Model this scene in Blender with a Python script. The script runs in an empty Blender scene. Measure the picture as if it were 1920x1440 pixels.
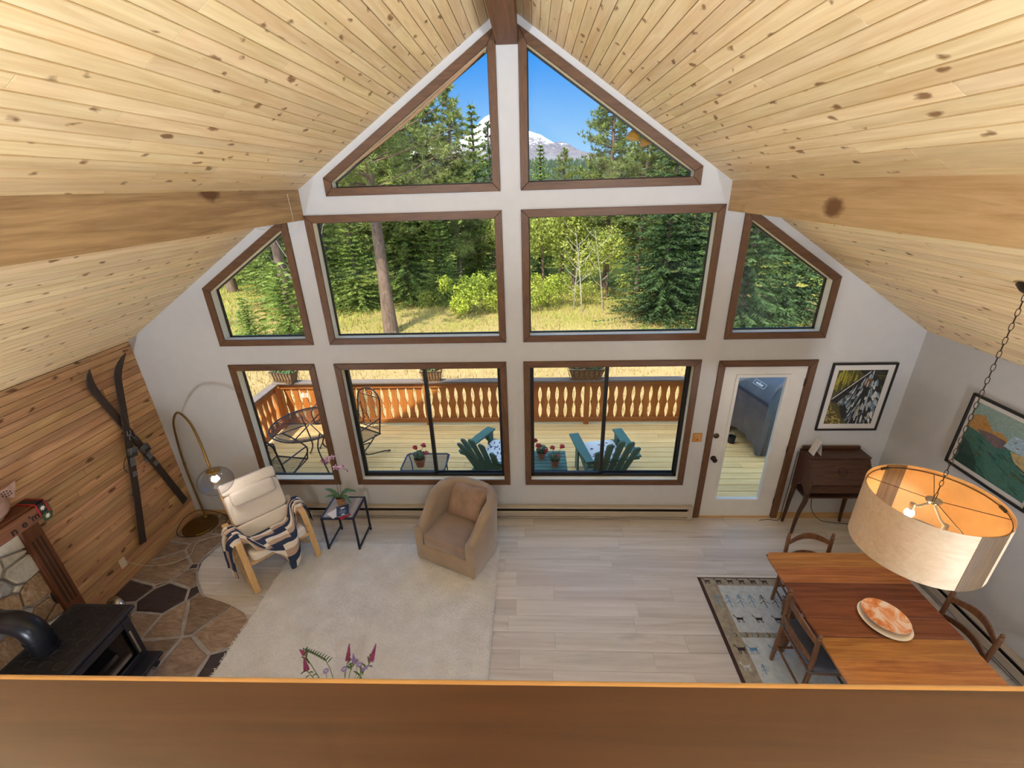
import bpy, math, random
from mathutils import Vector, Matrix
from mathutils.geometry import tessellate_polygon

random.seed(7)
scene = bpy.context.scene
COL = scene.collection
PI = math.pi

# ------------------------------------------------------------------ camera
def camera_basis(p, y, r):
    fw = Vector((math.sin(y)*math.cos(p), math.cos(y)*math.cos(p), -math.sin(p)))
    r0 = Vector((math.cos(y), -math.sin(y), 0)); u0 = r0.cross(fw)
    rt = math.cos(r)*r0 + math.sin(r)*u0
    up = -math.sin(r)*r0 + math.cos(r)*u0
    return fw, rt, up
cam_d = bpy.data.cameras.new('camera')
cam_d.sensor_width = 36.0
cam_d.lens = 832.1/1920*36
cam_d.clip_start = 0.02; cam_d.clip_end = 9000
cam = bpy.data.objects.new('camera', cam_d)
COL.objects.link(cam)
_fw, _rt, _up = camera_basis(0.4202, -0.0532, -0.0311)
_m = Matrix((_rt, _up, -_fw)).transposed().to_4x4()
_m.translation = Vector((0.199, -4.526, 3.892))
cam.matrix_world = _m
scene.camera = cam

# ------------------------------------------------------------------ world, sun, added fill lights, exposure
def lin(r, g, b):
    f = lambda c: (c/255/12.92) if c/255 <= 0.04045 else ((c/255+0.055)/1.055)**2.4
    return (f(r), f(g), f(b), 1.0)
world = bpy.data.worlds.new('sky'); scene.world = world
world.use_nodes = True
nt = world.node_tree; nt.nodes.clear()
wo = nt.nodes.new('ShaderNodeOutputWorld'); bg = nt.nodes.new('ShaderNodeBackground')
SUN_DIR = Vector((0.40, 1.0, -1.60)).normalized()          # high sun behind the house
# clear sky: deepest blue away from the sun, paler and brighter towards it, whitening at the horizon
def wn(k, **kw):
    o = nt.nodes.new(k)
    for q, v in kw.items(): setattr(o, q, v)
    return o
gc = wn('ShaderNodeTexCoord'); nm_ = wn('ShaderNodeVectorMath', operation='NORMALIZE'); nt.links.new(gc.outputs['Generated'], nm_.inputs[0])
dp = wn('ShaderNodeVectorMath', operation='DOT_PRODUCT'); nt.links.new(nm_.outputs[0], dp.inputs[0]); dp.inputs[1].default_value = tuple(-SUN_DIR)
ma = wn('ShaderNodeMath', operation='MULTIPLY_ADD'); nt.links.new(dp.outputs['Value'], ma.inputs[0]); ma.inputs[1].default_value = 0.5; ma.inputs[2].default_value = 0.5
rp = wn('ShaderNodeValToRGB'); nt.links.new(ma.outputs[0], rp.inputs[0]); el = rp.color_ramp.elements
el[0].position = 0.0; el[0].color = lin(70, 156, 232); el[1].position = 1.0; el[1].color = lin(255, 252, 244)
for p_, c_ in ((0.34, (34, 140, 234)), (0.5, (52, 146, 234)), (0.72, (142, 190, 240)), (0.9, (214, 230, 250))):
    e_ = el.new(p_); e_.color = lin(*c_)
br = wn('ShaderNodeMapRange', interpolation_type='SMOOTHSTEP'); nt.links.new(dp.outputs['Value'], br.inputs[0])
for i_, v_ in ((1, -0.2), (2, 1.0), (3, 1.0), (4, 2.6)): br.inputs[i_].default_value = v_
sz = wn('ShaderNodeSeparateXYZ'); nt.links.new(nm_.outputs[0], sz.inputs[0])
hz = wn('ShaderNodeMapRange', interpolation_type='SMOOTHSTEP'); nt.links.new(sz.outputs[2], hz.inputs[0])
for i_, v_ in ((1, 0.0), (2, 0.26), (3, 0.75), (4, 0.0)): hz.inputs[i_].default_value = v_
mx_ = wn('ShaderNodeMix', data_type='RGBA'); nt.links.new(hz.outputs[0], mx_.inputs[0]); nt.links.new(rp.outputs[0], mx_.inputs[6]); mx_.inputs[7].default_value = lin(176, 218, 244)
nt.links.new(mx_.outputs[2], bg.inputs[0]); nt.links.new(bg.outputs[0], wo.inputs[0])
st_ = wn('ShaderNodeMath', operation='MULTIPLY'); nt.links.new(br.outputs[0], st_.inputs[0]); st_.inputs[1].default_value = 0.95; nt.links.new(st_.outputs[0], bg.inputs[1])

sun_d = bpy.data.lights.new('sun', 'SUN'); sun_d.energy = 6.0; sun_d.angle = math.radians(0.8)
sun_d.color = (1.0, 0.93, 0.80)
sun = bpy.data.objects.new('sun', sun_d); COL.objects.link(sun)
sun.rotation_euler = SUN_DIR.to_track_quat('-Z', 'Y').to_euler()

def lamp_light(name, loc, power, radius, color):
    d = bpy.data.lights.new(name, 'POINT'); d.energy = power; d.shadow_soft_size = radius; d.color = color
    o = bpy.data.objects.new(name, d); o.location = loc; COL.objects.link(o); return o
# unseen fill lights added behind and below the camera to brighten the room
def fill_spot(name, loc, aim, power):
    d = bpy.data.lights.new(name, 'SPOT'); d.energy = power; d.shadow_soft_size = 0.15; d.color = (0.89, 0.94, 1.0); d.spot_size = math.radians(150); d.spot_blend = 1.0
    o = bpy.data.objects.new(name, d); o.location = loc; o.rotation_euler = Vector(aim).to_track_quat('-Z', 'Y').to_euler(); COL.objects.link(o); return o
fill_spot('loft_fill', (-1.45, -5.3, 3.616), (-0.12, 0.75, 0.9), 560)
fill_spot('loft_fill', (1.55, -5.3, 3.616), (0.12, 0.75, 0.9), 560)
fill_spot('floor_fill', (-3.3, -4.0, 0.76), (-0.12, 0.42, 1.0), 230)
fill_spot('floor_fill', (3.3, -4.0, 0.76), (0.12, 0.42, 1.0), 230)  # added floor-level spots that lift the lower ceiling slopes, no real fixture
lamp_light('under_loft_fill', (-0.28, -6.4, 2.0), 95, 0.12, (0.96, 0.97, 1.0))  # added point light below the loft, no known lamp there

vs = scene.view_settings
vs.view_transform = 'Standard'; vs.look = 'None'; vs.exposure = 0.35; vs.gamma = 1.0
vs.use_curve_mapping = False
scene.cycles.use_denoising = True
scene.cycles.max_bounces = 6
scene.cycles.diffuse_bounces = 3
scene.cycles.caustics_reflective = False
scene.cycles.caustics_refractive = False
scene.cycles.glossy_bounces = 3
scene.cycles.transmission_bounces = 3
scene.cycles.use_adaptive_sampling = True
scene.cycles.adaptive_threshold = 0.2
scene.cycles.transparent_max_bounces = 12
scene.cycles.sample_clamp_indirect = 6.0

# ------------------------------------------------------------------ materials
MATS = {}
class NT:
    """small helper around a node tree"""
    def __init__(s, name):
        m = bpy.data.materials.new(name); m.use_nodes = True
        s.m = m; s.t = m.node_tree; s.t.nodes.clear()
        s.out = s.n('ShaderNodeOutputMaterial'); s.b = s.n('ShaderNodeBsdfPrincipled')
        s.l(s.b.outputs[0], s.out.inputs[0])
        MATS[name] = m
    def n(s, k, **kw):
        o = s.t.nodes.new(k)
        for a, v in kw.items(): setattr(o, a, v)
        return o
    def l(s, a, b): s.t.links.new(a, b)
    def math(s, op, a, b=None, c=None):
        o = s.n('ShaderNodeMath', operation=op)
        for i, v in enumerate((a, b, c)):
            if v is None: continue
            if isinstance(v, (int, float)): o.inputs[i].default_value = v
            else: s.l(v, o.inputs[i])
        return o.outputs[0]
    def ramp(s, fac, stops):
        o = s.n('ShaderNodeValToRGB'); e = o.color_ramp.elements
        e[0].position, e[0].color = stops[0]; e[1].position, e[1].color = stops[-1]
        for p, c in stops[1:-1]:
            q = e.new(p); q.color = c
        s.l(fac, o.inputs[0]); return o.outputs[0]
    def mix(s, fac, a, b, mode='MIX'):
        o = s.n('ShaderNodeMix', data_type='RGBA', blend_type=mode)
        for i, v in ((0, fac), (6, a), (7, b)):
            if isinstance(v, (int, float)): o.inputs[i].default_value = v
            elif isinstance(v, tuple): o.inputs[i].default_value = v
            else: s.l(v, o.inputs[i])
        return o.outputs[2]
    def noise(s, vec, scale, detail=4, rough=0.55, dist=0.0):
        o = s.n('ShaderNodeTexNoise'); o.inputs['Scale'].default_value = scale
        o.inputs['Detail'].default_value = detail; o.inputs['Roughness'].default_value = rough
        o.inputs['Distortion'].default_value = dist
        if vec is not None: s.l(vec, o.inputs['Vector'])
        return o.outputs[0]
    def coords(s, space='world', scale=(1, 1, 1), rnd=0.0, rot=(0, 0, 0)):
        if space == 'world': v = s.n('ShaderNodeNewGeometry').outputs['Position']
        elif space == 'uv': v = s.n('ShaderNodeTexCoord').outputs['UV']
        else: v = s.n('ShaderNodeTexCoord').outputs['Object']
        mp = s.n('ShaderNodeMapping'); mp.inputs['Scale'].default_value = scale; mp.inputs['Rotation'].default_value = rot
        s.l(v, mp.inputs[0])
        if rnd:
            r = s.n('ShaderNodeObjectInfo').outputs['Random']
            s.l(s.math('MULTIPLY', r, rnd), mp.inputs['Location'])
        return mp.outputs[0]
    def bump(s, h, strength=0.2, dist=0.01):
        o = s.n('ShaderNodeBump'); o.inputs['Strength'].default_value = strength; o.inputs['Distance'].default_value = dist
        s.l(h, o.inputs['Height']); s.l(o.outputs[0], s.b.inputs['Normal'])
    def set(s, rough=0.5, metal=0.0, spec=0.5):
        s.b.inputs['Roughness'].default_value = rough; s.b.inputs['Metallic'].default_value = metal
        s.b.inputs['Specular IOR Level'].default_value = spec

def plain(name, c, rough=0.6, metal=0.0, var=0.06, scale=9.0, space='obj', spec=0.5, bump=0.0, bscale=60, bdist=0.003):
    t = NT(name); co = t.coords(space)
    base = lin(*c)
    if var:
        lo = tuple(x*(1-var*1.6) for x in base[:3])+(1,); hi = tuple(min(1, x*(1+var)) for x in base[:3])+(1,)
        t.l(t.ramp(t.noise(co, scale, 3), [(0.3, lo), (0.7, hi)]), t.b.inputs['Base Color'])
    else: t.b.inputs['Base Color'].default_value = base
    t.set(rough, metal, spec)
    if bump: t.bump(t.noise(co, bscale, 4), bump, bdist)
    return t

def wood(name, dark, light, axis='Y', space='world', grain=14.0, knots=None, knot_scale=2.2, knot_size=0.10, knot_keep=0.45,
         rough=0.5, rv=0.16, stretch=0.06, streak=None, spec=0.4, bump=0.15, hue=0.0, plane='XY'):
    t = NT(name); st = {'X': (stretch, 1, 1), 'Y': (1, stretch, 1), 'Z': (1, 1, stretch)}[axis]
    co = t.coords(space, st, 31.7)
    n1 = t.noise(co, grain, 5, 0.6, 1.2)
    n2 = t.noise(co, grain*5, 3, 0.6)
    g = t.math('ADD', t.math('MULTIPLY', n1, 0.75), t.math('MULTIPLY', n2, 0.25))
    c = t.ramp(g, [(0.32, lin(*dark)), (0.68, lin(*light))])
    if streak:
        co3 = t.coords(space, {'X': (0.12, 1, 1), 'Y': (1, 0.12, 1), 'Z': (1, 1, 0.12)}[axis], 17.3)
        n3 = t.noise(co3, 4.0, 4, 0.6, 2.0)
        f = t.ramp(n3, [(0.60, (0, 0, 0, 1)), (0.74, (1, 1, 1, 1))])
        c = t.mix(t.math('MULTIPLY', f, 0.55), c, lin(*streak))
    if knots:
        ks = {'X': (0.45, 1, 1), 'Y': (1, 0.45, 1), 'Z': (1, 1, 0.45)}[axis]
        co2 = t.coords(space, ks, 53.1)
        if plane == 'YZ':
            sp_ = t.n('ShaderNodeSeparateXYZ'); t.l(co2, sp_.inputs[0]); cb_ = t.n('ShaderNodeCombineXYZ'); t.l(sp_.outputs[2], cb_.inputs[0]); t.l(sp_.outputs[1], cb_.inputs[1]); co2 = cb_.outputs[0]
        v = t.n('ShaderNodeTexVoronoi', voronoi_dimensions='2D'); v.inputs['Scale'].default_value = knot_scale; v.inputs['Randomness'].default_value = 1.0
        wob = t.n('ShaderNodeVectorMath', operation='ADD')
        nz = t.n('ShaderNodeTexNoise'); nz.inputs['Scale'].default_value = 22; t.l(co2, nz.inputs['Vector'])
        sc = t.n('ShaderNodeVectorMath', operation='SCALE'); sc.inputs['Scale'].default_value = 0.05; t.l(nz.outputs['Color'], sc.inputs[0])
        t.l(co2, wob.inputs[0]); t.l(sc.outputs[0], wob.inputs[1]); t.l(wob.outputs[0], v.inputs['Vector'])
        sep = t.n('ShaderNodeSeparateColor'); t.l(v.outputs['Color'], sep.inputs[0])
        keep = t.math('LESS_THAN', sep.outputs[0], knot_keep)
        size = t.math('MULTIPLY', sep.outputs[1], knot_size)
        d = t.math('SUBTRACT', t.math('ADD', size, knot_size*0.7), v.outputs['Distance'])
        k = t.math('MULTIPLY', t.math('SMOOTH_MIN', t.math('MAXIMUM', t.math('MULTIPLY', d, 14.0), 0.0), 1.0, 0.2), keep)
        c = t.mix(t.math('MULTIPLY', k, 0.85), c, lin(*knots))
    r = t.n('ShaderNodeObjectInfo').outputs['Random']
    hs = t.n('ShaderNodeHueSaturation'); t.l(c, hs.inputs['Color'])
    t.l(t.math('ADD', t.math('MULTIPLY', r, rv*2), 1-rv), hs.inputs['Value'])
    if hue: t.l(t.math('ADD', t.math('MULTIPLY', t.math('FRACT', t.math('MULTIPLY', r, 7.7)), hue), 0.5-hue/2), hs.inputs['Hue'])
    t.l(hs.outputs[0], t.b.inputs['Base Color'])
    t.set(rough, 0, spec)
    if bump: t.bump(g, bump, 0.004)
    return t

def glass_mat(name, tint=(1, 1, 1, 1), refl=1.0, ior=1.45):
    t = NT(name); t.t.nodes.remove(t.b)
    tr = t.n('ShaderNodeBsdfTransparent'); tr.inputs[0].default_value = tint
    gl = t.n('ShaderNodeBsdfGlossy'); gl.inputs['Roughness'].default_value = 0.0
    fr = t.n('ShaderNodeFresnel'); fr.inputs[0].default_value = ior
    mx = t.n('ShaderNodeMixShader')
    front = t.math('SUBTRACT', 1.0, t.n('ShaderNodeNewGeometry').outputs['Backfacing'])   # a pane reflects once, at its first face
    t.l(t.math('MULTIPLY', t.math('MULTIPLY', fr.outputs[0], refl), front), mx.inputs[0])
    t.l(tr.outputs[0], mx.inputs[1]); t.l(gl.outputs[0], mx.inputs[2]); t.l(mx.outputs[0], t.out.inputs[0])
    return t

def emit_mat(name, c, strength):
    t = NT(name); t.b.inputs['Base Color'].default_value = c
    t.b.inputs['Emission Color'].default_value = c; t.b.inputs['Emission Strength'].default_value = strength
    return t

wood('ceiling_pine', (220, 186, 134), (249, 226, 182), 'Y', knots=(122, 74, 34), knot_scale=7.5, knot_size=0.085, knot_keep=0.85, rough=0.55, rv=0.09, hue=0.012, bump=0.1)
wood('wall_pine', (162, 118, 78), (214, 170, 124), 'Y', knots=(84, 44, 20), knot_scale=6.5, knot_size=0.095, knot_keep=0.5, rough=0.5, rv=0.20, hue=0.02, plane='YZ')
wood('beam_wood', (146, 116, 82), (196, 166, 124), 'Y', knots=(88, 50, 24), knot_scale=2.6, knot_size=0.11, knot_keep=0.4, rough=0.7, rv=0.05, streak=(104, 72, 46), bump=0.3, plane='YZ')
wood('beam_pale', (180, 146, 104), (222, 192, 148), 'Y', knots=(104, 62, 30), knot_scale=2.6, knot_size=0.10, knot_keep=0.5, rough=0.7, rv=0.03, streak=(160, 122, 80), bump=0.3, plane='YZ')
wood('ridge_wood', (84, 50, 26), (120, 78, 46), 'Y', rough=0.6, rv=0.03)
wood('floor_plank', (190, 181, 175), (224, 219, 217), 'X', grain=7, rough=0.42, rv=0.07, streak=(158, 142, 132), stretch=0.05, bump=0.05, hue=0.01)
wood('trim_wood', (80, 54, 36), (116, 82, 56), 'Z', grain=30, rough=0.45, rv=0.06, stretch=0.2)
wood('trim_wood_x', (80, 54, 36), (116, 82, 56), 'X', grain=30, rough=0.45, rv=0.06, stretch=0.1)
wood('rail_oak', (47, 28, 14), (68, 41, 22), 'X', grain=22, rough=0.38, rv=0.02, stretch=0.05, knots=(70, 34, 14), knot_scale=2.0, knot_size=0.04, knot_keep=0.3)
wood('rail_lit_edge', (176, 136, 88), (204, 164, 114), 'X', grain=26, rough=0.4, rv=0.0, stretch=0.05)  # pale tone imitates window light along the rail edge
wood('mantel_oak', (82, 44, 24), (118, 70, 42), 'Z', grain=34, rough=0.42, rv=0.05, stretch=0.08)
wood('mantel_oak_y', (112, 70, 48), (146, 98, 72), 'Y', grain=34, rough=0.42, rv=0.05, stretch=0.08)
wood('table_wood', (130, 80, 44), (184, 124, 70), 'X', grain=24, rough=0.24, rv=0.20, stretch=0.05, streak=(96, 50, 30), spec=0.5, bump=0.03, hue=0.02)
wood('table_wood_dark', (92, 54, 34), (136, 86, 54), 'X', grain=24, rough=0.24, rv=0.14, stretch=0.05, streak=(74, 38, 26), spec=0.5, bump=0.03, hue=0.02)
wood('chair_walnut', (84, 54, 36), (128, 90, 64), 'Z', space='obj', grain=30, rough=0.38, rv=0.05, stretch=0.1)
wood('desk_oak', (52, 32, 22), (90, 60, 42), 'X', grain=40, rough=0.38, rv=0.04, stretch=0.08)
wood('birch', (206, 164, 108), (228, 192, 140), 'Z', space='obj', grain=20, rough=0.42, rv=0.03, stretch=0.15)
wood('deck_board', (222, 178, 112), (246, 214, 152), 'X', grain=16, rough=0.7, rv=0.12, streak=(170, 150, 112), stretch=0.05)
wood('deck_stain', (158, 88, 34), (196, 122, 54), 'Z', grain=18, rough=0.6, rv=0.06, stretch=0.1)
wood('deck_stain_x', (146, 84, 38), (184, 116, 56), 'X', grain=18, rough=0.6, rv=0.06, stretch=0.1)
wood('cap_grey', (98, 86, 80), (132, 116, 106), 'X', grain=18, rough=0.6, rv=0.06, stretch=0.05)
wood('ski_wood', (38, 30, 26), (70, 56, 46), 'Z', grain=60, rough=0.6, rv=0.08, stretch=0.05, streak=(112, 78, 56))
wood('shade_veneer', (226, 202, 166), (244, 228, 200), 'X', space='obj', grain=16, rough=0.55, rv=0.0, stretch=0.12, bump=0.02)
wood('shade_band', (70, 52, 34), (124, 98, 68), 'Z', space='obj', grain=110, rough=0.6, rv=0.0, stretch=0.02, bump=0.4)
wood('tabletop_grey', (138, 126, 118), (196, 182, 170), 'Y', grain=30, rough=0.4, rv=0.02, stretch=0.05)
wood('pine_switch', (176, 122, 62), (206, 156, 92), 'Z', grain=40, rough=0.5, rv=0.0, stretch=0.1)
wood('bark', (84, 66, 56), (140, 116, 100), 'Z', grain=9, rough=0.9, rv=0.08, stretch=0.25, bump=0.6)
wood('base_pine', (190, 148, 98), (214, 178, 130), 'X', grain=24, rough=0.5, rv=0.03, stretch=0.06)

plain('wall_white', (204, 204, 206), 0.85, var=0.015, space='world', bump=0.12, bscale=120, bdist=0.002)
plain('jamb_white', (236, 228, 206), 0.5, var=0.02, space='world')
plain('door_white', (226, 224, 220), 0.4, var=0.02, space='world')
plain('dark_gap', (58, 38, 22), 0.9, var=0.1, space='world')
plain('floor_gap', (112, 98, 88), 0.9, var=0.05, space='world')
plain('black_metal', (22, 22, 24), 0.4, 0.2, var=0.05)
plain('black_sash', (17, 16, 16), 0.45, 0.0, var=0.03)
plain('stove_iron', (42, 42, 50), 0.42, 0.35, var=0.08, bump=0.05)
plain('stove_dark', (24, 24, 30), 0.55, 0.2, var=0.08)
plain('pipe_black', (36, 37, 44), 0.32, 0.5, var=0.05)
plain('stove_log', (146, 136, 130), 0.7, var=0.2)
plain('side_table_metal', (34, 40, 56), 0.35, 0.4, var=0.04)
plain('brass', (150, 124, 74), 0.32, 0.9, var=0.05)
plain('brass_dark', (112, 88, 40), 0.36, 0.85, var=0.12, scale=14)
plain('chrome', (196, 190, 182), 0.22, 0.95, var=0.02)
plain('bronze', (92, 74, 60), 0.34, 0.9, var=0.05)
plain('chain_metal', (74, 60, 48), 0.36, 0.85, var=0.05)
plain('cushion_white', (236, 226, 214), 0.9, var=0.03, bump=0.2, bscale=140)
plain('tub_velvet', (160, 138, 116), 0.85, var=0.09, scale=4, bump=0.15, bscale=160)
plain('tub_cushion', (148, 126, 112), 0.85, var=0.10, scale=5, bump=0.15, bscale=160)
for nm__ in ('tub_velvet', 'tub_cushion'): MATS[nm__].node_tree.nodes['Principled BSDF'].inputs['Sheen Weight'].default_value = 0.5
plain('pillow_taupe', (158, 130, 110), 0.8, var=0.16, scale=7, bump=0.1, bscale=120)
plain('paper_white', (232, 230, 232), 0.6, var=0.01)
plain('mat_white', (228, 224, 220), 0.7, var=0.01)
plain('frame_black', (24, 20, 18), 0.4, var=0.05)
plain('plate_white', (240, 236, 226), 0.4, var=0.02)
plain('terracotta', (172, 108, 74), 0.8, var=0.12)
plain('adirondack_green', (76, 116, 106), 0.6, var=0.08, scale=5)
plain('iron_blue', (58, 72, 96), 0.5, 0.3, var=0.05)
plain('iron_brown', (74, 62, 58), 0.5, 0.3, var=0.06)
plain('leaf_green', (70, 104, 52), 0.6, var=0.25, scale=30)
plain('leaf_dark', (52, 78, 46), 0.55, var=0.2, scale=30)
plain('orchid_leaf', (84, 116, 66), 0.4, var=0.15, scale=20)
plain('orchid_petal', (214, 180, 222), 0.6, var=0.12, scale=60)
plain('orchid_deep', (140, 70, 140), 0.6, var=0.15, scale=60)
plain('geranium_red', (196, 24, 44), 0.6, var=0.2, scale=60)
plain('stem_brown', (96, 84, 58), 0.6, var=0.1)
plain('stem_green', (88, 120, 60), 0.6, var=0.1)
plain('flower_magenta', (152, 62, 110), 0.6, var=0.25, scale=90)
plain('flower_lilac', (150, 128, 190), 0.6, var=0.2, scale=90)
plain('moss', (74, 58, 40), 0.95, var=0.3, scale=60, bump=0.6)
plain('ceramic_brown', (176, 124, 82), 0.5, var=0.35, scale=24)
plain('coco_liner', (150, 112, 74), 0.95, var=0.25, scale=30, bump=0.6, bscale=90)
plain('grill_cover', (84, 86, 92), 0.38, 0.0, var=0.14, scale=3.0, spec=0.6)
plain('grill_strap', (44, 54, 74), 0.5, var=0.05)
plain('print_white', (232, 234, 238), 0.6, var=0)
plain('rubber', (30, 30, 34), 0.7, var=0.05)
plain('heater_beige', (188, 176, 158), 0.45, 0.1, var=0.02, space='world')
plain('heater_dark', (36, 32, 30), 0.6, var=0.03, space='world')
plain('outlet_ivory', (226, 214, 186), 0.5, var=0.02)
plain('cord_white', (220, 208, 188), 0.5, var=0)
plain('cord_black', (28, 24, 22), 0.5, var=0)
plain('lettering', (34, 24, 20), 0.6, var=0)
plain('strap_black', (34, 32, 34), 0.7, var=0.1)
plain('strap_red', (176, 30, 38), 0.6, var=0.05)
plain('strap_white', (232, 228, 210), 0.7, var=0.02)
plain('ceramic_pink', (176, 140, 124), 0.7, var=0.12, scale=20)
plain('ceramic_dark', (70, 46, 40), 0.7, var=0.1)
plain('seat_slate', (88, 94, 108), 0.45, var=0.10, scale=8)
plain('gabbeh_edge', (66, 46, 44), 0.95, var=0.15, scale=60, bump=0.5)
plain('gabbeh_border', (168, 158, 140), 0.95, var=0.16, scale=22, bump=0.5)
plain('gabbeh_field', (204, 212, 216), 0.95, var=0.09, scale=22, bump=0.5)
plain('gabbeh_blue', (92, 150, 192), 0.95, var=0.1, scale=40)
plain('gabbeh_dark', (62, 48, 54), 0.95, var=0.1, scale=40)
plain('fringe_white', (234, 230, 224), 0.95, var=0.05, scale=40)
plain('grout', (166, 160, 158), 0.9, var=0.14, scale=12, space='world', bump=0.4)
plain('binding_metal', (126, 128, 132), 0.5, 0.6, var=0.15, scale=30)
plain('binding_strap', (60, 52, 46), 0.8, var=0.15)
plain('shade_liner', (232, 182, 120), 0.6, var=0.05)
plain('lamp_socket', (196, 192, 186), 0.35, 0.6, var=0.02)
plain('cloth_cream', (232, 222, 196), 0.8, var=0.03)
plain('cloth_tan', (170, 136, 106), 0.85, var=0.08)
plain('soffit', (196, 172, 138), 0.8, var=0.08, space='world')
plain('siding', (124, 92, 64), 0.8, var=0.1, space='world')
plain('roof_shingle', (84, 80, 78), 0.95, var=0.15, space='world')
plain('flood_amber', (196, 142, 60), 0.4, var=0.06)
plain('slate_blue', (52, 76, 116), 0.45, var=0.08)
plain('cover_navy', (38, 58, 88), 0.5, var=0.2, scale=30)
plain('indigo_print', (58, 74, 120), 0.8, var=0.1)
plain('cushion_print_white', (226, 228, 232), 0.9, var=0.03)
glass_mat('window_glass', (0.97, 0.985, 0.975, 1), 1.0)
glass_mat('picture_glass', (1, 1, 1, 1), 0.9)
glass_mat('globe_glass', (0.84, 0.84, 0.86, 1), 1.6, 1.9)
glass_mat('stove_glass', (0.55, 0.56, 0.58, 1), 1.3)
emit_mat('bulb_white', lin(255, 244, 226), 16.0)
emit_mat('bulb_warm', lin(255, 226, 178), 60.0)

def stone_mat(name, a, b, vein, scale=5.0, rough=0.7):
    t = NT(name); co = t.coords('world', (1, 1, 1), 19.3)
    co2 = t.coords('world', (1.0, 3.2, 1.6), 11.7, rot=(0.2, 0.1, 0.6))
    n = t.noise(co2, scale, 6, 0.65, 1.4); n2 = t.noise(co, scale*6, 4, 0.6)
    c = t.ramp(n, [(0.3, lin(*a)), (0.55, lin(*b)), (0.75, lin(*vein))])
    c = t.mix(t.math('MULTIPLY', n2, 0.35), c, lin(*a))
    r = t.n('ShaderNodeObjectInfo').outputs['Random']
    hs = t.n('ShaderNodeHueSaturation'); t.l(c, hs.inputs['Color'])
    t.l(t.math('ADD', t.math('MULTIPLY', r, 0.4), 0.8), hs.inputs['Value'])
    t.l(hs.outputs[0], t.b.inputs['Base Color']); t.set(rough, 0, 0.35)
    t.bump(t.math('ADD', n, t.math('MULTIPLY', n2, 0.4)), 0.5, 0.012)
stone_mat('flag_brown', (112, 92, 78), (154, 132, 114), (182, 164, 148))
stone_mat('flag_dark', (52, 44, 48), (70, 60, 62), (88, 78, 78), rough=0.6)
stone_mat('stone_cream', (190, 180, 158), (216, 206, 184), (164, 162, 152), 4)
stone_mat('stone_rust', (132, 98, 66), (176, 146, 112), (206, 188, 158), 7)
stone_mat('stone_grey', (120, 118, 116), (160, 156, 150), (186, 180, 172), 6)

def foliage_mat(name, dark, light, trans=0.25, scale=0.9):
    t = NT(name); co = t.coords('world')
    n = t.noise(co, scale, 3); n2 = t.noise(co, scale*9, 2)
    c = t.ramp(t.math('ADD', t.math('MULTIPLY', n, 0.6), t.math('MULTIPLY', n2, 0.4)), [(0.35, lin(*dark)), (0.68, lin(*light))])
    r = t.n('ShaderNodeObjectInfo').outputs['Random']
    hs = t.n('ShaderNodeHueSaturation'); t.l(c, hs.inputs['Color'])
    t.l(t.math('ADD', t.math('MULTIPLY', r, 0.3), 0.85), hs.inputs['Value'])
    t.l(hs.outputs[0], t.b.inputs['Base Color']); t.set(0.6, 0, 0.3)
    tl = t.n('ShaderNodeBsdfTranslucent'); t.l(hs.outputs[0], tl.inputs[0])
    mx = t.n('ShaderNodeMixShader'); mx.inputs[0].default_value = trans
    t.l(t.b.outputs[0], mx.inputs[1]); t.l(tl.outputs[0], mx.inputs[2]); t.l(mx.outputs[0], t.out.inputs[0])
foliage_mat('needles_pine', (84, 98, 42), (164, 174, 96))
foliage_mat('needles_spruce', (72, 92, 40), (148, 166, 80))
foliage_mat('needles_dark', (40, 60, 34), (86, 112, 60))  # darker copy of the needles: shade on the right-hand spruces put into the colour
foliage_mat('needles_young', (78, 104, 42), (150, 170, 74))
foliage_mat('leaves_light', (118, 130, 50), (188, 192, 92))
foliage_mat('leaves_bush', (128, 146, 40), (200, 206, 84))
def grass_mat():
    # dry and tan near the house, greener towards the wood
    t = NT('grass_blade'); co = t.coords('world'); n = t.noise(co, 0.5, 3); n2 = t.noise(co, 5.0, 2)
    s = t.n('ShaderNodeSeparateXYZ'); t.l(co, s.inputs[0])
    k = t.math('ADD', t.math('MULTIPLY', n, 0.6), t.math('MULTIPLY', n2, 0.4))
    dry = t.ramp(k, [(0.35, lin(136, 122, 66)), (0.68, lin(212, 184, 130))]); green = t.ramp(k, [(0.35, lin(112, 120, 48)), (0.68, lin(186, 184, 96))])
    f = t.ramp(t.math('ADD', t.math('MULTIPLY', t.math('SUBTRACT', s.outputs[1], 7.0), 0.22), t.math('SUBTRACT', n, 0.5)), [(0.0, (0, 0, 0, 1)), (1.0, (1, 1, 1, 1))])
    t.l(t.mix(f, dry, green), t.b.inputs['Base Color']); t.set(0.7, 0, 0.2)
grass_mat()
foliage_mat('twig_grey', (140, 128, 116), (186, 176, 164), 0.05)

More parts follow.
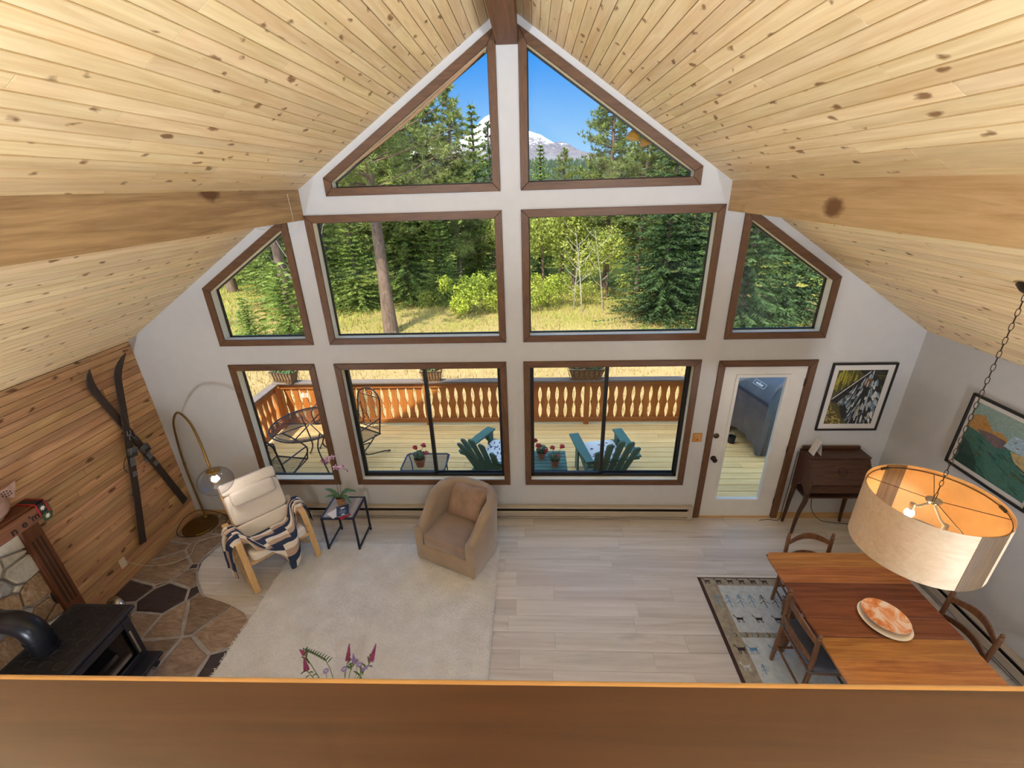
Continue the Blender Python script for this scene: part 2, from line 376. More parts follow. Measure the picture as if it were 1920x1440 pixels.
def ground_mat():
    t = NT('meadow'); co = t.coords('world')
    n = t.noise(co, 0.22, 4); n2 = t.noise(co, 5.0, 6, 0.7); n3 = t.noise(co, 34.0, 3, 0.7)
    s = t.n('ShaderNodeSeparateXYZ'); t.l(co, s.inputs[0])
    dist = t.math('MULTIPLY', t.math('SUBTRACT', s.outputs[1], 11.0), 0.055)
    f = t.math('ADD', t.math('MULTIPLY', n, 0.7), t.math('MULTIPLY', n2, 0.25)); f = t.math('ADD', f, t.math('MULTIPLY', dist, 0.6))
    c = t.ramp(f, [(0.30, lin(206, 176, 130)), (0.50, lin(188, 166, 110)), (0.72, lin(150, 150, 66)), (0.95, lin(112, 130, 50))])
    c = t.mix(t.math('MULTIPLY', n3, 0.6), c, lin(116, 98, 50))
    t.l(c, t.b.inputs['Base Color']); t.set(0.95, 0, 0.1); t.bump(t.math('ADD', n2, n3), 0.8, 0.06)
ground_mat()
plain('forest_hill', (70, 84, 62), 0.95, var=0.25, scale=0.02, space='world')
plain('forest_far', (62, 76, 54), 0.95, var=0.3, scale=0.05, space='world')
def mountain_mat():
    t = NT('mountain'); co = t.coords('world')
    n = t.noise(co, 0.012, 7, 0.7, 0.6); n2 = t.noise(co, 0.06, 5, 0.7); s = t.n('ShaderNodeSeparateXYZ'); t.l(co, s.inputs[0])
    rock = t.ramp(n2, [(0.3, lin(84, 84, 98)), (0.7, lin(124, 116, 118))])
    h = t.math('MULTIPLY', t.math('SUBTRACT', s.outputs[2], 102.0), 0.0085)
    west = t.math('MULTIPLY', s.outputs[0], -0.0007)
    f = t.math('ADD', t.math('ADD', h, west), t.math('MULTIPLY', t.math('SUBTRACT', t.math('ADD', t.math('MULTIPLY', n, 0.5), t.math('MULTIPLY', n2, 0.6)), 0.55), 2.6))
    sf = t.ramp(f, [(0.46, (0, 0, 0, 1)), (0.62, (1, 1, 1, 1))])
    low = t.ramp(t.math('MULTIPLY', s.outputs[2], 0.008), [(0.35, (1, 1, 1, 1)), (0.9, (0, 0, 0, 1))])
    c = t.mix(t.math('MULTIPLY', low, 0.75), rock, lin(128, 136, 136))
    c = t.mix(sf, c, lin(250, 250, 252))
    t.l(c, t.b.inputs['Base Color']); t.set(0.9, 0, 0.1)
mountain_mat()

def shag_mat():
    t = NT('shag_wool'); co = t.coords('world')
    n = t.noise(co, 5, 4); n2 = t.noise(co, 80, 3, 0.7)
    c = t.ramp(t.math('ADD', t.math('MULTIPLY', n, 0.5), t.math('MULTIPLY', n2, 0.5)), [(0.3, lin(220, 216, 213)), (0.65, lin(246, 245, 246))])
    t.l(c, t.b.inputs['Base Color']); t.set(0.95, 0, 0.1); t.bump(t.math('ADD', t.noise(co, 38, 3), n2), 0.6, 0.02)
shag_mat()

def blanket_mat():
    t = NT('blanket_knit'); uv = t.n('ShaderNodeTexCoord').outputs['UV']
    s = t.n('ShaderNodeSeparateXYZ'); t.l(uv, s.inputs[0])
    a = t.math('FLOOR', t.math('MULTIPLY', s.outputs[0], 17.0)); b = t.math('FLOOR', t.math('MULTIPLY', s.outputs[1], 11.0))
    k = t.math('ADD', a, t.math('MULTIPLY', t.math('FLOOR', t.math('DIVIDE', b, 1.0)), 2.0))
    m = t.math('MODULO', k, 7.0)
    navy = t.math('LESS_THAN', m, 2.5)
    strp = t.math('GREATER_THAN', m, 4.5)
    st = t.math('GREATER_THAN', t.math('FRACT', t.math('MULTIPLY', s.outputs[1], 56.0)), 0.55)
    sc = t.mix(st, lin(214, 190, 170), lin(150, 110, 92))
    c = t.mix(strp, lin(236, 226, 212), sc); c = t.mix(navy, c, lin(52, 62, 86))
    t.l(c, t.b.inputs['Base Color']); t.set(0.95, 0, 0.1); t.bump(t.noise(uv, 160, 2), 0.3, 0.004)
blanket_mat()

def agate_mat():
    t = NT('agate_plate'); co = t.coords('obj', (1, 1, 1)); n = t.noise(co, 5.0, 5, 0.6, 1.2)
    c = t.ramp(n, [(0.28, lin(226, 196, 188)), (0.42, lin(240, 222, 206)), (0.52, lin(222, 150, 96)), (0.60, lin(200, 112, 56)), (0.72, lin(232, 190, 150))])
    t.l(c, t.b.inputs['Base Color']); t.set(0.22, 0, 0.5)
agate_mat()

# ------------------------------------------------------------------ mesh building
class MB:
    def __init__(s): s.v = []; s.f = []; s.uv = None; s.M = Matrix.Identity(4); s.mi = []; s.cm = 0
    def add(s, vs, fs):
        o = len(s.v)
        for p in vs: s.v.append(tuple(s.M @ Vector(p)))
        for q in fs: s.f.append(tuple(i+o for i in q)); s.mi.append(s.cm)
        return s
    def box(s, x0, y0, z0, x1, y1, z1, b=0.0):
        c = Vector(((x0+x1)/2, (y0+y1)/2, (z0+z1)/2)); h = Vector((abs(x1-x0)/2, abs(y1-y0)/2, abs(z1-z0)/2))
        if b <= 0:
            vs = [(c.x+i*h.x, c.y+j*h.y, c.z+k*h.z) for i in (-1, 1) for j in (-1, 1) for k in (-1, 1)]
            return s.add(vs, [(0, 1, 3, 2), (4, 6, 7, 5), (0, 4, 5, 1), (2, 3, 7, 6), (0, 2, 6, 4), (1, 5, 7, 3)])
        b = min(b, h.x*0.9, h.y*0.9, h.z*0.9)
        vs = []; ix = {}
        for i in (-1, 1):
            for j in (-1, 1):
                for k in (-1, 1):
                    for a in range(3):
                        q = [i*(h.x-b), j*(h.y-b), k*(h.z-b)]; q[a] = (i, j, k)[a]*h[a]
                        ix[(i, j, k, a)] = len(vs); vs.append((c.x+q[0], c.y+q[1], c.z+q[2]))
        fs = []
        for a in range(3):
            for sg in (-1, 1):
                u, w = [m for m in range(3) if m != a]; r = []
                for (p, q) in ((-1, -1), (1, -1), (1, 1), (-1, 1)):
                    t = [0, 0, 0]; t[a] = sg; t[u] = p; t[w] = q; r.append(ix[(t[0], t[1], t[2], a)])
                fs.append(tuple(r))
        for a in range(3):
            u, w = [m for m in range(3) if m != a]
            for p in (-1, 1):
                for q in (-1, 1):
                    t0 = [0, 0, 0]; t1 = [0, 0, 0]; t0[a] = -1; t1[a] = 1; t0[u] = t1[u] = p; t0[w] = t1[w] = q
                    fs.append((ix[tuple(t0)+(u,)], ix[tuple(t1)+(u,)], ix[tuple(t1)+(w,)], ix[tuple(t0)+(w,)]))
        for i in (-1, 1):
            for j in (-1, 1):
                for k in (-1, 1): fs.append(tuple(ix[(i, j, k, a)] for a in range(3)))
        return s.add(vs, fs)
    def bar(s, p, q, w, h, up=(0, 0, 1), b=0.0):
        """rectangular bar from p to q, w across, h along up"""
        p = Vector(p); q = Vector(q); d = q-p; L = d.length; x = d.normalized(); u = Vector(up)
        y = u.cross(x)
        if y.length < 1e-5: y = Vector((0, 1, 0)).cross(x)
        y.normalize(); z = x.cross(y)
        M = Matrix((x, y, z)).transposed().to_4x4(); M.translation = (p+q)/2
        old = s.M; s.M = old @ M; s.box(-L/2, -w/2, -h/2, L/2, w/2, h/2, b); s.M = old; return s
    def tube(s, pts, r, n=8, closed=False, caps=True, flat=1.0):
        P = [Vector(p) for p in pts]; m = len(P); R = r if isinstance(r, (list, tuple)) else [r]*m
        T = []
        for i in range(m):
            a = P[(i-1) % m] if (closed or i > 0) else P[i]; b = P[(i+1) % m] if (closed or i < m-1) else P[i]
            T.append((b-a).normalized())
        ref = Vector((0, 0, 1)) if abs(T[0].z) < 0.9 else Vector((1, 0, 0))
        x = ref.cross(T[0]).normalized(); vs = []
        for i in range(m):
            x = x - T[i]*x.dot(T[i])
            if x.length < 1e-6: x = Vector((1, 0, 0))
            x.normalize(); y = T[i].cross(x)
            for k in range(n):
                a = 2*PI*k/n; vs.append(tuple(P[i]+R[i]*(math.cos(a)*x+flat*math.sin(a)*y)))
        fs = []
        for i in range(m if closed else m-1):
            j = (i+1) % m
            for k in range(n): fs.append((i*n+k, i*n+(k+1) % n, j*n+(k+1) % n, j*n+k))
        if caps and not closed: fs.append(tuple(reversed(range(n)))); fs.append(tuple(range((m-1)*n, m*n)))
        return s.add(vs, fs)
    def lathe(s, prof, n=20, c=(0, 0, 0), caps=True):
        vs = []; fs = []; m = len(prof)
        for r, z in prof:
            for k in range(n):
                a = 2*PI*k/n; vs.append((c[0]+r*math.cos(a), c[1]+r*math.sin(a), c[2]+z))
        for i in range(m-1):
            for k in range(n): fs.append((i*n+k, i*n+(k+1) % n, (i+1)*n+(k+1) % n, (i+1)*n+k))
        if caps:
            if prof[0][0] > 1e-5: fs.append(tuple(reversed(range(n))))
            if prof[-1][0] > 1e-5: fs.append(tuple(range((m-1)*n, m*n)))
        return s.add(vs, fs)
    def prism(s, poly, z0, z1):
        n = len(poly); vs = [(p[0], p[1], z0) for p in poly]+[(p[0], p[1], z1) for p in poly]
        fs = [(i, (i+1) % n, n+(i+1) % n, n+i) for i in range(n)]
        if n <= 4: fs += [tuple(reversed(range(n))), tuple(range(n, 2*n))]
        else:
            for t in tessellate_polygon([[Vector((p[0], p[1], 0)) for p in poly]]):
                fs.append((t[0], t[1], t[2])); fs.append((t[0]+n, t[1]+n, t[2]+n))
        return s.add(vs, fs)
    def stone(s, poly, z0, z1, inset):
        """polygon slab with a bevelled upper rim"""
        n = len(poly); cx = sum(p[0] for p in poly)/n; cy = sum(p[1] for p in poly)/n
        top = []
        for p in poly:
            d = math.hypot(p[0]-cx, p[1]-cy); k = max(0.2, 1-inset/max(d, 1e-4)); top.append((cx+(p[0]-cx)*k, cy+(p[1]-cy)*k))
        vs = [(p[0], p[1], z0) for p in poly]+[(p[0], p[1], z1-inset*0.6) for p in poly]+[(p[0], p[1], z1) for p in top]
        fs = [(i, (i+1) % n, n+(i+1) % n, n+i) for i in range(n)]+[(n+i, n+(i+1) % n, 2*n+(i+1) % n, 2*n+i) for i in range(n)]
        for t in tessellate_polygon([[Vector((p[0], p[1], 0)) for p in top]]): fs.append(tuple(q+2*n for q in t))
        return s.add(vs, fs)
    def grid(s, fn, nu, nv, cu=False, uv=False):
        o = len(s.v); vs = []; fs = []
        for j in range(nv):
            for i in range(nu):
                u = i/(nu if cu else nu-1); v = j/(nv-1); vs.append(fn(u, v))
                if uv:
                    if s.uv is None: s.uv = {}
                    s.uv[o+len(vs)-1] = (u, v)
        for j in range(nv-1):
            for i in range(nu if cu else nu-1):
                k = (i+1) % nu; fs.append((j*nu+i, j*nu+k, (j+1)*nu+k, (j+1)*nu+i))
        return s.add(vs, fs)
    def ell(s, c, a, b, h, e1=1.0, e2=1.0, nu=20, nv=12):
        """superellipsoid: e<1 squarer"""
        pw = lambda x, e: math.copysign(abs(x)**e, x)
        def fn(u, v):
            t = -PI/2+PI*v; p = 2*PI*u
            return (c[0]+a*pw(math.cos(t), e1)*pw(math.cos(p), e2), c[1]+b*pw(math.cos(t), e1)*pw(math.sin(p), e2), c[2]+h*pw(math.sin(t), e1))
        return s.grid(fn, nu, nv, True)
    def text(s, body, size, depth, align='CENTER', off=0.0, space=1.0):
        cu = bpy.data.curves.new('lettering', 'FONT'); cu.body = body; cu.size = size; cu.extrude = depth; cu.offset = off
        cu.align_x = align; cu.align_y = 'CENTER'; cu.space_character = space; cu.resolution_u = 3
        ob = bpy.data.objects.new('lettering', cu); me = bpy.data.meshes.new_from_object(ob)
        s.add([tuple(v.co) for v in me.vertices], [tuple(p.vertices) for p in me.polygons])
        bpy.data.objects.remove(ob); bpy.data.meshes.remove(me); bpy.data.curves.remove(cu); return s
    def mesh(s, name, mat, smooth=False, ang=40):
        me = bpy.data.meshes.new(name); me.from_pydata(s.v, [], s.f)
        for m in (mat if isinstance(mat, (list, tuple)) else [mat]): me.materials.append(MATS[m])
        if isinstance(mat, (list, tuple)): me.polygons.foreach_set('material_index', s.mi)
        if s.uv:
            l = me.uv_layers.new(name='uv')
            for lp in me.loops: l.data[lp.index].uv = s.uv.get(lp.vertex_index, (0, 0))
        if smooth:
            me.polygons.foreach_set('use_smooth', [True]*len(me.polygons))
            me.set_sharp_from_angle(angle=math.radians(ang))
        me.update(); return me
    def build(s, name, mat, parent=None, W=False, smooth=False, ang=40, label=None, kind=None):
        if W and parent is not None:
            inv = wmat(parent).inverted(); s.v = [tuple(inv @ Vector(p)) for p in s.v]
        o = bpy.data.objects.new(name, s.mesh(name, mat, smooth, ang)); COL.objects.link(o)
        if parent is not None: o.parent = parent
        if label: o['label'] = label
        if kind: o['kind'] = kind
        return o
def wmat(o):
    m = o.matrix_basis.copy(); p = o.parent
    while p is not None: m = p.matrix_basis @ m; p = p.parent
    return m
def tag(o, label, cat, group=None):
    o['label'] = label; o['category'] = cat
    if group: o['group'] = group
    return o
def thing(name, label, cat, loc=(0, 0, 0), rz=0.0, group=None):
    o = bpy.data.objects.new(name, None); COL.objects.link(o); o.empty_display_size = 0.1
    o.location = loc; o.rotation_euler = (0, 0, rz); tag(o, label, cat, group); return o
def struct(name, label=None, loc=(0, 0, 0)):
    o = bpy.data.objects.new(name, None); COL.objects.link(o); o.location = loc; o['kind'] = 'structure'
    if label: o['label'] = label
    return o
def copy_tree(o, parent=None):
    c = o.copy(); COL.objects.link(c); c.parent = parent
    for ch in list(o.children): copy_tree(ch, c)
    return c
def S(o, label=None):
    o['kind'] = 'structure'
    if label: o['label'] = label
    return o
def inset(poly, d):
    """inset of a convex counter-clockwise polygon"""
    n = len(poly); out = []
    for i in range(n):
        a, b, c = Vector(poly[i-1]), Vector(poly[i]), Vector(poly[(i+1) % n])
        d1 = (b-a).normalized(); d2 = (c-b).normalized(); n1 = Vector((-d1.y, d1.x)); n2 = Vector((-d2.y, d2.x))
        k = d/(1+n1.dot(n2)); out.append(tuple(b+(n1+n2)*k))
    return out
def cr(pts, n):
    """Catmull-Rom through pts, n samples per span"""
    P = [Vector(p) for p in pts]; out = []
    for i in range(len(P)-1):
        a = P[max(i-1, 0)]; b = P[i]; c = P[i+1]; d = P[min(i+2, len(P)-1)]
        for k in range(n):
            t = k/n; out.append(0.5*((2*b)+(c-a)*t+(2*a-5*b+4*c-d)*t*t+(3*b-a-3*c+d)*t**3))
    out.append(P[-1]); return out
# one bevelled board mesh per material, shared by all its boards (length X, width Y, face +Z)
_board = {}
def board_mesh(mat):
    if mat not in _board:
        m = MB(); bx, by, bz = 0.0, 0.035, 0.25
        vs = []
        for z, ix, iy in ((-0.5, 0, 0), (0.5-bz, 0, 0), (0.5, bx, by)):
            vs += [(-0.5+ix, -0.5+iy, z), (0.5-ix, -0.5+iy, z), (0.5-ix, 0.5-iy, z), (-0.5+ix, 0.5-iy, z)]
        fs = [(8, 9, 10, 11), (3, 2, 1, 0)]
        for k in (0, 4):
            for i in range(4): fs.append((k+i, k+(i+1) % 4, k+4+(i+1) % 4, k+4+i))
        m.add(vs, fs); _board[mat] = m.mesh('board', mat)
    return _board[mat]
def board(name, mat, parent, center, dirx, normal, L, w, th):
    x = Vector(dirx).normalized(); z = Vector(normal).normalized(); y = z.cross(x)
    M = Matrix((x*L, y*w, z*th)).transposed().to_4x4(); M.translation = Vector(center)
    o = bpy.data.objects.new(name, board_mesh(mat)); COL.objects.link(o); o.parent = parent
    o.matrix_basis = (wmat(parent).inverted() @ M) if parent is not None else M
    return o
def runs(a, b, lo, hi, first=None):
    """split a..b into random lengths"""
    out = []; p = a-(random.random()*hi*0.8 if first is None else first)
    while p < b:
        q = p+random.uniform(lo, hi)
        s, e = max(p, a), min(q, b)
        if e-s > 0.02: out.append((s, e))
        p = q
    if len(out) > 1 and out[-1][1]-out[-1][0] < 0.25: t = out.pop(); out[-1] = (out[-1][0], t[1])
    if len(out) > 1 and out[0][1]-out[0][0] < 0.25: t = out.pop(0); out[0] = (t[0], out[0][1])
    return out

# ------------------------------------------------------------------ the room shell
XL, XR, RIDGE, YB = -4.297, 4.221, 5.23, -8.6
SL, SR = (RIDGE-2.433)/4.297, (RIDGE-2.414)/4.221
def ceil_z(x): return RIDGE+SL*x if x < 0 else RIDGE-SR*x

# floor
fl = S(MB().box(XL-0.15, YB, -0.14, XR+0.15, 0.16, -0.008).build('floor', 'floor_gap'), 'pale greige plank floor')
HEARTH = [(XL, 0.0), (-3.42, 0.0), (-3.56, -0.30), (-3.645, -0.60), (-3.674, -0.807), (-3.611, -0.977), (-3.506, -1.115), (-3.352, -1.266), (-3.294, -1.298),
          (-3.10, -1.35), (-2.951, -1.397), (-2.758, -1.481), (-2.63, -1.60), (-2.52, -1.85), (-2.46, -2.25), (-2.5, -2.95), (XL, -2.95)]
y = -0.002; row = 0
while y > -5.2:
    for a, b in runs(XL, XR, 1.18, 1.24):
        board('plank', 'floor_plank', fl, ((a+b)/2, y-0.09, -0.006), (1, 0, 0), (0, 0, 1), b-a-0.0015, 0.1785, 0.012)
    y -= 0.18

# flagstone hearth let into the floor
def clip(poly, nx, ny, d):
    out = []
    for i in range(len(poly)):
        p, q = poly[i], poly[(i+1) % len(poly)]; a = nx*p[0]+ny*p[1]-d; b = nx*q[0]+ny*q[1]-d
        if a <= 0: out.append(p)
        if (a < 0 < b) or (b < 0 < a): t = a/(a-b); out.append((p[0]+(q[0]-p[0])*t, p[1]+(q[1]-p[1])*t))
    return out
def cells(region, seeds, gap):
    res = []
    for i, (x, y, w) in enumerate(seeds):
        c = list(region)
        for j, (u, v, z) in enumerate(seeds):
            if i == j or not c: continue
            nx, ny = u-x, v-y; L = math.hypot(nx, ny)
            d = (u*u+v*v-x*x-y*y-(z-w))/2
            c = clip(c, nx/L, ny/L, d/L-gap/2)
        if len(c) >= 3:
            pts = []
            for k in range(len(c)):          # merge near points and roughen long edges
                p, q = c[k], c[(k+1) % len(c)]; L = math.hypot(q[0]-p[0], q[1]-p[1])
                if L < 0.012: continue
                pts.append(p)
                n = int(L/0.11)
                for m in range(1, n):
                    t = m/n+random.uniform(-0.1, 0.1)/n; o = random.uniform(-0.011, 0.004)
                    pts.append((p[0]+(q[0]-p[0])*t-(q[1]-p[1])/L*o, p[1]+(q[1]-p[1])*t+(q[0]-p[0])/L*o))
            if len(pts) >= 3: res.append((i, pts))
    return res
random.seed(21)
hearth = S(MB().prism(HEARTH, -0.01, 0.010).build('trim_1', 'grout'), 'grey mortar bed of the flagstone hearth')
DARK = [(-3.702, -0.89, -0.03), (-3.512, -1.254, -0.035), (-3.746, -1.36, 0.03), (-4.104, -1.222, 0.0), (-3.535, -1.726, -0.05), (-3.179, -1.673, -0.06),
        (-3.257, -1.803, -0.055), (-2.72, -1.97, -0.03), (-2.90, -2.03, -0.06)]
BROWN = [(-4.03, -0.91, 0.04), (-4.2, -0.6, 0.01), (-3.66, -1.07, -0.01), (-3.95, -1.10, -0.02), (-4.15, -0.32, 0.04), (-3.19, -1.46, 0.03), (-3.76, -1.60, 0.02), (-3.44, -1.60, 0.02),
         (-2.86, -1.65, 0.03), (-3.06, -1.98, 0.02), (-3.40, -1.97, 0.03), (-3.75, -0.6, 0.03), (-3.7, -0.2, 0.02), (-4.05, -1.6, 0.02), (-3.05, -2.4, 0.03), (-3.5, -2.4, 0.03), (-3.95, -2.1, 0.03), (-3.95, -2.6, 0.03), (-2.65, -2.5, 0.02), (-3.3, -2.8, 0.02)]
sd = DARK+BROWN
for i, c in cells(HEARTH, sd, 0.030):
    m = MB(); m.stone(c, 0.0, 0.022+random.uniform(-0.004, 0.004), 0.012)
    m.build('flagstone', 'flag_dark' if i < len(DARK) else 'flag_brown', hearth)
edge = MB()
ep = cr([(-3.56, -0.30, 0.016), (-3.645, -0.60, 0.016), (-3.68, -0.807, 0.016), (-3.615, -0.977, 0.016), (-3.51, -1.115, 0.016), (-3.355, -1.266, 0.016), (-3.28, -1.305, 0.016)], 6)
edge.tube([tuple(p) for p in ep], 0.011, 6); edge.build('edge_bead', 'grout', hearth, smooth=True)

# ceiling: backing plus one board after another, both slopes
cm = MB()
for s, X in ((-1, XL-0.12), (1, XR+0.12)):
    z = ceil_z(X)
    cm.add([(0, YB, RIDGE+0.02), (0, 0.1, RIDGE+0.02), (X, 0.1, z+0.02), (X, YB, z+0.02), (0, YB, RIDGE+0.06), (0, 0.1, RIDGE+0.06), (X, 0.1, z+0.06), (X, YB, z+0.06)],
           [(0, 1, 2, 3), (4, 5, 6, 7), (0, 1, 5, 4), (2, 3, 7, 6), (0, 3, 7, 4), (1, 2, 6, 5)])
ce = S(cm.build('ceiling', 'dark_gap'), 'knotty pine board ceiling with two slopes')
random.seed(5)
for s, X, sl in ((-1, XL, SL), (1, XR, SR)):
    L = abs(X)*math.hypot(1, sl); n = Vector((s*sl, 0, 1)).normalized(); d = Vector((s, 0, -sl)).normalized()
    W = 0.0795; t = 0.01
    while t < L:
        w = min(W, L-t)
        for a, b in runs(-4.75, -0.001, 1.9, 3.4):
            c = Vector((0, (a+b)/2, RIDGE))+d*(t+w/2)+n*0.008
            board('board', 'ceiling_pine', ce, c, (0, 1, 0), -n, b-a-0.003, w-0.003, 0.016)
        t += W
# boards go on above the loft, joined: out of the photograph's sight
m = MB()
for s, X, sl in ((-1, XL, SL), (1, XR, SR)):
    m.add([(0, YB, RIDGE), (0, -4.76, RIDGE), (X, -4.76, ceil_z(X)), (X, YB, ceil_z(X))], [(0, 1, 2, 3)])
m.build('loft_boards', 'ceiling_pine', ce)

# beams
for nm, x0, x1, zb, lab in (('purlin_beam', -2.17, -2.022, 3.642, 'rough sawn wooden beam with dark stains along the left ceiling slope'), ('purlin_beam', 2.028, 2.18, 3.622, 'pale rough sawn wooden beam with round knots along the right ceiling slope')):
    m = MB(); zt0, zt1 = ceil_z(x0)+0.004, ceil_z(x1)+0.004
    m.M = Matrix(((1, 0, 0, 0), (0, 0, -1, 0), (0, 1, 0, 0), (0, 0, 0, 1)))
    m.prism([(x0, zb), (x1, zb), (x1, zt1), (x0, zt0)], 0.002, 8.5)
    tag(m.build(nm, 'beam_wood' if x0 < 0 else 'beam_pale'), lab, 'beam')
m = MB().box(-0.085, -8.5, 4.965, 0.092, -0.002, 5.24); tag(m.build('ridge_beam', 'ridge_wood'), 'dark brown ridge beam at the peak of the gable', 'beam')

# side walls and back wall
wl = S(MB().box(XL-0.14, YB, -0.1, XL-0.018, 0.15, ceil_z(XL)+0.05).build('wall_left', 'dark_gap'), 'knotty pine board wall on the left')
random.seed(11)
z = 0.0
while z < 2.42:
    w = min(0.0795, 2.43-z)
    for a, b in runs(-3.6, -0.001, 1.2, 2.4):
        board('board', 'wall_pine', wl, (XL-0.009, (a+b)/2, z+w/2), (0, 1, 0), (1, 0, 0), b-a-0.003, w-0.0025, 0.018)
    z += 0.0795
MB().box(XL-0.016, YB, 0, XL, -3.602, 2.42).build('loft_side_panel', 'wall_pine', wl)
S(MB().box(XR, YB, -0.1, XR+0.14, 0.15, ceil_z(XR)+0.05).build('wall_right', 'wall_white'), 'smooth white wall on the right')
m = MB(); m.M = Matrix(((1, 0, 0, 0), (0, 0, 1, 0), (0, 1, 0, 0), (0, 0, 0, 1)))
m.prism([(XL-0.1, -0.1), (XR+0.1, -0.1), (XR+0.1, ceil_z(XR)), (0, RIDGE), (XL-0.1, ceil_z(XL))], YB-0.12, YB)
S(m.build('wall_back', 'wall_white'), 'white wall behind the loft')
S(MB().box(XL, YB, 2.22, XR, -4.36, 2.46).build('trim_2', 'wall_white'), 'loft floor behind the railing')

# gable wall with its openings
UL = [(-1.758, 3.847), (-0.093, 3.847), (-0.093, 5.095), (-1.758, 4.007)]
UR = [(0.097, 3.847), (1.744, 3.847), (1.744, 4.005), (0.097, 5.098)]
ML = [(-2.02, 2.36), (-0.09, 2.36), (-0.09, 3.682), (-2.02, 3.682)]
MR = [(0.095, 2.36), (2.005, 2.36), (2.005, 3.682), (0.095, 3.682)]
TL = [(-3.26, 2.36), (-2.201, 2.36), (-2.201, 3.69), (-3.26, 3.001)]
TR = [(2.191, 2.36), (3.22, 2.36), (3.22, 2.99), (2.191, 3.675)]
LL = [(-3.242, 0.501), (-2.247, 0.501), (-2.247, 2.136), (-3.242, 2.136)]
LM = [(-2.024, 0.501), (-0.098, 0.501), (-0.098, 2.136), (-2.024, 2.136)]
LR = [(0.089, 0.501), (2.003, 0.501), (2.003, 2.136), (0.089, 2.136)]
DO = [(2.189, 0.0), (3.216, 0.0), (3.216, 2.12), (2.189, 2.12)]
wins = [(UL, 'upper left triangular window with pine and snowy peak beyond', 'fixed'), (UR, 'upper right triangular window with blue sky beyond', 'fixed'),
        (ML, 'large picture window left of centre in the middle row', 'fixed'), (MR, 'large picture window right of centre in the middle row', 'fixed'),
        (TL, 'slant-topped window left of the picture windows', 'fixed'), (TR, 'slant-topped window above the glazed door', 'fixed'),
        (LL, 'narrow tall window behind the lounge chair', 'thin'), (LM, 'black framed sliding window behind the tub chair', 'slide'), (LR, 'black framed sliding window beside the glazed door', 'slide')]
WT = 0.15
outer = [(XL-0.1, -0.1), (XR+0.1, -0.1), (XR+0.1, ceil_z(XR+0.1)+0.03), (0, RIDGE+0.03), (XL-0.1, ceil_z(XL-0.1)+0.03)]
holes = [inset(w[0], 0.055) for w in wins]+[[(2.245, -0.02), (3.16, -0.02), (3.16, 2.065), (2.245, 2.065)]]
loops = [outer]+holes; flat = [p for l in loops for p in l]
tris = tessellate_polygon([[Vector((p[0], p[1], 0)) for p in l] for l in loops]); n = len(flat)
m = MB(); vs = [(p[0], 0.0, p[1]) for p in flat]+[(p[0], WT, p[1]) for p in flat]
fs = [tuple(t) for t in tris]
m.add(vs, fs); m.cm = 1; m.f += [tuple(q+n for q in t) for t in tris]; m.mi += [1]*len(tris)
k = 0
for l in loops:
    for i in range(len(l)):
        m.f.append((k+i, k+(i+1) % len(l), n+k+(i+1) % len(l), n+k+i)); m.mi.append(0)
    k += len(l)
S(m.build('wall_front', ['wall_white', 'siding']), 'white gable wall full of windows')

def xz(m):  # local (x, y) -> world (x, z), local z -> world y
    m.M = Matrix(((1, 0, 0, 0), (0, 0, 1, 0), (0, 1, 0, 0), (0, 0, 0, 1))); return m
def casing(parent, poly, open_bottom=False):
    inn = inset(poly, 0.072)
    for i in range(len(poly)):
        j = (i+1) % len(poly)
        if open_bottom and i == 0: continue
        a, b = poly[i], poly[j]; c, d = inn[j], inn[i]
        if open_bottom:
            c, d = (c[0], max(c[1], 0.0)), (d[0], max(d[1], 0.0))
            if i == 1: d = (d[0], 0.0)
            if i == 3: c = (c[0], 0.0)
        e = 0.0012; mm = xz(MB())
        ctr = ((a[0]+b[0]+c[0]+d[0])/4, (a[1]+b[1]+c[1]+d[1])/4)
        q = [(p[0]+(ctr[0]-p[0])*e, p[1]+(ctr[1]-p[1])*e) for p in (a, b, c, d)]
        q2 = inset(q, 0.003) if True else q
        # slab with eased front edge
        vs = [(p[0], p[1], 0.0) for p in q]+[(p[0], p[1], -0.015) for p in q]+[(p[0], p[1], -0.019) for p in q2]
        fs = [(0, 1, 2, 3), (8, 9, 10, 11)]+[(u, (u+1) % 4, 4+(u+1) % 4, 4+u) for u in range(4)]+[(4+u, 4+(u+1) % 4, 8+(u+1) % 4, 8+u) for u in range(4)]
        mm.add(vs, fs); horiz = abs(a[1]-b[1]) < abs(a[0]-b[0])
        mm.build('casing', 'trim_wood_x' if horiz else 'trim_wood', parent)
def jambs(parent, poly, y1=0.13, mat='jamb_white', skip=()):
    o = inset(poly, 0.055); q = inset(poly, 0.070)
    for i in range(len(poly)):
        if i in skip: continue
        j = (i+1) % len(poly); mm = xz(MB())
        mm.prism([o[i], o[j], q[j], q[i]], -0.004, y1); mm.build('jamb' if i else 'sill', mat, parent)
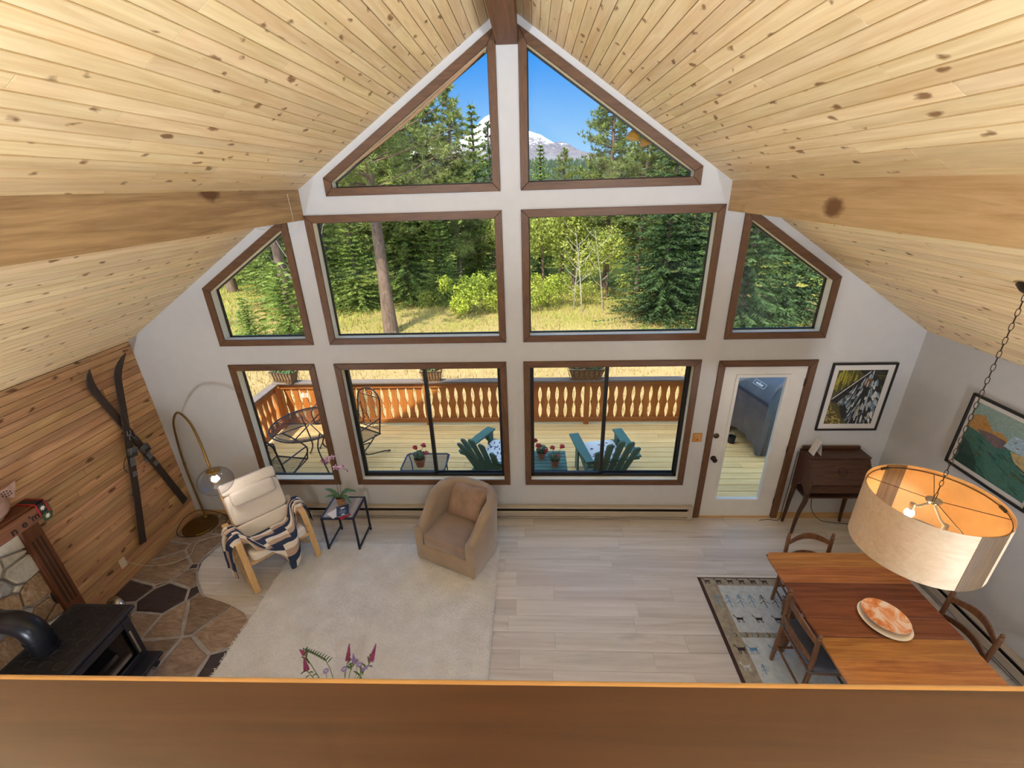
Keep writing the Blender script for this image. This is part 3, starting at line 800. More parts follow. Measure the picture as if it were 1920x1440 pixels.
for i, (poly, lab, kind) in enumerate(wins):
    w = struct('window_%d' % (i+1), lab); casing(w, poly); jambs(w, poly)
    q = inset(poly, 0.070)
    if kind in ('fixed', 'thin'):
        r = inset(q, 0.012); mm = xz(MB())
        for a in range(len(q)):
            b = (a+1) % len(q); mm.prism([q[a], q[b], r[b], r[a]], 0.096, 0.125)
        mm.build('sash', 'black_sash', w)
        mm = xz(MB()); mm.prism(r, 0.108, 0.114); mm.build('pane', 'window_glass', w)
    else:
        x0, x1, z0, z1 = q[0][0], q[1][0], q[0][1], q[2][1]; xm = -1.037 if i == 7 else 1.02
        mm = MB()
        for (a, b, c, d) in ((x0, x0+0.03, z0, z1), (x1-0.03, x1, z0, z1), (x0, x1, z0, z0+0.035), (x0, x1, z1-0.012, z1)):
            mm.box(a, 0.075, c, b, 0.14, d)
        mm.build('sash_frame', 'black_sash', w)
        for a, b, yy in ((x0+0.03, xm+0.02, 0.090), (xm-0.02, x1-0.03, 0.118)):
            mm = MB()
            for (c, d, e, f) in ((a, a+0.012 if a < xm-0.5 else a+0.04, z0+0.035, z1-0.012), (b-0.04 if b < xm+0.5 else b-0.012, b, z0+0.035, z1-0.012), (a, b, z0+0.033, z0+0.05), (a, b, z1-0.024, z1-0.012)):
                mm.box(c, yy-0.010, e, d, yy+0.010, f)
            sl = mm.build('sliding_sash', 'black_sash', w)
            MB().box(a+0.006, yy-0.002, z0+0.04, b-0.006, yy+0.002, z1-0.016).build('pane', 'window_glass', sl)

# glazed door
d1 = struct('door_1', 'white door with a tall glass panel and brown casing')
casing(d1, DO, True)
m = MB(); m.box(2.245, 0.0, 0, 2.262, 0.14, 2.065); m.box(3.143, 0.0, 0, 3.16, 0.14, 2.065); m.box(2.245, 0.0, 2.048, 3.16, 0.14, 2.065); m.build('door_jamb', 'trim_wood', d1)
MB().box(2.245, -0.01, -0.005, 3.16, 0.17, 0.012, 0.004).build('threshold', 'base_pine', d1)
X0, X1, Z0, Z1 = 2.264, 3.141, 0.014, 2.046; gx0, gx1, gz0, gz1 = 2.432, 2.952, 0.272, 1.921
m = MB(); yA, yB = 0.012, 0.056
for a, b, c, d in ((X0, gx0, Z0, Z1), (gx1, X1, Z0, Z1), (gx0, gx1, Z0, gz0), (gx0, gx1, gz1, Z1)): m.box(a, yA, c, b, yB, d)
slab = m.build('door_slab', 'door_white', d1)
m = MB()
for a, b, c, d in ((gx0-0.03, gx0+0.008, gz0-0.03, gz1+0.03), (gx1-0.008, gx1+0.03, gz0-0.03, gz1+0.03), (gx0, gx1, gz0-0.03, gz0+0.008), (gx0, gx1, gz1-0.008, gz1+0.03)): m.box(a, 0.001, c, b, 0.013, d, 0.005)
m.build('glazing_bead', 'door_white', slab)
MB().box(gx0, 0.03, gz0, gx1, 0.036, gz1).build('pane', 'window_glass', slab)
def yl(m, c):   # lathe axis along -y
    m.M = Matrix.Translation(c) @ Matrix.Rotation(PI/2, 4, 'X'); return m
yl(MB(), (2.318, 0.012, 0.875)).lathe([(0.033, 0), (0.033, 0.006), (0.014, 0.010), (0.013, 0.03), (0.024, 0.036), (0.030, 0.05), (0.026, 0.064), (0.001, 0.068)], 20).build('door_knob', 'bronze', slab, smooth=True)
yl(MB(), (2.306, 0.012, 1.182)).lathe([(0.032, 0), (0.032, 0.010), (0.022, 0.018), (0.008, 0.02), (0.001, 0.02)], 20).build('deadbolt', 'bronze', slab, smooth=True)
for z in (0.25, 1.0, 1.85): MB().box(3.136, -0.004, z-0.045, 3.15, 0.012, z+0.045).build('hinge', 'bronze', d1)

# baseboards
S(MB().box(3.216, -0.014, 0, XR, 0, 0.085, 0.003).build('baseboard_front', 'base_pine'), 'pine baseboard between the door and the right wall')
S(MB().box(XL, -0.014, 0, -2.86, 0, 0.085, 0.003).build('baseboard_left', 'base_pine'), 'pine baseboard behind the arc lamp')

# roof over everything with overhanging eaves, its underside seen from the deck
m = MB()
for s, X, sl in ((-1, -4.95, SL), (1, 4.95, SR)):
    z = RIDGE-abs(X)*sl
    m.add([(0, YB-0.4, RIDGE+0.07), (0, 0.45, RIDGE+0.07), (X, 0.45, z+0.07), (X, YB-0.4, z+0.07), (0, YB-0.4, RIDGE+0.24), (0, 0.45, RIDGE+0.24), (X, 0.45, z+0.24), (X, YB-0.4, z+0.24)],
          [(0, 1, 2, 3), (4, 5, 6, 7), (0, 1, 5, 4), (2, 3, 7, 6), (0, 3, 7, 4), (1, 2, 6, 5)])
S(m.build('trim_3', 'soffit'), 'roof overhang outside the gable')

# loft railing in front of the camera
lr = thing('loft_railing', 'honey brown wooden loft railing along the bottom edge of the view', 'railing', (0, -4.28, 2.46))
m = MB(); prof = [(-4.352, 3.362), (-4.352, 3.392), (-4.344, 3.400), (-4.2225, 3.400), (-4.2225, 3.362)]
for x in (XL+0.002, XR-0.002): m.v += [(x, p[0]+0.0115*(x-0.16), p[1]) for p in prof]
n = len(prof); m.f = [(i, (i+1) % n, n+(i+1) % n, n+i) for i in range(n)]+[tuple(range(n)), tuple(range(n, 2*n))]; m.mi = [0]*len(m.f)
m.build('top_rail', 'rail_oak', lr, W=True, smooth=True, ang=50)
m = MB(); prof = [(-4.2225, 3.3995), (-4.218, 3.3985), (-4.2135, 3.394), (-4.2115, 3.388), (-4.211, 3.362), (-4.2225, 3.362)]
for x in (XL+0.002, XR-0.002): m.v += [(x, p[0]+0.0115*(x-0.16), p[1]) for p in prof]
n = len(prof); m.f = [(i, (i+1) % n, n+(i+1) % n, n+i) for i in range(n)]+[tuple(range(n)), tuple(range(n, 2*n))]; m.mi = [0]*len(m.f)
m.build('lit_edge_strip', 'rail_lit_edge', lr, W=True, smooth=True, ang=50)  # added pale strip, window light on the far edge done as lighter wood
MB().box(XL+0.002, -4.325, 2.46, XR-0.002, -4.245, 2.50).build('bottom_rail', 'rail_oak', lr, W=True)
bm_ = MB().box(-0.02, -0.02, 0, 0.02, 0.02, 0.864).mesh('baluster', 'rail_oak')
x = XL+0.15
while x < XR-0.05:
    o = bpy.data.objects.new('baluster', bm_); COL.objects.link(o); o.parent = lr; o.location = (x, 0.0115*(x-0.16), 0.04); x += 0.14

# baseboard heaters
def heater(name, label, p0, p1, out):
    """p0..p1 along the wall at floor level; out = direction into the room"""
    p0, p1, out = Vector(p0), Vector(p1), Vector(out); L = (p1-p0).length; d = (p1-p0).normalized()
    t = thing(name, label, 'heater', p0)
    M = Matrix((d, out, Vector((0, 0, 1)))).transposed().to_4x4()
    def part(nm, mat, *b):
        m = MB(); m.M = M; m.box(*b); return m.build(nm, mat, t)
    part('back_plate', 'heater_dark', 0.0, 0.0, 0.02, L, 0.03, 0.17)
    part('hood', 'heater_beige', 0.0, 0.0, 0.165, L, 0.058, 0.192, 0.004)
    part('front_panel', 'heater_beige', 0.0, 0.052, 0.050, L, 0.064, 0.132, 0.004)
    part('lower_lip', 'heater_beige', 0.0, 0.0, 0.018, L, 0.056, 0.032, 0.003)
    part('end_cap', 'heater_beige', -0.004, 0.0, 0.016, 0.05, 0.068, 0.195, 0.004); part('end_cap', 'heater_beige', L-0.05, 0.0, 0.016, L+0.004, 0.068, 0.195, 0.004)
heater('baseboard_heater', 'long beige baseboard heater under the gable windows', (-2.82, -0.002, 0), (2.15, -0.002, 0), (0, -1, 0))
heater('baseboard_heater', 'beige baseboard heater along the white right wall by the table', (XR-0.002, -0.95, 0), (XR-0.002, -4.0, 0), (-1, 0, 0))

# ------------------------------------------------------------------ left side of the room
def strip(m, path, x0, x1, th):
    """bent sheet: path of (y, z), from x0 to x1, th thick"""
    P = [Vector((0, p[0], p[1])) for p in path]; n = len(P); vs = []
    for i in range(n):
        t = (P[min(i+1, n-1)]-P[max(i-1, 0)]).normalized(); nn = Vector((0, -t.z, t.y))*th/2
        for x, s in ((x0, 1), (x1, 1), (x1, -1), (x0, -1)): vs.append((x, P[i].y+nn.y*s, P[i].z+nn.z*s))
    fs = [(0, 1, 2, 3), tuple(range(4*n-4, 4*n))]
    for i in range(n-1):
        for k in range(4): fs.append((4*i+k, 4*i+(k+1) % 4, 4*i+4+(k+1) % 4, 4*i+4+k))
    m.add(vs, fs); return m
def pad(m, c, w, d, h, rx=0.0, ry=0.0, rz=0.0, e=0.28, e2=0.22):
    old = m.M; m.M = old @ Matrix.Translation(c) @ Matrix.Rotation(rz, 4, 'Z') @ Matrix.Rotation(ry, 4, 'Y') @ Matrix.Rotation(rx, 4, 'X')
    m.ell((0, 0, 0), w/2, d/2, h/2, e, e2, 28, 12); m.M = old; return m

# arc lamp
al = thing('arc_floor_lamp', 'brass arc floor lamp with a smoky glass globe shade', 'lamp', (-4.075, -0.25, 0.02))
m = MB(); m.lathe([(0.001, 0), (0.196, 0), (0.200, 0.006), (0.200, 0.02), (0.192, 0.028), (0.001, 0.030)], 40); m.build('base', 'brass_dark', al, smooth=True)
ap = cr([(-4.098, -0.105, 0.05), (-4.115, -0.1, 0.45), (-4.112, -0.1, 0.9), (-4.052, -0.135, 1.25), (-3.925, -0.225, 1.53), (-3.65, -0.42, 1.755), (-3.395, -0.6, 1.735), (-3.225, -0.75, 1.585), (-3.12, -0.86, 1.345)], 8)
m = MB(); m.tube([tuple(p) for p in ap], 0.0125, 10); m.build('pole', 'brass', al, W=True, smooth=True)
m = MB(); m.lathe([(0.0165, 0), (0.0165, 0.03)], 12, (-4.112, -0.1, 0.86)); m.build('pole_joint', 'brass', al, W=True, smooth=True)
m = MB(); m.lathe([(0.022, 0), (0.022, 0.02), (0.014, 0.03)], 12, (-4.098, -0.105, 0.048)); m.build('pole_foot', 'brass', al, W=True, smooth=True)
GC = Vector((-3.09, -0.88, 1.195)); tilt = Matrix.Translation(GC) @ Matrix.Rotation(0.10, 4, 'Y')
m = MB(); m.M = tilt
pr = [(0.165*math.sin(a)*(1.0), 0.138*math.cos(a)) for a in [PI*k/18 for k in range(2, 19)]]; pr[-1] = (0.001, -0.138)
m.lathe(pr, 32, caps=False); m.build('globe_shade', 'globe_glass', al, W=True, smooth=True)
m = MB(); m.M = tilt; m.lathe([(0.001, 0.15), (0.02, 0.15), (0.022, 0.142), (0.060, 0.134), (0.066, 0.126), (0.02, 0.12), (0.018, 0.07), (0.001, 0.07)], 24); m.build('shade_cap', 'brass', al, W=True, smooth=True)
m = MB(); m.M = tilt; m.ell((0, 0, 0.03), 0.032, 0.032, 0.042, 1, 1, 16, 10); m.build('bulb', 'bulb_white', al, W=True, smooth=True)
lamp_light('arc_lamp_bulb', GC+Vector((0, 0, 0.03)), 9, 0.04, (1.0, 0.93, 0.82))
m = MB(); m.tube([tuple(p) for p in cr([(-4.0, -0.44, 0.05), (-4.16, -0.45, 0.03), (-4.27, -0.40, 0.06), (-4.275, -0.22, 0.13), (-4.2, -0.07, 0.13), (-4.05, -0.03, 0.08), (-3.86, -0.06, 0.03), (-3.78, -0.2, 0.03)], 7)], 0.0045, 6)
tag(m.build('lamp_cord', 'cord_black', smooth=True), 'black lamp cord looping around the brass lamp base', 'cord')

# skis on the pine wall
def ski(label, tip, tail, xoff, seed, binding=0.44):
    rnd = random.Random(seed)
    tip = Vector((0, tip[0], tip[1])); tail = Vector((0, tail[0], tail[1])); ax = (tip-tail); L = ax.length; ax.normalize(); sd = Vector((1, 0, 0)).cross(ax)
    t = thing('ski', label, 'ski', (XL+xoff, tail.y, tail.z), 0, 'crossed skis on the pine wall')
    base = Vector((XL+xoff, 0, 0))
    def wid(s):
        q = s/L
        if q < 0.88: return 0.036+0.006*abs(q-0.45)/0.45
        k = (q-0.88)/0.12; return 0.042+0.004*math.sin(k*PI)-0.041*k**2.6
    def lift(s):
        q = s/L; return 0.012*math.sin(min(q/0.85, 1)*PI)+(0.13*((q-0.86)/0.14)**2 if q > 0.86 else 0)
    m = MB(); N = 46; vs = []; fs = []
    for i in range(N+1):
        s = L*i/N; c = base+tail+ax*s+Vector((lift(s), 0, 0)); w = wid(s)
        th = 0.012+0.010*math.exp(-((s/L-0.45)/0.2)**2)
        for a, b in ((-1, -1), (1, -1), (0.92, 1), (0.25, 1.05), (-0.25, 1.05), (-0.92, 1)): vs.append(tuple(c+sd*w*a+Vector((th*b/2, 0, 0))))
    for i in range(N):
        for k in range(6): fs.append((6*i+k, 6*i+(k+1) % 6, 6*i+6+(k+1) % 6, 6*i+6+k))
    fs += [tuple(range(6)), tuple(range(6*N, 6*N+6))]
    m.add(vs, fs); m.build('ski_body', 'ski_wood', t, W=True)
    def at(q, a, h): return base+tail+ax*(q*L)+sd*a+Vector((lift(q*L)+0.012+h, 0, 0))
    F = lambda q: Matrix((sd, ax, Vector((1, 0, 0)))).transposed().to_4x4()
    def plate(nm, mat, q, a, w, l, h):
        mm = MB(); M = F(q); M.translation = at(q, a, h/2); mm.M = M; mm.box(-w/2, -l/2, -h/2, w/2, l/2, h/2, 0.002); return mm.build(nm, mat, t, W=True)
    plate('toe_iron', 'binding_metal', binding, 0, 0.088, 0.075, 0.01); plate('toe_iron', 'binding_metal', binding, -0.043, 0.008, 0.07, 0.04); plate('toe_iron', 'binding_metal', binding, 0.043, 0.008, 0.07, 0.04)
    plate('foot_plate', 'binding_metal', binding-0.055, 0, 0.062, 0.10, 0.004); plate('binding_strap', 'binding_strap', binding-0.022, 0, 0.092, 0.03, 0.03)
    plate('heel_plate', 'binding_metal', binding-0.12, 0, 0.05, 0.06, 0.005)
    for a in (-0.018, 0.0, 0.018): plate('cable_guide', 'binding_metal', binding+0.075+abs(a), a, 0.008, 0.06, 0.012)
    mm = MB(); pts = [at(binding, 0.045, 0.02), at(binding-0.01, 0.09, 0.03), at(binding-0.045, 0.135, 0.03), at(binding-0.085, 0.12, 0.02), at(binding-0.115, 0.03, 0.01)] if seed == 1 else \
        [at(binding, 0.045, 0.02), at(binding-0.02, 0.10, 0.05), at(binding-0.05, 0.105, 0.05), at(binding-0.06, 0.05, 0.03)]
    mm.tube([tuple(p) for p in cr(pts, 6)], 0.0035, 6); mm.build('binding_cable', 'binding_strap', t, W=True, smooth=True)
    if seed == 2:
        mm = MB(); M = F(0.4); M.translation = at(binding-0.045, 0.105, 0.05); mm.M = M; mm.box(-0.012, -0.03, -0.006, 0.012, 0.03, 0.006, 0.003); mm.build('cable_lever', 'binding_metal', t, W=True)
    else:
        mm = MB(); M = F(0.4); M.translation = at(0.56, 0.0, 0.004); mm.M = M; mm.lathe([(0.006, -0.003), (0.006, 0.004), (0.001, 0.006)], 8); mm.build('screw', 'chrome', t, W=True)
ski('old dark wooden ski lying underneath at the crossing, tip farther from the window', (-0.672, 2.366), (-0.124, 0.318), 0.024, 2, 0.47)
ski('old dark wooden ski on top at the crossing, its tip nearer the window wall', (-0.278, 2.394), (-0.847, 0.316), 0.062, 1, 0.50)

# fireplace: stone panel, oak posts, mantel with lettering
fp = thing('fireplace', 'stone fireplace with fluted oak post and lettered oak mantel', 'fireplace', (XL+0.004, -2.3, 0.024))
def wallM(x0): return Matrix(((0, 0, 1, x0), (1, 0, 0, 0), (0, 1, 0, 0), (0, 0, 0, 1)))
m = MB(); m.box(XL, -3.0, 0.0, XL+0.03, -1.70, 1.40); mort = m.build('mortar', 'grout', fp, W=True)
random.seed(33)
seeds = [(-1.86, 0.985, 0.01, 'c'), (-2.0, 0.93, 0.0, 'g'), (-1.945, 0.866, -0.004, 'c'), (-1.84, 0.71, 0.012, 'r'), (-2.06, 0.75, 0.008, 'r'), (-1.944, 0.60, -0.004, 'g'), (-1.865, 0.52, 0.004, 'r'), (-1.81, 0.41, 0.0, 'r'), (-1.77, 0.52, -0.004, 'd'),
         (-2.19, 0.42, 0.01, 'r'), (-2.05, 0.47, 0.0, 'g'), (-1.81, 1.25, 0.012, 'c'), (-1.86, 1.12, 0.004, 'c'), (-2.05, 1.15, 0.012, 'c'), (-2.2, 0.95, 0.01, 'c'), (-2.22, 0.68, 0.01, 'g'), (-1.86, 0.25, 0.01, 'c'), (-2.1, 0.2, 0.01, 'r')]
for a in (-2.45, -2.72):
    for b in (0.2, 0.5, 0.8, 1.1): seeds.append((a+random.uniform(-0.06, 0.06), b+random.uniform(-0.06, 0.06), 0.0, random.choice('crg')))
reg = [(-2.96, 0.0), (-1.72, 0.0), (-1.72, 1.36), (-2.96, 1.36)]
for i, c in cells(reg, [s[:3] for s in seeds], 0.022):
    m = MB(); m.M = wallM(XL+0.03); m.stone(c, -0.005, 0.030+random.uniform(-0.006, 0.012), 0.014)
    m.build('stone', {'c': 'stone_cream', 'r': 'stone_rust', 'g': 'stone_grey', 'd': 'flag_dark'}[seeds[i][3]], mort, W=True)
for y0 in (-1.760, -3.0):
    post = MB().box(XL, y0, 0.0, XL+0.098, y0+0.155, 1.345, 0.006).build('post', 'mantel_oak', fp, W=True)
    for k in range(3):
        c = y0+0.155/2+(k-1)*0.036
        m = MB(); m.M = wallM(XL+0.098); pl = []
        for s in range(9): a = PI*s/8; pl.append((c+0.009*math.cos(a), 1.16+0.009*math.sin(a)))
        for s in range(9): a = PI+PI*s/8; pl.append((c+0.009*math.cos(a), 0.42+0.009*math.sin(a)))
        m.prism(pl, -0.004, 0.0012); m.build('flute', 'dark_gap', post, W=True)
    m = MB().box(XL, y0-0.012, 0.0, XL+0.112, y0+0.167, 0.14, 0.008); m.build('plinth', 'mantel_oak', fp, W=True)
man = MB().box(XL, -3.05, 1.345, XL+0.19, -1.528, 1.470, 0.008).build('mantel', 'mantel_oak_y', fp, W=True)
m = MB().box(XL, -3.05, 1.470, XL+0.165, -1.535, 1.492, 0.004); m.build('mantel_cap', 'mantel_oak', fp, W=True)
for ch, yy, zz, sz in (('n', -1.845, 1.392, 0.125), ('e', -1.762, 1.397, 0.115), ("'m", -1.678, 1.401, 0.105)):
    m = MB(); m.M = wallM(XL+0.191) @ Matrix.Translation((yy, zz, 0)) @ Matrix.Rotation(0.0, 4, 'Z'); m.text(ch, sz*0.8, 0.0015, off=0.0012); m.build('letter', 'lettering', man, W=True)

# embroidered strap over the mantel end, fish ornament above
st = thing('embroidered_strap', 'black and red strap with white embroidered flowers hung over the mantel end', 'strap', (XL+0.1, -1.6, 1.49))
xf = XL+0.193
m = MB(); m.box(XL+0.02, -1.635, 1.4935, xf+0.006, -1.565, 1.500); m.box(xf, -1.635, 1.372, xf+0.006, -1.565, 1.500); m.build('band', 'strap_black', st, W=True)
m = MB()
for y in (-1.638, -1.570): m.box(XL+0.02, y, 1.494, xf+0.0075, y+0.008, 1.5015); m.box(xf, y, 1.372, xf+0.0075, y+0.008, 1.5)
m.build('red_edge', 'strap_red', st, W=True)
m = MB(); m.M = wallM(xf); m.prism([(-1.64, 1.376), (-1.575, 1.398), (-1.545, 1.36), (-1.565, 1.318), (-1.625, 1.312)], 0.0, 0.007); m.build('bell_tag', 'leaf_dark', st, W=True)
def flower8(m, c, r):
    pl = []
    for k in range(16): a = PI*k/8; q = r if k % 2 == 0 else r*0.42; pl.append((c[0]+q*math.cos(a), c[1]+q*math.sin(a)))
    m.prism(pl, 0.0, 0.003)
for c, r, h in (((-1.60, 1.44), 0.026, 0.007), ((-1.594, 1.352), 0.026, 0.008)):
    m = MB(); m.M = wallM(xf+h); flower8(m, c, r); m.build('flower', 'strap_white', st, W=True)
fi = thing('fish_ornament', 'pink clay fish with dotted tail fin standing on the mantel', 'ornament', (XL+0.09, -1.78, 1.492))
m = MB(); m.ell((XL+0.09, -1.86, 1.60), 0.05, 0.155, 0.107, 0.9, 1.0, 24, 14); m.ell((XL+0.09, -1.86, 1.505), 0.04, 0.07, 0.014, 0.8, 1, 16, 8); m.build('body', 'ceramic_pink', fi, W=True, smooth=True)
m = MB(); m.M = wallM(XL+0.08); m.prism([(-1.76, 1.61), (-1.71, 1.635), (-1.665, 1.60), (-1.60, 1.735), (-1.69, 1.715), (-1.76, 1.72), (-1.79, 1.67)], 0.0, 0.022); tail = m.build('tail_fin', 'ceramic_pink', fi, W=True)
for k in range(11):
    m = MB(); m.M = wallM(XL+0.102); a, b = (-1.73+0.02*(k % 4), 1.645+0.022*(k//4)+0.004*(k % 2)); m.lathe([(0.007, 0), (0.006, 0.0015), (0.001, 0.002)], 8, (a, b, 0)); m.build('dot', 'ceramic_dark', tail, W=True)

# wood stove
sv = thing('wood_stove', 'black cast iron wood stove with glass door on the flagstone hearth', 'stove', (-3.5, -2.33, 0.022))
m = MB(); m.box(-3.735, -2.66, 0.16, -3.275, -2.01, 0.68, 0.012); m.build('firebox', 'stove_dark', sv, W=True)
top = MB().box(-3.775, -2.72, 0.685, -3.225, -1.965, 0.722, 0.010).build('top_plate', 'stove_iron', sv, W=True)
m = MB().box(-3.735, -2.68, 0.7215, -3.285, -2.005, 0.7245); m.build('trivet_plate', 'stove_dark', top, W=True)
for i in range(4):
    for j in range(7):
        cx, cy = -3.69+i*0.117, -2.05-j*0.092; m = MB()
        pts = []
        for k in range(14):
            a = 2*PI*k/14; pts.append((cx+0.040*math.copysign(abs(math.cos(a))**0.7, math.cos(a)), cy+0.030*math.copysign(abs(math.sin(a))**0.7, math.sin(a)), 0.7255))
        if (i+j) % 2: pts = pts[:9]; m.tube(pts, 0.0035, 5)
        else: m.tube(pts, 0.0035, 5, closed=True)
        m.build('relief_ring', 'stove_iron', top, W=True, smooth=True)
# door frame facing +x
dr = MB()
for b in ((-3.275, -2.64, 0.20, -3.245, -2.57, 0.66), (-3.275, -2.10, 0.20, -3.245, -2.03, 0.66), (-3.275, -2.57, 0.59, -3.245, -2.10, 0.66), (-3.275, -2.57, 0.20, -3.245, -2.10, 0.27)): dr.box(*b, 0.006)
door = dr.build('stove_door', 'stove_iron', sv, W=True)
MB().box(-3.262, -2.57, 0.27, -3.256, -2.10, 0.59).build('door_glass', 'stove_glass', door, W=True)
m = MB(); m.tube([(-3.300, -2.52, 0.32), (-3.300, -2.14, 0.32)], 0.045, 10); m.build('log', 'stove_log', sv, W=True, smooth=True)
m = MB(); m.tube([(-3.32, -2.50, 0.40), (-3.30, -2.22, 0.42)], 0.035, 10); m.build('log', 'stove_log', sv, W=True, smooth=True)
m = MB(); m.bar((-3.225, -2.10, 0.56), (-3.225, -2.10, 0.30), 0.012, 0.018); m.bar((-3.245, -2.10, 0.55), (-3.222, -2.10, 0.55), 0.012, 0.02); m.bar((-3.245, -2.10, 0.31), (-3.222, -2.10, 0.31), 0.012, 0.02); m.build('door_handle', 'chrome', door, W=True)
MB().box(-3.275, -2.66, 0.16, -3.13, -2.01, 0.195, 0.008).build('ash_lip', 'stove_iron', sv, W=True)
for x, y in ((-3.69, -2.60), (-3.69, -2.07), (-3.29, -2.60), (-3.29, -2.07)):
    m = MB(); dx = 0.06 if x > -3.5 else -0.03; dy = 0.05 if y > -2.3 else -0.05
    m.tube([(x, y, 0.17), (x+dx*0.4, y+dy*0.4, 0.09), (x+dx, y+dy, 0.024)], [0.035, 0.022, 0.026], 8); m.build('leg', 'stove_dark', sv, W=True, smooth=True)
sp = thing('stove_pipe', 'black stove pipe elbow rising from the stove into the stone chimney', 'pipe', (-3.585, -2.38, 0.722))
pp = cr([(-3.585, -2.38, 0.724), (-3.585, -2.38, 0.86), (-3.61, -2.38, 0.96), (-3.70, -2.38, 1.015), (-3.82, -2.38, 1.02), (XL+0.075, -2.38, 1.02)], 6)
m = MB(); m.tube([tuple(p) for p in pp], 0.082, 24); m.build('elbow', 'pipe_black', sp, W=True, smooth=True)
for p, q in (((-3.585, -2.38, 0.7235), (-3.585, -2.38, 0.76)), ((-3.86, -2.38, 1.02), (-3.875, -2.38, 1.02)), ((-3.588, -2.38, 0.855), (-3.590, -2.38, 0.87))):
    m = MB(); m.tube([p, q], 0.087, 24); m.build('seam_ring', 'pipe_black', sp, W=True, smooth=True)
ad = thing('air_duct', 'silver flexible air duct bending down behind the stove', 'duct', (-4.0, -1.5, 0.022))
m = MB(); pd = cr([(-4.10, -1.50, 0.06), (-4.06, -1.51, 0.17), (-3.99, -1.535, 0.21), (-3.92, -1.57, 0.16), (-3.90, -1.60, 0.026)], 9)
m.tube([tuple(p) for p in pd], [0.046+0.004*(i % 2) for i in range(len(pd))], 14); m.build('hose', 'chrome', ad, W=True, smooth=True)
m = MB(); m.lathe([(0.03, 0), (0.034, 0.04), (0.02, 0.05), (0.001, 0.05)], 12, (-4.12, -1.52, 0.026)); m.build('knob', 'black_metal', ad, W=True, smooth=True)

# wall outlet and its cord
ot = thing('wall_outlet', 'ivory wall outlet low on the pine wall', 'outlet', (XL, -1.08, 0.20))
m = MB(); m.box(XL+0.0005, -1.117, 0.200, XL+0.007, -1.045, 0.315, 0.002); m.build('cover_plate', 'outlet_ivory', ot, W=True)
for z in (0.235, 0.28): MB().box(XL+0.007, -1.097, z-0.014, XL+0.009, -1.065, z+0.014, 0.001).build('socket', 'outlet_ivory', ot, W=True)
m = MB(); m.tube([tuple(p) for p in cr([(XL+0.01, -1.05, 0.25), (-4.24, -0.98, 0.12), (-4.14, -0.90, 0.03), (-3.98, -0.86, 0.032), (-3.86, -0.74, 0.03), (-3.92, -0.55, 0.032), (-3.82, -0.46, 0.03), (-3.7, -0.42, 0.03)], 7)], 0.003, 5)
tag(m.build('extension_cord', 'cord_white', smooth=True), 'thin white cord from the outlet across the flagstones', 'cord')

# shag rug
random.seed(3)
RX0, RX1, RY0, RY1 = -2.66, -0.215, -2.85, -0.52
sr = thing('shag_rug', 'large cream shag rug in front of the tub chair', 'rug', (-1.44, -1.7, 0.0))
import mathutils
def rz_(x, y): return 0.037+0.006*mathutils.noise.noise(Vector((x*9, y*9, 0)))+0.005*mathutils.noise.noise(Vector((x*28, y*28, 4)))
def rug_fn(u, v):
    x = RX0+(RX1-RX0)*u; y = RY0+(RY1-RY0)*v; e = min(u, 1-u, v, 1-v)
    wob = 0.006*mathutils.noise.noise(Vector((x*3, y*3, 2))); return (x+wob, y+wob, rz_(x, y) if e > 0.004 else 0.004)
m = MB(); m.grid(rug_fn, 150, 150); m.build('pile', 'shag_wool', sr, W=True, smooth=True, ang=80)
m = MB(); vs = []; fs = []
for k in range(34000):
    x = random.uniform(RX0, RX1); y = random.uniform(RY0, RY1); a = random.uniform(0, 2*PI)+1.5*mathutils.noise.noise(Vector((x*2, y*2, 0))); l = random.uniform(0.012, 0.026); z = rz_(x, y)
    dx, dy = math.cos(a)*l, math.sin(a)*l; px, py = -math.sin(a)*0.004, math.cos(a)*0.004; o = len(vs)
    vs += [(x-px, y-py, z-0.003), (x+px, y+py, z-0.003), (x+dx, y+dy, z+random.uniform(0.004, 0.012))]; fs.append((o, o+1, o+2))
m.add(vs, fs); m.build('pile_tufts', 'shag_wool', sr, W=True, kind='stuff')

# bentwood lounge chair
lc = thing('lounge_chair', 'bentwood birch lounge chair with cream cushions and headrest', 'chair', (-2.775, -0.765, 0.0), 0.846)
arm = cr([(-0.31, 0.03, 0), (-0.315, 0.045, 0), (-0.26, 0.28, 0), (-0.20, 0.47, 0), (-0.175, 0.54, 0), (-0.12, 0.575, 0), (0.05, 0.555, 0), (0.20, 0.53, 0), (0.36, 0.525, 0)], 4)
run = cr([(-0.335, 0.028, 0), (-0.25, 0.02, 0), (0.0, 0.014, 0), (0.40, 0.014, 0)], 3)
rear = cr([(0.38, 0.022, 0), (0.34, 0.25, 0), (0.24, 0.5, 0)], 4)
for s in (-1, 1):
    x0, x1 = s*0.305, s*0.365
    m = MB(); strip(m, [(p[0], p[1]) for p in arm], x0, x1, 0.020); m.build('arm_frame', 'birch', lc)
    m = MB(); strip(m, [(p[0], p[1]) for p in run], x0, x1, 0.018); m.build('floor_runner', 'birch', lc)
    m = MB(); strip(m, [(p[0], p[1]) for p in rear], x0+s*0.002, x1-s*0.002, 0.018); m.build('rear_leg', 'birch', lc)
    seatp = cr([(-0.33, 0.395, 0), (-0.2, 0.375, 0), (0.02, 0.29, 0), (0.10, 0.30, 0), (0.18, 0.45, 0), (0.28, 0.75, 0), (0.36, 0.98, 0)], 4)
    m = MB(); strip(m, [(p[0], p[1]) for p in seatp], s*0.235, s*0.285, 0.018); m.build('seat_rail', 'birch', lc)
MB().box(-0.305, -0.285, 0.335, 0.305, -0.263, 0.385, 0.004).build('front_stretcher', 'birch', lc)
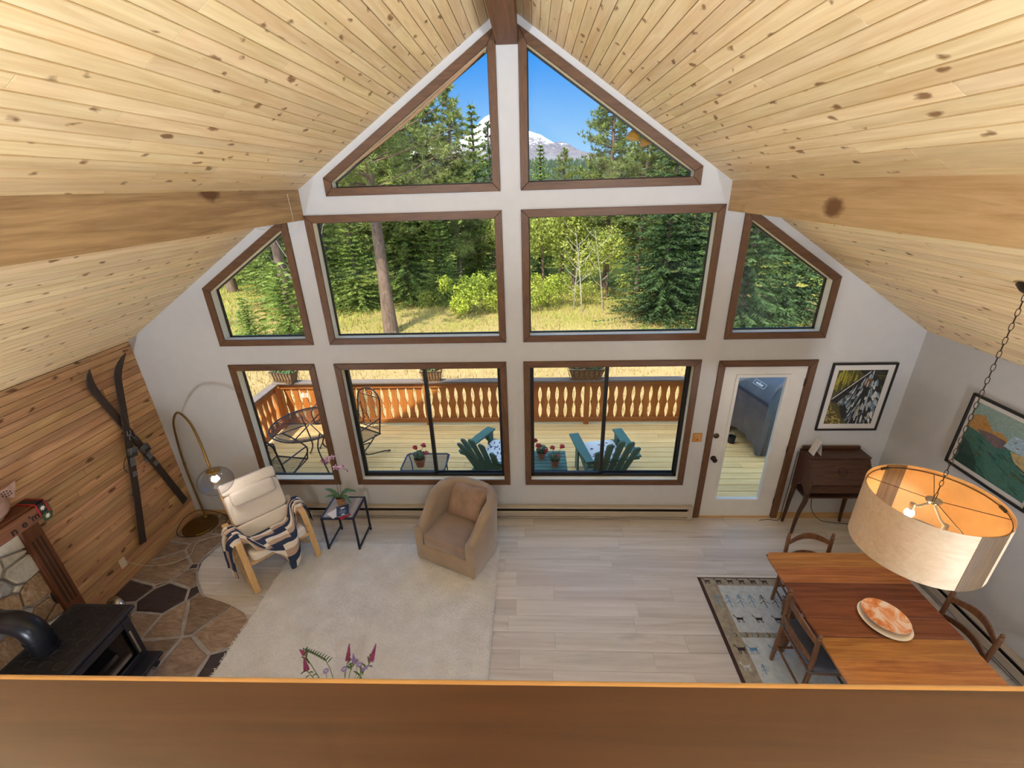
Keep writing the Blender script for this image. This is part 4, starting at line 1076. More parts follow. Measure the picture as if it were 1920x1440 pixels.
MB().box(-0.305, 0.20, 0.33, 0.305, 0.222, 0.38, 0.004).build('rear_stretcher', 'birch', lc)
m = MB(); pad(m, (0, -0.125, 0.395), 0.565, 0.44, 0.10, rx=-0.26); m.build('seat_pad', 'cushion_white', lc, smooth=True, ang=80)
bt = 1.222
m = MB(); pad(m, (0, 0.125, 0.455), 0.56, 0.235, 0.09, rx=bt+0.02); m.build('back_pad', 'cushion_white', lc, smooth=True, ang=80)
m = MB(); pad(m, (0, 0.225, 0.735), 0.56, 0.36, 0.09, rx=bt); m.build('back_pad', 'cushion_white', lc, smooth=True, ang=80)
m = MB(); pad(m, (0, 0.315, 0.96), 0.56, 0.13, 0.085, rx=bt); m.build('head_pad', 'cushion_white', lc, smooth=True, ang=80)
m = MB(); pad(m, (0, 0.208, 0.865), 0.45, 0.165, 0.085, rx=bt+0.04, e=0.5, e2=0.28); m.build('headrest', 'cushion_white', lc, smooth=True, ang=80)
for x in (-0.16, 0.16):
    m = MB(); m.bar((x, 0.262, 0.90), (x, 0.345, 1.02), 0.022, 0.006, up=(0, -1, 0.4)); m.build('headrest_strap', 'cloth_cream', lc)

# knitted blanket over the chair
cols = [  # x, over an arm?, z
    (-0.455, 1, 0.20), (-0.445, 1, 0.34), (-0.435, 1, 0.50), (-0.405, 1, 0.605), (-0.335, 1, 0.640), (-0.27, 1, 0.600), (-0.215, 0, 0.035), (-0.09, 0, 0.008), (0.06, 0, 0.0), (0.18, 0, 0.02), (0.275, 1, 0.575), (0.335, 1, 0.630), (0.405, 1, 0.590), (0.425, 1, 0.42)]
rows_seat = [(0.04, 0.445), (-0.08, 0.485), (-0.20, 0.506), (-0.315, 0.500), (-0.378, 0.43), (-0.400, 0.28), (-0.40, 0.12)]
rows_arm = [0.15, 0.10, 0.05, 0.0, -0.05, -0.10, -0.15]
ctrl = []
for (x, w, z) in cols:
    line = []
    for r in range(7):
        if w:
            y_ = rows_arm[r]+(0.02 if x > 0 else 0); bulge = 0.018*math.sin(r*2.2+0.6) if x < -0.4 or x > 0.4 else 0.0
            line.append(Vector((x+bulge, y_*(0.75 if x > 0 else 1), z+0.012*math.sin(r*2.1+x*9)-(0.03*max(0, r-4) if y_ < -0.1 else 0))))
        else:
            ys, zs = rows_seat[r]; hang = (1.0 if x < 0.1 else 0.8) if x > 0.0 else (0.72 if x > -0.1 else 0.12)
            if r > 3: ys, zs = rows_seat[3][0]+(ys-rows_seat[3][0])*max(hang, 0.3), rows_seat[3][1]+(zs-rows_seat[3][1])*hang
            line.append(Vector((x+(-0.01*max(0, r-3) if 0 < x else 0.03*max(0, r-3)), ys, zs+z+0.008*math.sin(x*31+r*1.7))))
    ctrl.append(line)
dense = [cr([ctrl[c][r] for c in range(len(cols))], 5) for r in range(7)]
full = [cr([dense[r][c] for r in range(7)], 5) for c in range(len(dense[0]))]
nu, nv = len(full), len(full[0])
def bfn(u, v):
    p = full[round(u*(nu-1))][round(v*(nv-1))]; nz = mathutils.noise.noise(Vector((p.x*14, p.y*14, p.z*10)))*0.006
    return (p.x+nz, p.y+nz, p.z+nz)
m = MB(); m.grid(bfn, nu, nv, uv=True)
bo = m.build('knitted_blanket', 'blanket_knit', smooth=True, ang=80)
bo.location = lc.location; bo.rotation_euler = lc.rotation_euler
so = bo.modifiers.new('thickness', 'SOLIDIFY'); so.thickness = 0.009; so.offset = 1
tag(bo, 'navy and cream geometric knitted blanket draped over the lounge chair seat and arms', 'blanket')

# metal side table with orchid and booklets
tb = thing('side_table', 'small dark metal side table with grey wood inlay beside the lounge chair', 'table', (-2.045, -0.445, 0.0))
a = 0.196
fr = MB()
for b in ((-a, -a, 0.482, -a+0.022, a, 0.504), (a-0.022, -a, 0.482, a, a, 0.504), (-a+0.022, -a, 0.482, a-0.022, -a+0.022, 0.504), (-a+0.022, a-0.022, 0.482, a-0.022, a, 0.504)): fr.box(*b, 0.002)
fr.build('top_frame', 'side_table_metal', tb)
for k in range(3):
    w = (2*a-0.044)/3; MB().box(-a+0.022+k*w, -a+0.022, 0.486, -a+0.022+(k+1)*w-0.002, a-0.022, 0.500).build('inlay_plank', 'tabletop_grey', tb)
for x in (-1, 1):
    for y in (-1, 1):
        z0 = 0.04 if y < 0 else 0.0
        MB().box(x*a-(0.022 if x > 0 else 0), y*a-(0.022 if y > 0 else 0), z0, x*a+(0 if x > 0 else 0.022), y*a+(0 if y > 0 else 0.022), 0.482, 0.002).build('leg', 'side_table_metal', tb)
    MB().box(x*a-(0.020 if x > 0 else -0.002), -a+0.022, 0.05, x*a+(-0.002 if x > 0 else 0.020), a-0.022, 0.07, 0.002).build('stretcher', 'side_table_metal', tb)

oc = thing('potted_orchid', 'lilac orchid in a brown ceramic pot on the side table', 'plant', (-2.095, -0.375, 0.504))
m = MB(); m.lathe([(0.001, 0), (0.040, 0), (0.044, 0.012), (0.052, 0.07), (0.057, 0.078), (0.057, 0.088), (0.050, 0.088), (0.046, 0.07), (0.001, 0.07)], 24); m.build('pot', 'ceramic_brown', oc, smooth=True)
m = MB(); m.ell((0, 0, 0.078), 0.047, 0.047, 0.014, 1, 1, 16, 6); m.build('moss', 'moss', oc, smooth=True)
def leaf(m, base, ang, L, w, rise, droop, fold=0.25):
    n = 9; vs = []; fs = []
    ca, sa = math.cos(ang), math.sin(ang)
    for i in range(n+1):
        t = i/n; r = L*t; z = rise*math.sin(t*PI*0.62)-droop*t*t; ww = w*math.sin(PI*min(1, 0.10+0.90*t))**0.7*(1-0.1*t)+0.0006
        for s, dz in ((-1, ww*fold), (0, 0), (1, ww*fold)): vs.append((base[0]+ca*r-sa*ww*s, base[1]+sa*r+ca*ww*s, base[2]+z+dz))
    for i in range(n):
        for k in range(2): fs.append((3*i+k, 3*i+k+1, 3*i+4+k, 3*i+3+k))
    m.add(vs, fs)
for an, L, rise, dr_ in ((2.85, 0.22, 0.09, 0.02), (3.35, 0.18, 0.05, 0.03), (0.35, 0.20, 0.09, 0.06), (-0.35, 0.16, 0.07, 0.12), (0.9, 0.15, 0.07, 0.03)):
    m = MB(); leaf(m, (0, 0, 0.085), an, L, 0.026, rise, dr_); o = m.build('leaf', 'orchid_leaf', oc, smooth=True)
def orchid_flower(parent, c, r, mat, face):
    f = Vector(face).normalized(); q = f.to_track_quat('Z', 'Y').to_matrix().to_4x4(); q.translation = Vector(c); m = MB(); m.M = q
    for k in range(5):
        a = PI/2+2*PI*k/5; wv = 0.62 if k in (1, 4) else 0.4; vs = [(0, 0, 0)]; 
        ca, sa = math.cos(a), math.sin(a)
        for t, w in ((0.35, 0.8), (0.7, 1.0), (1.0, 0.0), (0.7, -1.0), (0.35, -0.8)): vs.append((ca*r*t-sa*w*wv*r*0.5, sa*r*t+ca*w*wv*r*0.5, 0.004*t-0.010*t*t+0.003))
        m.add(vs, [(0, 1, 2, 3), (0, 3, 4, 5)])
    fo = m.build('flower', mat, parent, smooth=True)
    m = MB(); m.M = q; m.ell((0, -0.006, 0.006), 0.007, 0.010, 0.007, 1, 1, 8, 6); m.build('lip', 'orchid_deep', fo, smooth=True)
for path in ([(0.01, 0.01, 0.08), (0.02, 0.02, 0.25), (0.03, 0.02, 0.42), (0.05, 0.0, 0.49), (0.10, -0.01, 0.51), (0.17, -0.02, 0.48)], [(-0.01, 0.0, 0.08), (-0.012, 0.01, 0.28), (0.0, 0.0, 0.46), (-0.02, 0.0, 0.56), (-0.08, -0.01, 0.61), (-0.13, -0.02, 0.60)]):
    m = MB(); m.tube([tuple(p) for p in cr(path, 6)], 0.0028, 5); m.build('flower_stem', 'stem_brown', oc, smooth=True)
for c, r, mt in (((0.028, -0.01, 0.515), 0.038, 'orchid_petal'), ((0.085, -0.02, 0.515), 0.036, 'orchid_petal'), ((0.13, -0.01, 0.54), 0.034, 'orchid_petal'), ((0.168, -0.02, 0.475), 0.018, 'orchid_petal'),
                 ((0.01, 0.0, 0.645), 0.036, 'orchid_petal'), ((-0.04, -0.01, 0.635), 0.036, 'orchid_petal'), ((-0.085, -0.02, 0.61), 0.034, 'orchid_deep'), ((-0.055, -0.025, 0.585), 0.026, 'orchid_deep')):
    orchid_flower(oc, c, r, mt, (random.uniform(-0.4, 0.4), -1, 0.75))
def book(name, label, c, w, d, h, rz, cover, pages='paper_white', extra=None):
    t = thing(name, label, 'book', c, rz)
    MB().box(-w/2, -d/2, 0, w/2, d/2, 0.0012).build('back_cover', cover, t)
    MB().box(-w/2+0.002, -d/2+0.002, 0.0012, w/2-0.002, d/2-0.002, h-0.0012).build('pages', pages, t)
    cv = MB().box(-w/2, -d/2, h-0.0012, w/2, d/2, h).build('front_cover', cover, t)
    if extra: extra(cv, h)
    return t
book('booklet', 'pale blank booklet underneath on the side table', (-2.085, -0.545, 0.5045), 0.125, 0.17, 0.008, -0.62, 'paper_white')
book('booklet', 'red and white leaflet sticking out beneath the navy booklet', (-2.0, -0.575, 0.5045), 0.12, 0.15, 0.004, 0.9, 'strap_red', 'paper_white')
def moon_cover(cv, h):
    m = MB(); pl = [(0.026*math.cos(a), 0.036+0.024*math.sin(a)) for a in [PI*k/10 for k in range(11)]]; pl += [(0.010, 0.028), (-0.006, 0.033), (-0.016, 0.027)]
    m.prism(pl, h, h+0.0006); m.build('moon_print', 'print_white', cv)
    for k in range(9):
        x, y = random.uniform(-0.05, 0.05), random.uniform(-0.03, 0.07); m = MB(); m.lathe([(0.0035, 0), (0.0035, 0.0005)], 6, (x, y, h)); m.build('star_print', 'print_white', cv)
    for k in range(3):
        m = MB(); m.tube([(-0.035+0.01*i, -0.005-0.018*k+0.005*math.sin(i*2.3+k), h+0.0002) for i in range(8)], 0.0016, 4); m.build('script_print', 'print_white', cv)
    m = MB(); m.prism([(-0.02, -0.082), (0.025, -0.082), (0.016, -0.064), (-0.008, -0.062)], h, h+0.0006); m.build('snow_print', 'print_white', cv)
book('booklet', 'navy booklet with a white moon on top of the side table pile', (-2.018, -0.528, 0.5135), 0.135, 0.185, 0.010, 0.40, 'cover_navy', extra=moon_cover)

# tub chair with loose pillow
tc_ = thing('tub_chair', 'taupe velvet swivel tub chair at the rug edge', 'armchair', (-0.650, -0.605, 0.04), -0.43)
def tub_fn(off):
    def fn(u, v): pass
N = 48; vs = []; fs = []
def ring(u):   # centre line of the wall: u 0..1 from front left round the back to front right
    W, D0, D1 = 0.325, -0.335, 0.315
    if u < 0.30: t = u/0.30; return Vector((-W-0.005*(1-t), D0+(0.03-D0)*t, 0)), Vector((-1, 0, 0))
    if u > 0.70: t = (1-u)/0.30; return Vector((W+0.005*(1-t), D0+(0.03-D0)*t, 0)), Vector((1, 0, 0))
    a = PI-(u-0.30)/0.40*PI; e = 0.72
    p = Vector((W*math.copysign(abs(math.cos(a))**e, math.cos(a)), 0.03+(D1-0.03)*abs(math.sin(a))**e, 0))
    n = Vector((math.cos(a), math.sin(a), 0)).normalized(); return p, n
for i in range(N+1):
    u = i/N; p, nn = ring(u); k = min(1, max(0, (min(u, 1-u))/0.40)); k = k*k*(3-2*k)
    h = 0.475+0.265*k; th = 0.052; lean = 0.03*k
    prof = [(-0.8*th+0.0, 0.03), (1.0*th-0.018, 0.0), (1.0*th, 0.03), (1.0*th+lean, h-0.05), (0.8*th+lean, h-0.015), (0.3*th+lean, h), (-0.35*th+lean, h), (-0.85*th+lean*0.8, h-0.02), (-1.0*th+lean*0.6, h-0.06), (-1.0*th, 0.15)]
    for o, z in prof: vs.append(tuple(p+nn*o+Vector((0, 0, z))))
q = 10
for i in range(N):
    for k in range(q): fs.append((q*i+k, q*i+(k+1) % q, q*i+q+(k+1) % q, q*i+q+k))
fs += [tuple(range(q)), tuple(range(q*N, q*N+q))]
m = MB(); m.add(vs, fs); m.build('shell', 'tub_velvet', tc_, smooth=True, ang=50)
m = MB(); m.box(-0.30, -0.337, 0.008, 0.30, 0.28, 0.235, 0.012); m.build('seat_base', 'tub_velvet', tc_, smooth=True, ang=50)
m = MB(); pad(m, (0, -0.045, 0.305), 0.565, 0.60, 0.145, e=0.22, e2=0.16); m.build('seat_cushion', 'tub_cushion', tc_, smooth=True, ang=80)
m = MB(); m.lathe([(0.2, -0.03), (0.2, 0.012)], 24); m.build('swivel_base', 'black_metal', tc_)
pl = thing('throw_pillow', 'square taupe throw pillow leaning in the tub chair', 'pillow', (-0.605, -0.49, 0.42), -0.50)
m = MB()
def pil(u, v):
    a, b = u*2-1, v*2-1; ed = (1-a**4)*(1-b**4); pinch = 1-0.06*(1-abs(a))*abs(b)**3-0.06*(1-abs(b))*abs(a)**3
    cr_ = 0.007*math.sin(a*5+b*3)*ed+0.006*math.sin(b*2-a*7+1)*ed*(1-abs(b))
    return (a*0.25*pinch, b*0.20*pinch, 0.075*max(ed, 0)**0.55+cr_)
M0 = Matrix.Translation((0, 0.06, 0.165)) @ Matrix.Rotation(1.05, 4, 'X') @ Matrix.Rotation(0.06, 4, 'Z')
m.M = M0; m.grid(pil, 26, 20); m.M = M0 @ Matrix.Scale(-1, 4, (0, 0, 1)); m.grid(pil, 26, 20); m.build('cover', 'pillow_taupe', pl, smooth=True, ang=70)
m = MB(); m.M = M0; ed_ = []
for k in range(60):
    t = k/60*4; s = int(t); f = (t-s)*2-1; a, b = [(f, -1), (1, f), (-f, 1), (-1, -f)][s]; pinch = 1-0.06*(1-abs(a))*abs(b)**3-0.06*(1-abs(b))*abs(a)**3; ed_.append((a*0.25*pinch, b*0.20*pinch, 0))
m.tube(ed_, 0.004, 5, closed=True); m.build('piping', 'pillow_taupe', pl, smooth=True)

# bouquet rising above the railing
bq = thing('flower_bouquet', 'bouquet of purple flower spikes just above the loft railing', 'flowers', (-1.22, -2.62, 0.044))
m = MB(); m.lathe([(0.001, 0), (0.06, 0), (0.075, 0.08), (0.07, 0.22), (0.045, 0.29), (0.055, 0.32), (0.048, 0.32), (0.04, 0.29), (0.001, 0.28)], 24); m.build('vase', 'slate_blue', bq, smooth=True)
def spike(tip, L, r, mat, dirn):
    d = Vector(dirn).normalized(); tip = Vector(tip); b = tip-d*L
    root = Vector((-1.22, -2.62, 0.34)); m = MB()
    m.tube([tuple(p) for p in cr([root, root.lerp(b, 0.6)+Vector((0, 0, 0.05)), b], 5)], 0.003, 5); st_ = m.build('flower_stem', 'stem_green', bq, W=True, smooth=True)
    m = MB()
    for k in range(46):
        t = (k+0.5)/46; rr = r*(1-t)**0.8+0.002; a = k*2.4; u = d.orthogonal().normalized(); w = d.cross(u)
        c = b+d*L*t+(u*math.cos(a)+w*math.sin(a))*rr*0.7; m.ell(tuple(c), rr*0.5+0.0015, rr*0.5+0.0015, rr*0.55+0.0015, 1, 1, 6, 4)
    m.build('bloom', mat, bq, W=True, smooth=True)
    for k in range(4):
        m = MB(); ang = random.uniform(0, 2*PI); leaf(m, tuple(root.lerp(b, 0.86+0.04*k)), ang, 0.05, 0.006, 0.03, 0.0); m.build('leaf', 'leaf_green', bq, W=True, smooth=True)
spike((-1.195, -2.343, 0.80), 0.125, 0.015, 'flower_magenta', (0.10, 0.42, 0.9)); spike((-0.994, -2.339, 0.80), 0.13, 0.017, 'flower_magenta', (0.28, 0.42, 0.85))
spike((-1.55, -2.397, 0.80), 0.05, 0.011, 'flower_magenta', (-0.9, 0.5, 0.3)); spike((-1.49, -2.455, 0.80), 0.085, 0.016, 'flower_magenta', (-0.35, 0.6, 0.7)); spike((-1.137, -2.42, 0.80), 0.05, 0.010, 'flower_lilac', (-0.1, 0.5, 0.9)); spike((-0.99, -2.50, 0.80), 0.06, 0.008, 'flower_lilac', (0.8, 0.4, 0.4))
m = MB(); m.tube([tuple(p) for p in cr([(-1.22, -2.62, 0.36), (-1.27, -2.52, 0.72), (-1.36, -2.45, 0.80), (-1.50, -2.41, 0.80)], 6)], 0.0025, 5); m.build('fern_stem', 'stem_green', bq, W=True, smooth=True)
for k in range(22):
    t = k/21; b = Vector((-1.31, -2.475, 0.775)).lerp(Vector((-1.51, -2.405, 0.80)), t)+Vector((0, 0, 0.012*math.sin(t*PI)))
    m = MB(); leaf(m, tuple(b), 1.9+(0.5 if k % 2 else -0.9), 0.045*(1-0.5*t), 0.004, 0.01, 0.0); m.build('leaf', 'leaf_dark', bq, W=True, smooth=True)
for c in ((-1.10, -2.47, 0.79), (-1.17, -2.52, 0.78), (-1.30, -2.53, 0.77), (-1.06, -2.50, 0.80)):
    m = MB(); m.M = Matrix.Translation(c); 
    for k in range(9): a = 2*PI*k/9; m.ell((0.014*math.cos(a), 0.014*math.sin(a), 0), 0.008, 0.008, 0.002, 1, 1, 6, 4)
    m.build('aster', 'flower_lilac', bq, W=True, smooth=True)
    m = MB(); m.tube([(-1.22, -2.62, 0.36), tuple(Vector(c)-Vector((0, 0.02, 0.08))), c], 0.002, 4); m.build('flower_stem', 'stem_green', bq, W=True)

# ------------------------------------------------------------------ right side of the room
# pile rug with animals and trees
gb = thing('gabbeh_rug', 'pale blue grey rug with tiny goats and trees under the dining table', 'rug', (2.62, -2.0, 0.0))
gx0, gx1, gy0, gy1 = 1.93, 3.34, -3.05, -0.955
MB().box(gx0, gy0, 0.0, gx1, gy1, 0.010, 0.003).build('edging', 'gabbeh_edge', gb, W=True)
MB().box(gx0+0.032, gy0+0.03, 0.002, gx1-0.032, gy1-0.016, 0.0118, 0.001).build('border', 'gabbeh_border', gb, W=True)
fld = MB().box(gx0+0.172, -1.598, 0.004, gx1-0.17, -1.064, 0.0128, 0.001).build('field', 'gabbeh_field', gb, W=True)
fl2 = MB().box(gx0+0.172, gy0+0.16, 0.004, gx1-0.17, -1.652, 0.0128, 0.001).build('field', 'gabbeh_field', gb, W=True)
m = MB(); m.box(gx0+0.01, gy1-0.003, 0.001, gx1-0.01, gy1+0.030, 0.006); m.build('fringe', 'fringe_white', gb, W=True)
def motif(kind, x, y, s, mat, par):
    m = MB(); z = 0.0124; h = 0.0018
    def ln(a, b, w=0.007): m.bar((x+a[0]*s, y+a[1]*s, z), (x+b[0]*s, y+b[1]*s, z), w, h)
    if kind == 'goat':
        m.box(x-0.030*s, y-0.008*s, z-h/2, x+0.026*s, y+0.016*s, z+h/2)
        for a in (-0.027, -0.014, 0.012, 0.024): ln((a, -0.008), (a, -0.036), 0.006)
        ln((-0.028, 0.012), (-0.040, 0.034), 0.008); ln((-0.040, 0.034), (-0.050, 0.030), 0.007); ln((-0.040, 0.036), (-0.044, 0.050), 0.004); ln((0.026, 0.012), (0.034, 0.026), 0.005)
    elif kind == 'tree':
        ln((0, -0.08), (0, 0.07))
        for yy, w in ((0.07, 0.026), (0.045, 0.034), (0.0, 0.05)): ln((0, yy), (-w, yy-0.035), 0.005); ln((0, yy), (w, yy-0.035), 0.005)
    elif kind == 'chevron':
        ln((-0.02, 0.024), (0, 0), 0.006); ln((0, 0), (-0.02, -0.024), 0.006)
    m.build('motif_'+kind, mat, par, W=True)
for k in range(6): motif('goat', 2.015+0.118*k, -1.012, 0.9, 'gabbeh_dark', gb)
for k in range(7): motif('tree', 2.035+0.113*k, -1.25, 1.0, 'gabbeh_blue' if k < 4 else 'gabbeh_dark', fld if k else gb)
for k in range(4): motif('goat', 2.17+0.18*k, -1.46, 1.1, 'gabbeh_dark', fld)
for k in range(20): motif('chevron', 2.02+0.05*k, -1.625, 0.9, 'gabbeh_dark' if k % 2 else 'gabbeh_blue', gb)
for k, (x, c) in enumerate(((2.055, 'gabbeh_dark'), (2.16, 'gabbeh_blue'), (2.36, 'gabbeh_blue'), (2.56, 'gabbeh_dark'))): motif('goat', x, -1.77, 1.2, c, fl2 if k else gb)
motif('tree', 2.17, -1.945, 0.6, 'gabbeh_blue', fl2); motif('goat', 2.03, -1.93, 1.0, 'gabbeh_field', gb)

# drop-leaf dining table
dt = thing('dining_table', 'polished mahogany drop-leaf dining table on turned legs', 'table', (2.85, -2.2, 0.0))
def slab(nm, x0, x1, y0, y1, ch=None, wd='table_wood'):
    planks = max(1, round((y1-y0)/0.165)); h = (y1-y0)/planks
    lf = MB().box(x0+0.012, y0+0.006, 0.712, x1-0.012, y1-0.006, 0.722).build(nm, 'table_wood', dt, W=True)
    for k in range(planks):
        a, b = y0+k*h, y0+(k+1)*h; m = MB()
        if ch and k == planks-1: pl_ = [(x0, a), (x1, a), (x1, b-0.02), (x1-0.02, b), (x0+0.035, b), (x0, b-0.05)]
        else: pl_ = [(x0, a), (x1, a), (x1, b), (x0, b)]
        m.stone(pl_, 0.720, 0.742, 0.003) if len(pl_) == 6 else m.box(x0, a, 0.720, x1, b-0.0004, 0.742, 0.003)
        m.build('plank', wd, lf, W=True)
slab('leaf', 2.315, 3.365, -1.672, -1.335, True); slab('centre_top', 2.315, 3.365, -2.172, -1.676, None, 'table_wood_dark'); slab('leaf', 2.315, 3.365, -2.86, -2.176)
for x0, y0, x1, y1 in ((2.40, -2.76, 3.28, -2.735), (2.40, -1.42, 3.28, -1.395), (2.40, -2.735, 2.425, -1.42), (3.255, -2.735, 3.28, -1.42)): MB().box(x0, y0, 0.61, x1, y1, 0.712, 0.002).build('apron', 'chair_walnut', dt, W=True)
def turned(x, y, H, r):
    m = MB(); pr = [(0.001, 0), (r*0.55, 0), (r*0.8, 0.02), (r*0.6, 0.05), (r*1.0, 0.09), (r*1.15, 0.16), (r*0.7, 0.22), (r*0.95, 0.235), (r*0.55, 0.25)]
    z = 0.27
    for k in range(8): pr += [(r*0.62, z), (r*0.74, z+0.012), (r*0.62, z+0.024)]; z += 0.026
    pr += [(r*0.8, z+0.01), (r*0.6, z+0.03), (r*0.9, z+0.05), (r*0.9, H)]
    m.lathe(pr, 16, (x, y, 0.012)); return m
for x, y in ((2.395, -1.77), (3.28, -1.77), (2.46, -2.66), (3.22, -2.66), (2.60, -1.41), (3.1, -1.41)): turned(x, y, 0.70, 0.035).build('leg', 'chair_walnut', dt, W=True, smooth=True)

# ladder-back chairs
def ladder_chair(label, loc, rz, floor=0.012):
    t = thing('dining_chair', label, 'chair', (loc[0], loc[1], floor), rz, 'ladder-back dining chairs')
    for s in (-1, 1):
        m = MB(); pts = [(s*0.195, 0.205, 0.0), (s*0.195, 0.195, 0.42), (s*0.20, 0.215, 0.80)]
        m.tube(pts, [0.016, 0.019, 0.017], 10); post = m.build('back_post', 'chair_walnut', t, smooth=True)
        m = MB(); m.lathe([(0.012, 0), (0.018, 0.006), (0.009, 0.014), (0.014, 0.022), (0.017, 0.032), (0.010, 0.044), (0.001, 0.048)], 12, (s*0.20, 0.215, 0.798)); m.build('finial', 'chair_walnut', post, smooth=True)
        m = MB(); m.tube([(s*0.215, -0.20, 0.0), (s*0.215, -0.20, 0.44)], [0.014, 0.019], 10); m.build('front_leg', 'chair_walnut', t, smooth=True)
        for z in (0.14, 0.27): m = MB(); m.tube([(s*0.21, -0.20, z), (s*0.196, 0.20, z+0.01)], 0.010, 8); m.build('side_stretcher', 'chair_walnut', t, smooth=True)
    for z in (0.12, 0.24): m = MB(); m.tube([(-0.215, -0.20, z), (0.215, -0.20, z)], 0.010, 8); m.build('front_stretcher', 'chair_walnut', t, smooth=True)
    m = MB(); m.tube([(-0.195, 0.20, 0.19), (0.195, 0.20, 0.19)], 0.010, 8); m.build('back_stretcher', 'chair_walnut', t, smooth=True)
    for zc, h, arch, nm in ((0.735, 0.060, 0.052, 'top_slat'), (0.555, 0.055, 0.022, 'lower_slat')):
        def fn(u, v, zc=zc, h=h, arch=arch):
            x = -0.198+0.396*u; b = math.sin(PI*u); sgn = 1 if v < 0.5 else -1
            return (x, 0.212+0.035*b+sgn*0.007-0.0, zc+arch*b-h/2*(1 if (v < 0.25 or v > 0.75) else -1)*(0.75+0.25*b))
        m = MB(); vs = []; fs = []; N = 16
        for i in range(N+1):
            u = i/N; b = math.sin(PI*u); x = -0.195+0.39*u; y = 0.205+0.045*b; hh = h*(0.7+0.3*b)
            for dy, dz in ((-0.007, -hh/2), (0.007, -hh/2), (0.007, hh/2), (-0.007, hh/2)): vs.append((x, y+dy, zc+arch*b+dz))
        for i in range(N):
            for k in range(4): fs.append((4*i+k, 4*i+(k+1) % 4, 4*i+4+(k+1) % 4, 4*i+4+k))
        fs += [(0, 1, 2, 3), tuple(range(4*N, 4*N+4))]; m.add(vs, fs); m.build(nm, 'chair_walnut', t, smooth=True, ang=50)
    m = MB(); m.prism([(-0.225, -0.215), (0.225, -0.215), (0.205, 0.205), (-0.205, 0.205)], 0.415, 0.440); m.build('seat', 'chair_walnut', t)
    m = MB(); pad(m, (0, -0.005, 0.468), 0.44, 0.42, 0.06, e=0.35, e2=0.25); cu = m.build('seat_cushion', 'seat_slate', t, smooth=True, ang=80)
    for x, y in ((-0.1, -0.1), (0.1, -0.1), (0, 0), (-0.1, 0.1), (0.1, 0.1)): m = MB(); m.ell((x, y, 0.496), 0.010, 0.010, 0.004, 1, 1, 8, 5); m.build('tuft_button', 'seat_slate', cu)
    for s in (-1, 1): m = MB(); m.tube([(s*0.195+0.022*math.cos(a), 0.198+0.022*math.sin(a), 0.455) for a in [2*PI*k/12 for k in range(12)]], 0.008, 6, closed=True); m.build('cushion_tie', 'seat_slate', cu, smooth=True)
ladder_chair('ladder-back chair at the far end of the table, in front of the desk', (2.775, -1.43), 0.0)
ladder_chair('ladder-back chair with slate cushion on the left side of the table', (2.475, -2.05), PI/2)
ladder_chair('ladder-back chair between the table and the white right wall', (3.345, -2.01), -PI/2, 0.0)

# two stacked plates
for lab, z, r, mt, c in (('cream oval plate underneath on the dining table', 0.742, 0.158, 'plate_white', (2.877, -2.04)), ('orange marbled oval plate stacked on a cream plate', 0.766, 0.142, 'agate_plate', (2.893, -2.022))):
    m = MB(); m.M = Matrix.Rotation(0.35, 4, 'Z') @ Matrix.Diagonal((1.0, 1.14, 1, 1))
    m.lathe([(0.001, 0), (r*0.72, 0), (r*0.80, 0.004), (r*0.98, 0.020), (r, 0.025), (r*0.97, 0.026), (r*0.82, 0.012), (r*0.70, 0.009), (0.001, 0.008)], 40)
    o = m.build('serving_plate', mt, smooth=True, ang=60); o.location = (c[0], c[1], z); tag(o, lab, 'plate')

# drum pendant on a chain
pc = Vector((2.87, -2.02, 1.92)); RD, HD = 0.377, 0.44
pdn = thing('pendant_lamp', 'large wood veneer drum pendant lamp hanging on a chain over the table', 'lamp', tuple(pc+Vector((0, 0, -HD))))
def veneer(name, base):
    t = MATS[base]; tree = t.node_tree; out = [n for n in tree.nodes if n.type == 'OUTPUT_MATERIAL'][0]; b = [n for n in tree.nodes if n.type == 'BSDF_PRINCIPLED'][0]
    tl = tree.nodes.new('ShaderNodeBsdfTranslucent'); mx = tree.nodes.new('ShaderNodeMixShader'); mx.inputs[0].default_value = 0.22
    src = b.inputs['Base Color'].links[0].from_socket; tree.links.new(src, tl.inputs[0]); tree.links.new(b.outputs[0], mx.inputs[1]); tree.links.new(tl.outputs[0], mx.inputs[2]); tree.links.new(mx.outputs[0], out.inputs[0])
veneer('shade_veneer', 'shade_veneer'); veneer('shade_liner', 'shade_liner')
def drum(r, a0, a1, z0, z1, n=64):
    m = MB(); vs = []; fs = []
    for i in range(n+1):
        a = a0+(a1-a0)*i/n
        vs += [(r*math.cos(a), r*math.sin(a), z0), (r*math.cos(a), r*math.sin(a), z1)]
    for i in range(n): fs.append((2*i, 2*i+2, 2*i+3, 2*i+1))
    m.add(vs, fs); return m
drum(RD, 0, 2*PI, 0.0, HD).build('shade', 'shade_veneer', pdn, smooth=True)
drum(RD-0.004, 0, 2*PI, 0.001, HD-0.001).build('shade_liner', 'shade_liner', pdn, smooth=True)
drum(RD+0.003, math.radians(-95), math.radians(-66), 0.0, HD, 16).build('bark_band', 'shade_band', pdn, smooth=True)
drum(RD+0.0028, math.radians(-66), math.radians(-50), 0.0, HD, 10).build('veneer_overlap', 'shade_veneer', pdn, smooth=True)
drum(RD-0.007, math.radians(76), math.radians(98), 0.0, HD, 12).build('bark_band', 'shade_band', pdn, smooth=True)
m = MB(); m.tube([((RD-0.01)*math.cos(a), (RD-0.01)*math.sin(a), HD-0.028) for a in [2*PI*k/48 for k in range(48)]], 0.0028, 6, closed=True); m.build('spider_ring', 'chain_metal', pdn, smooth=True)
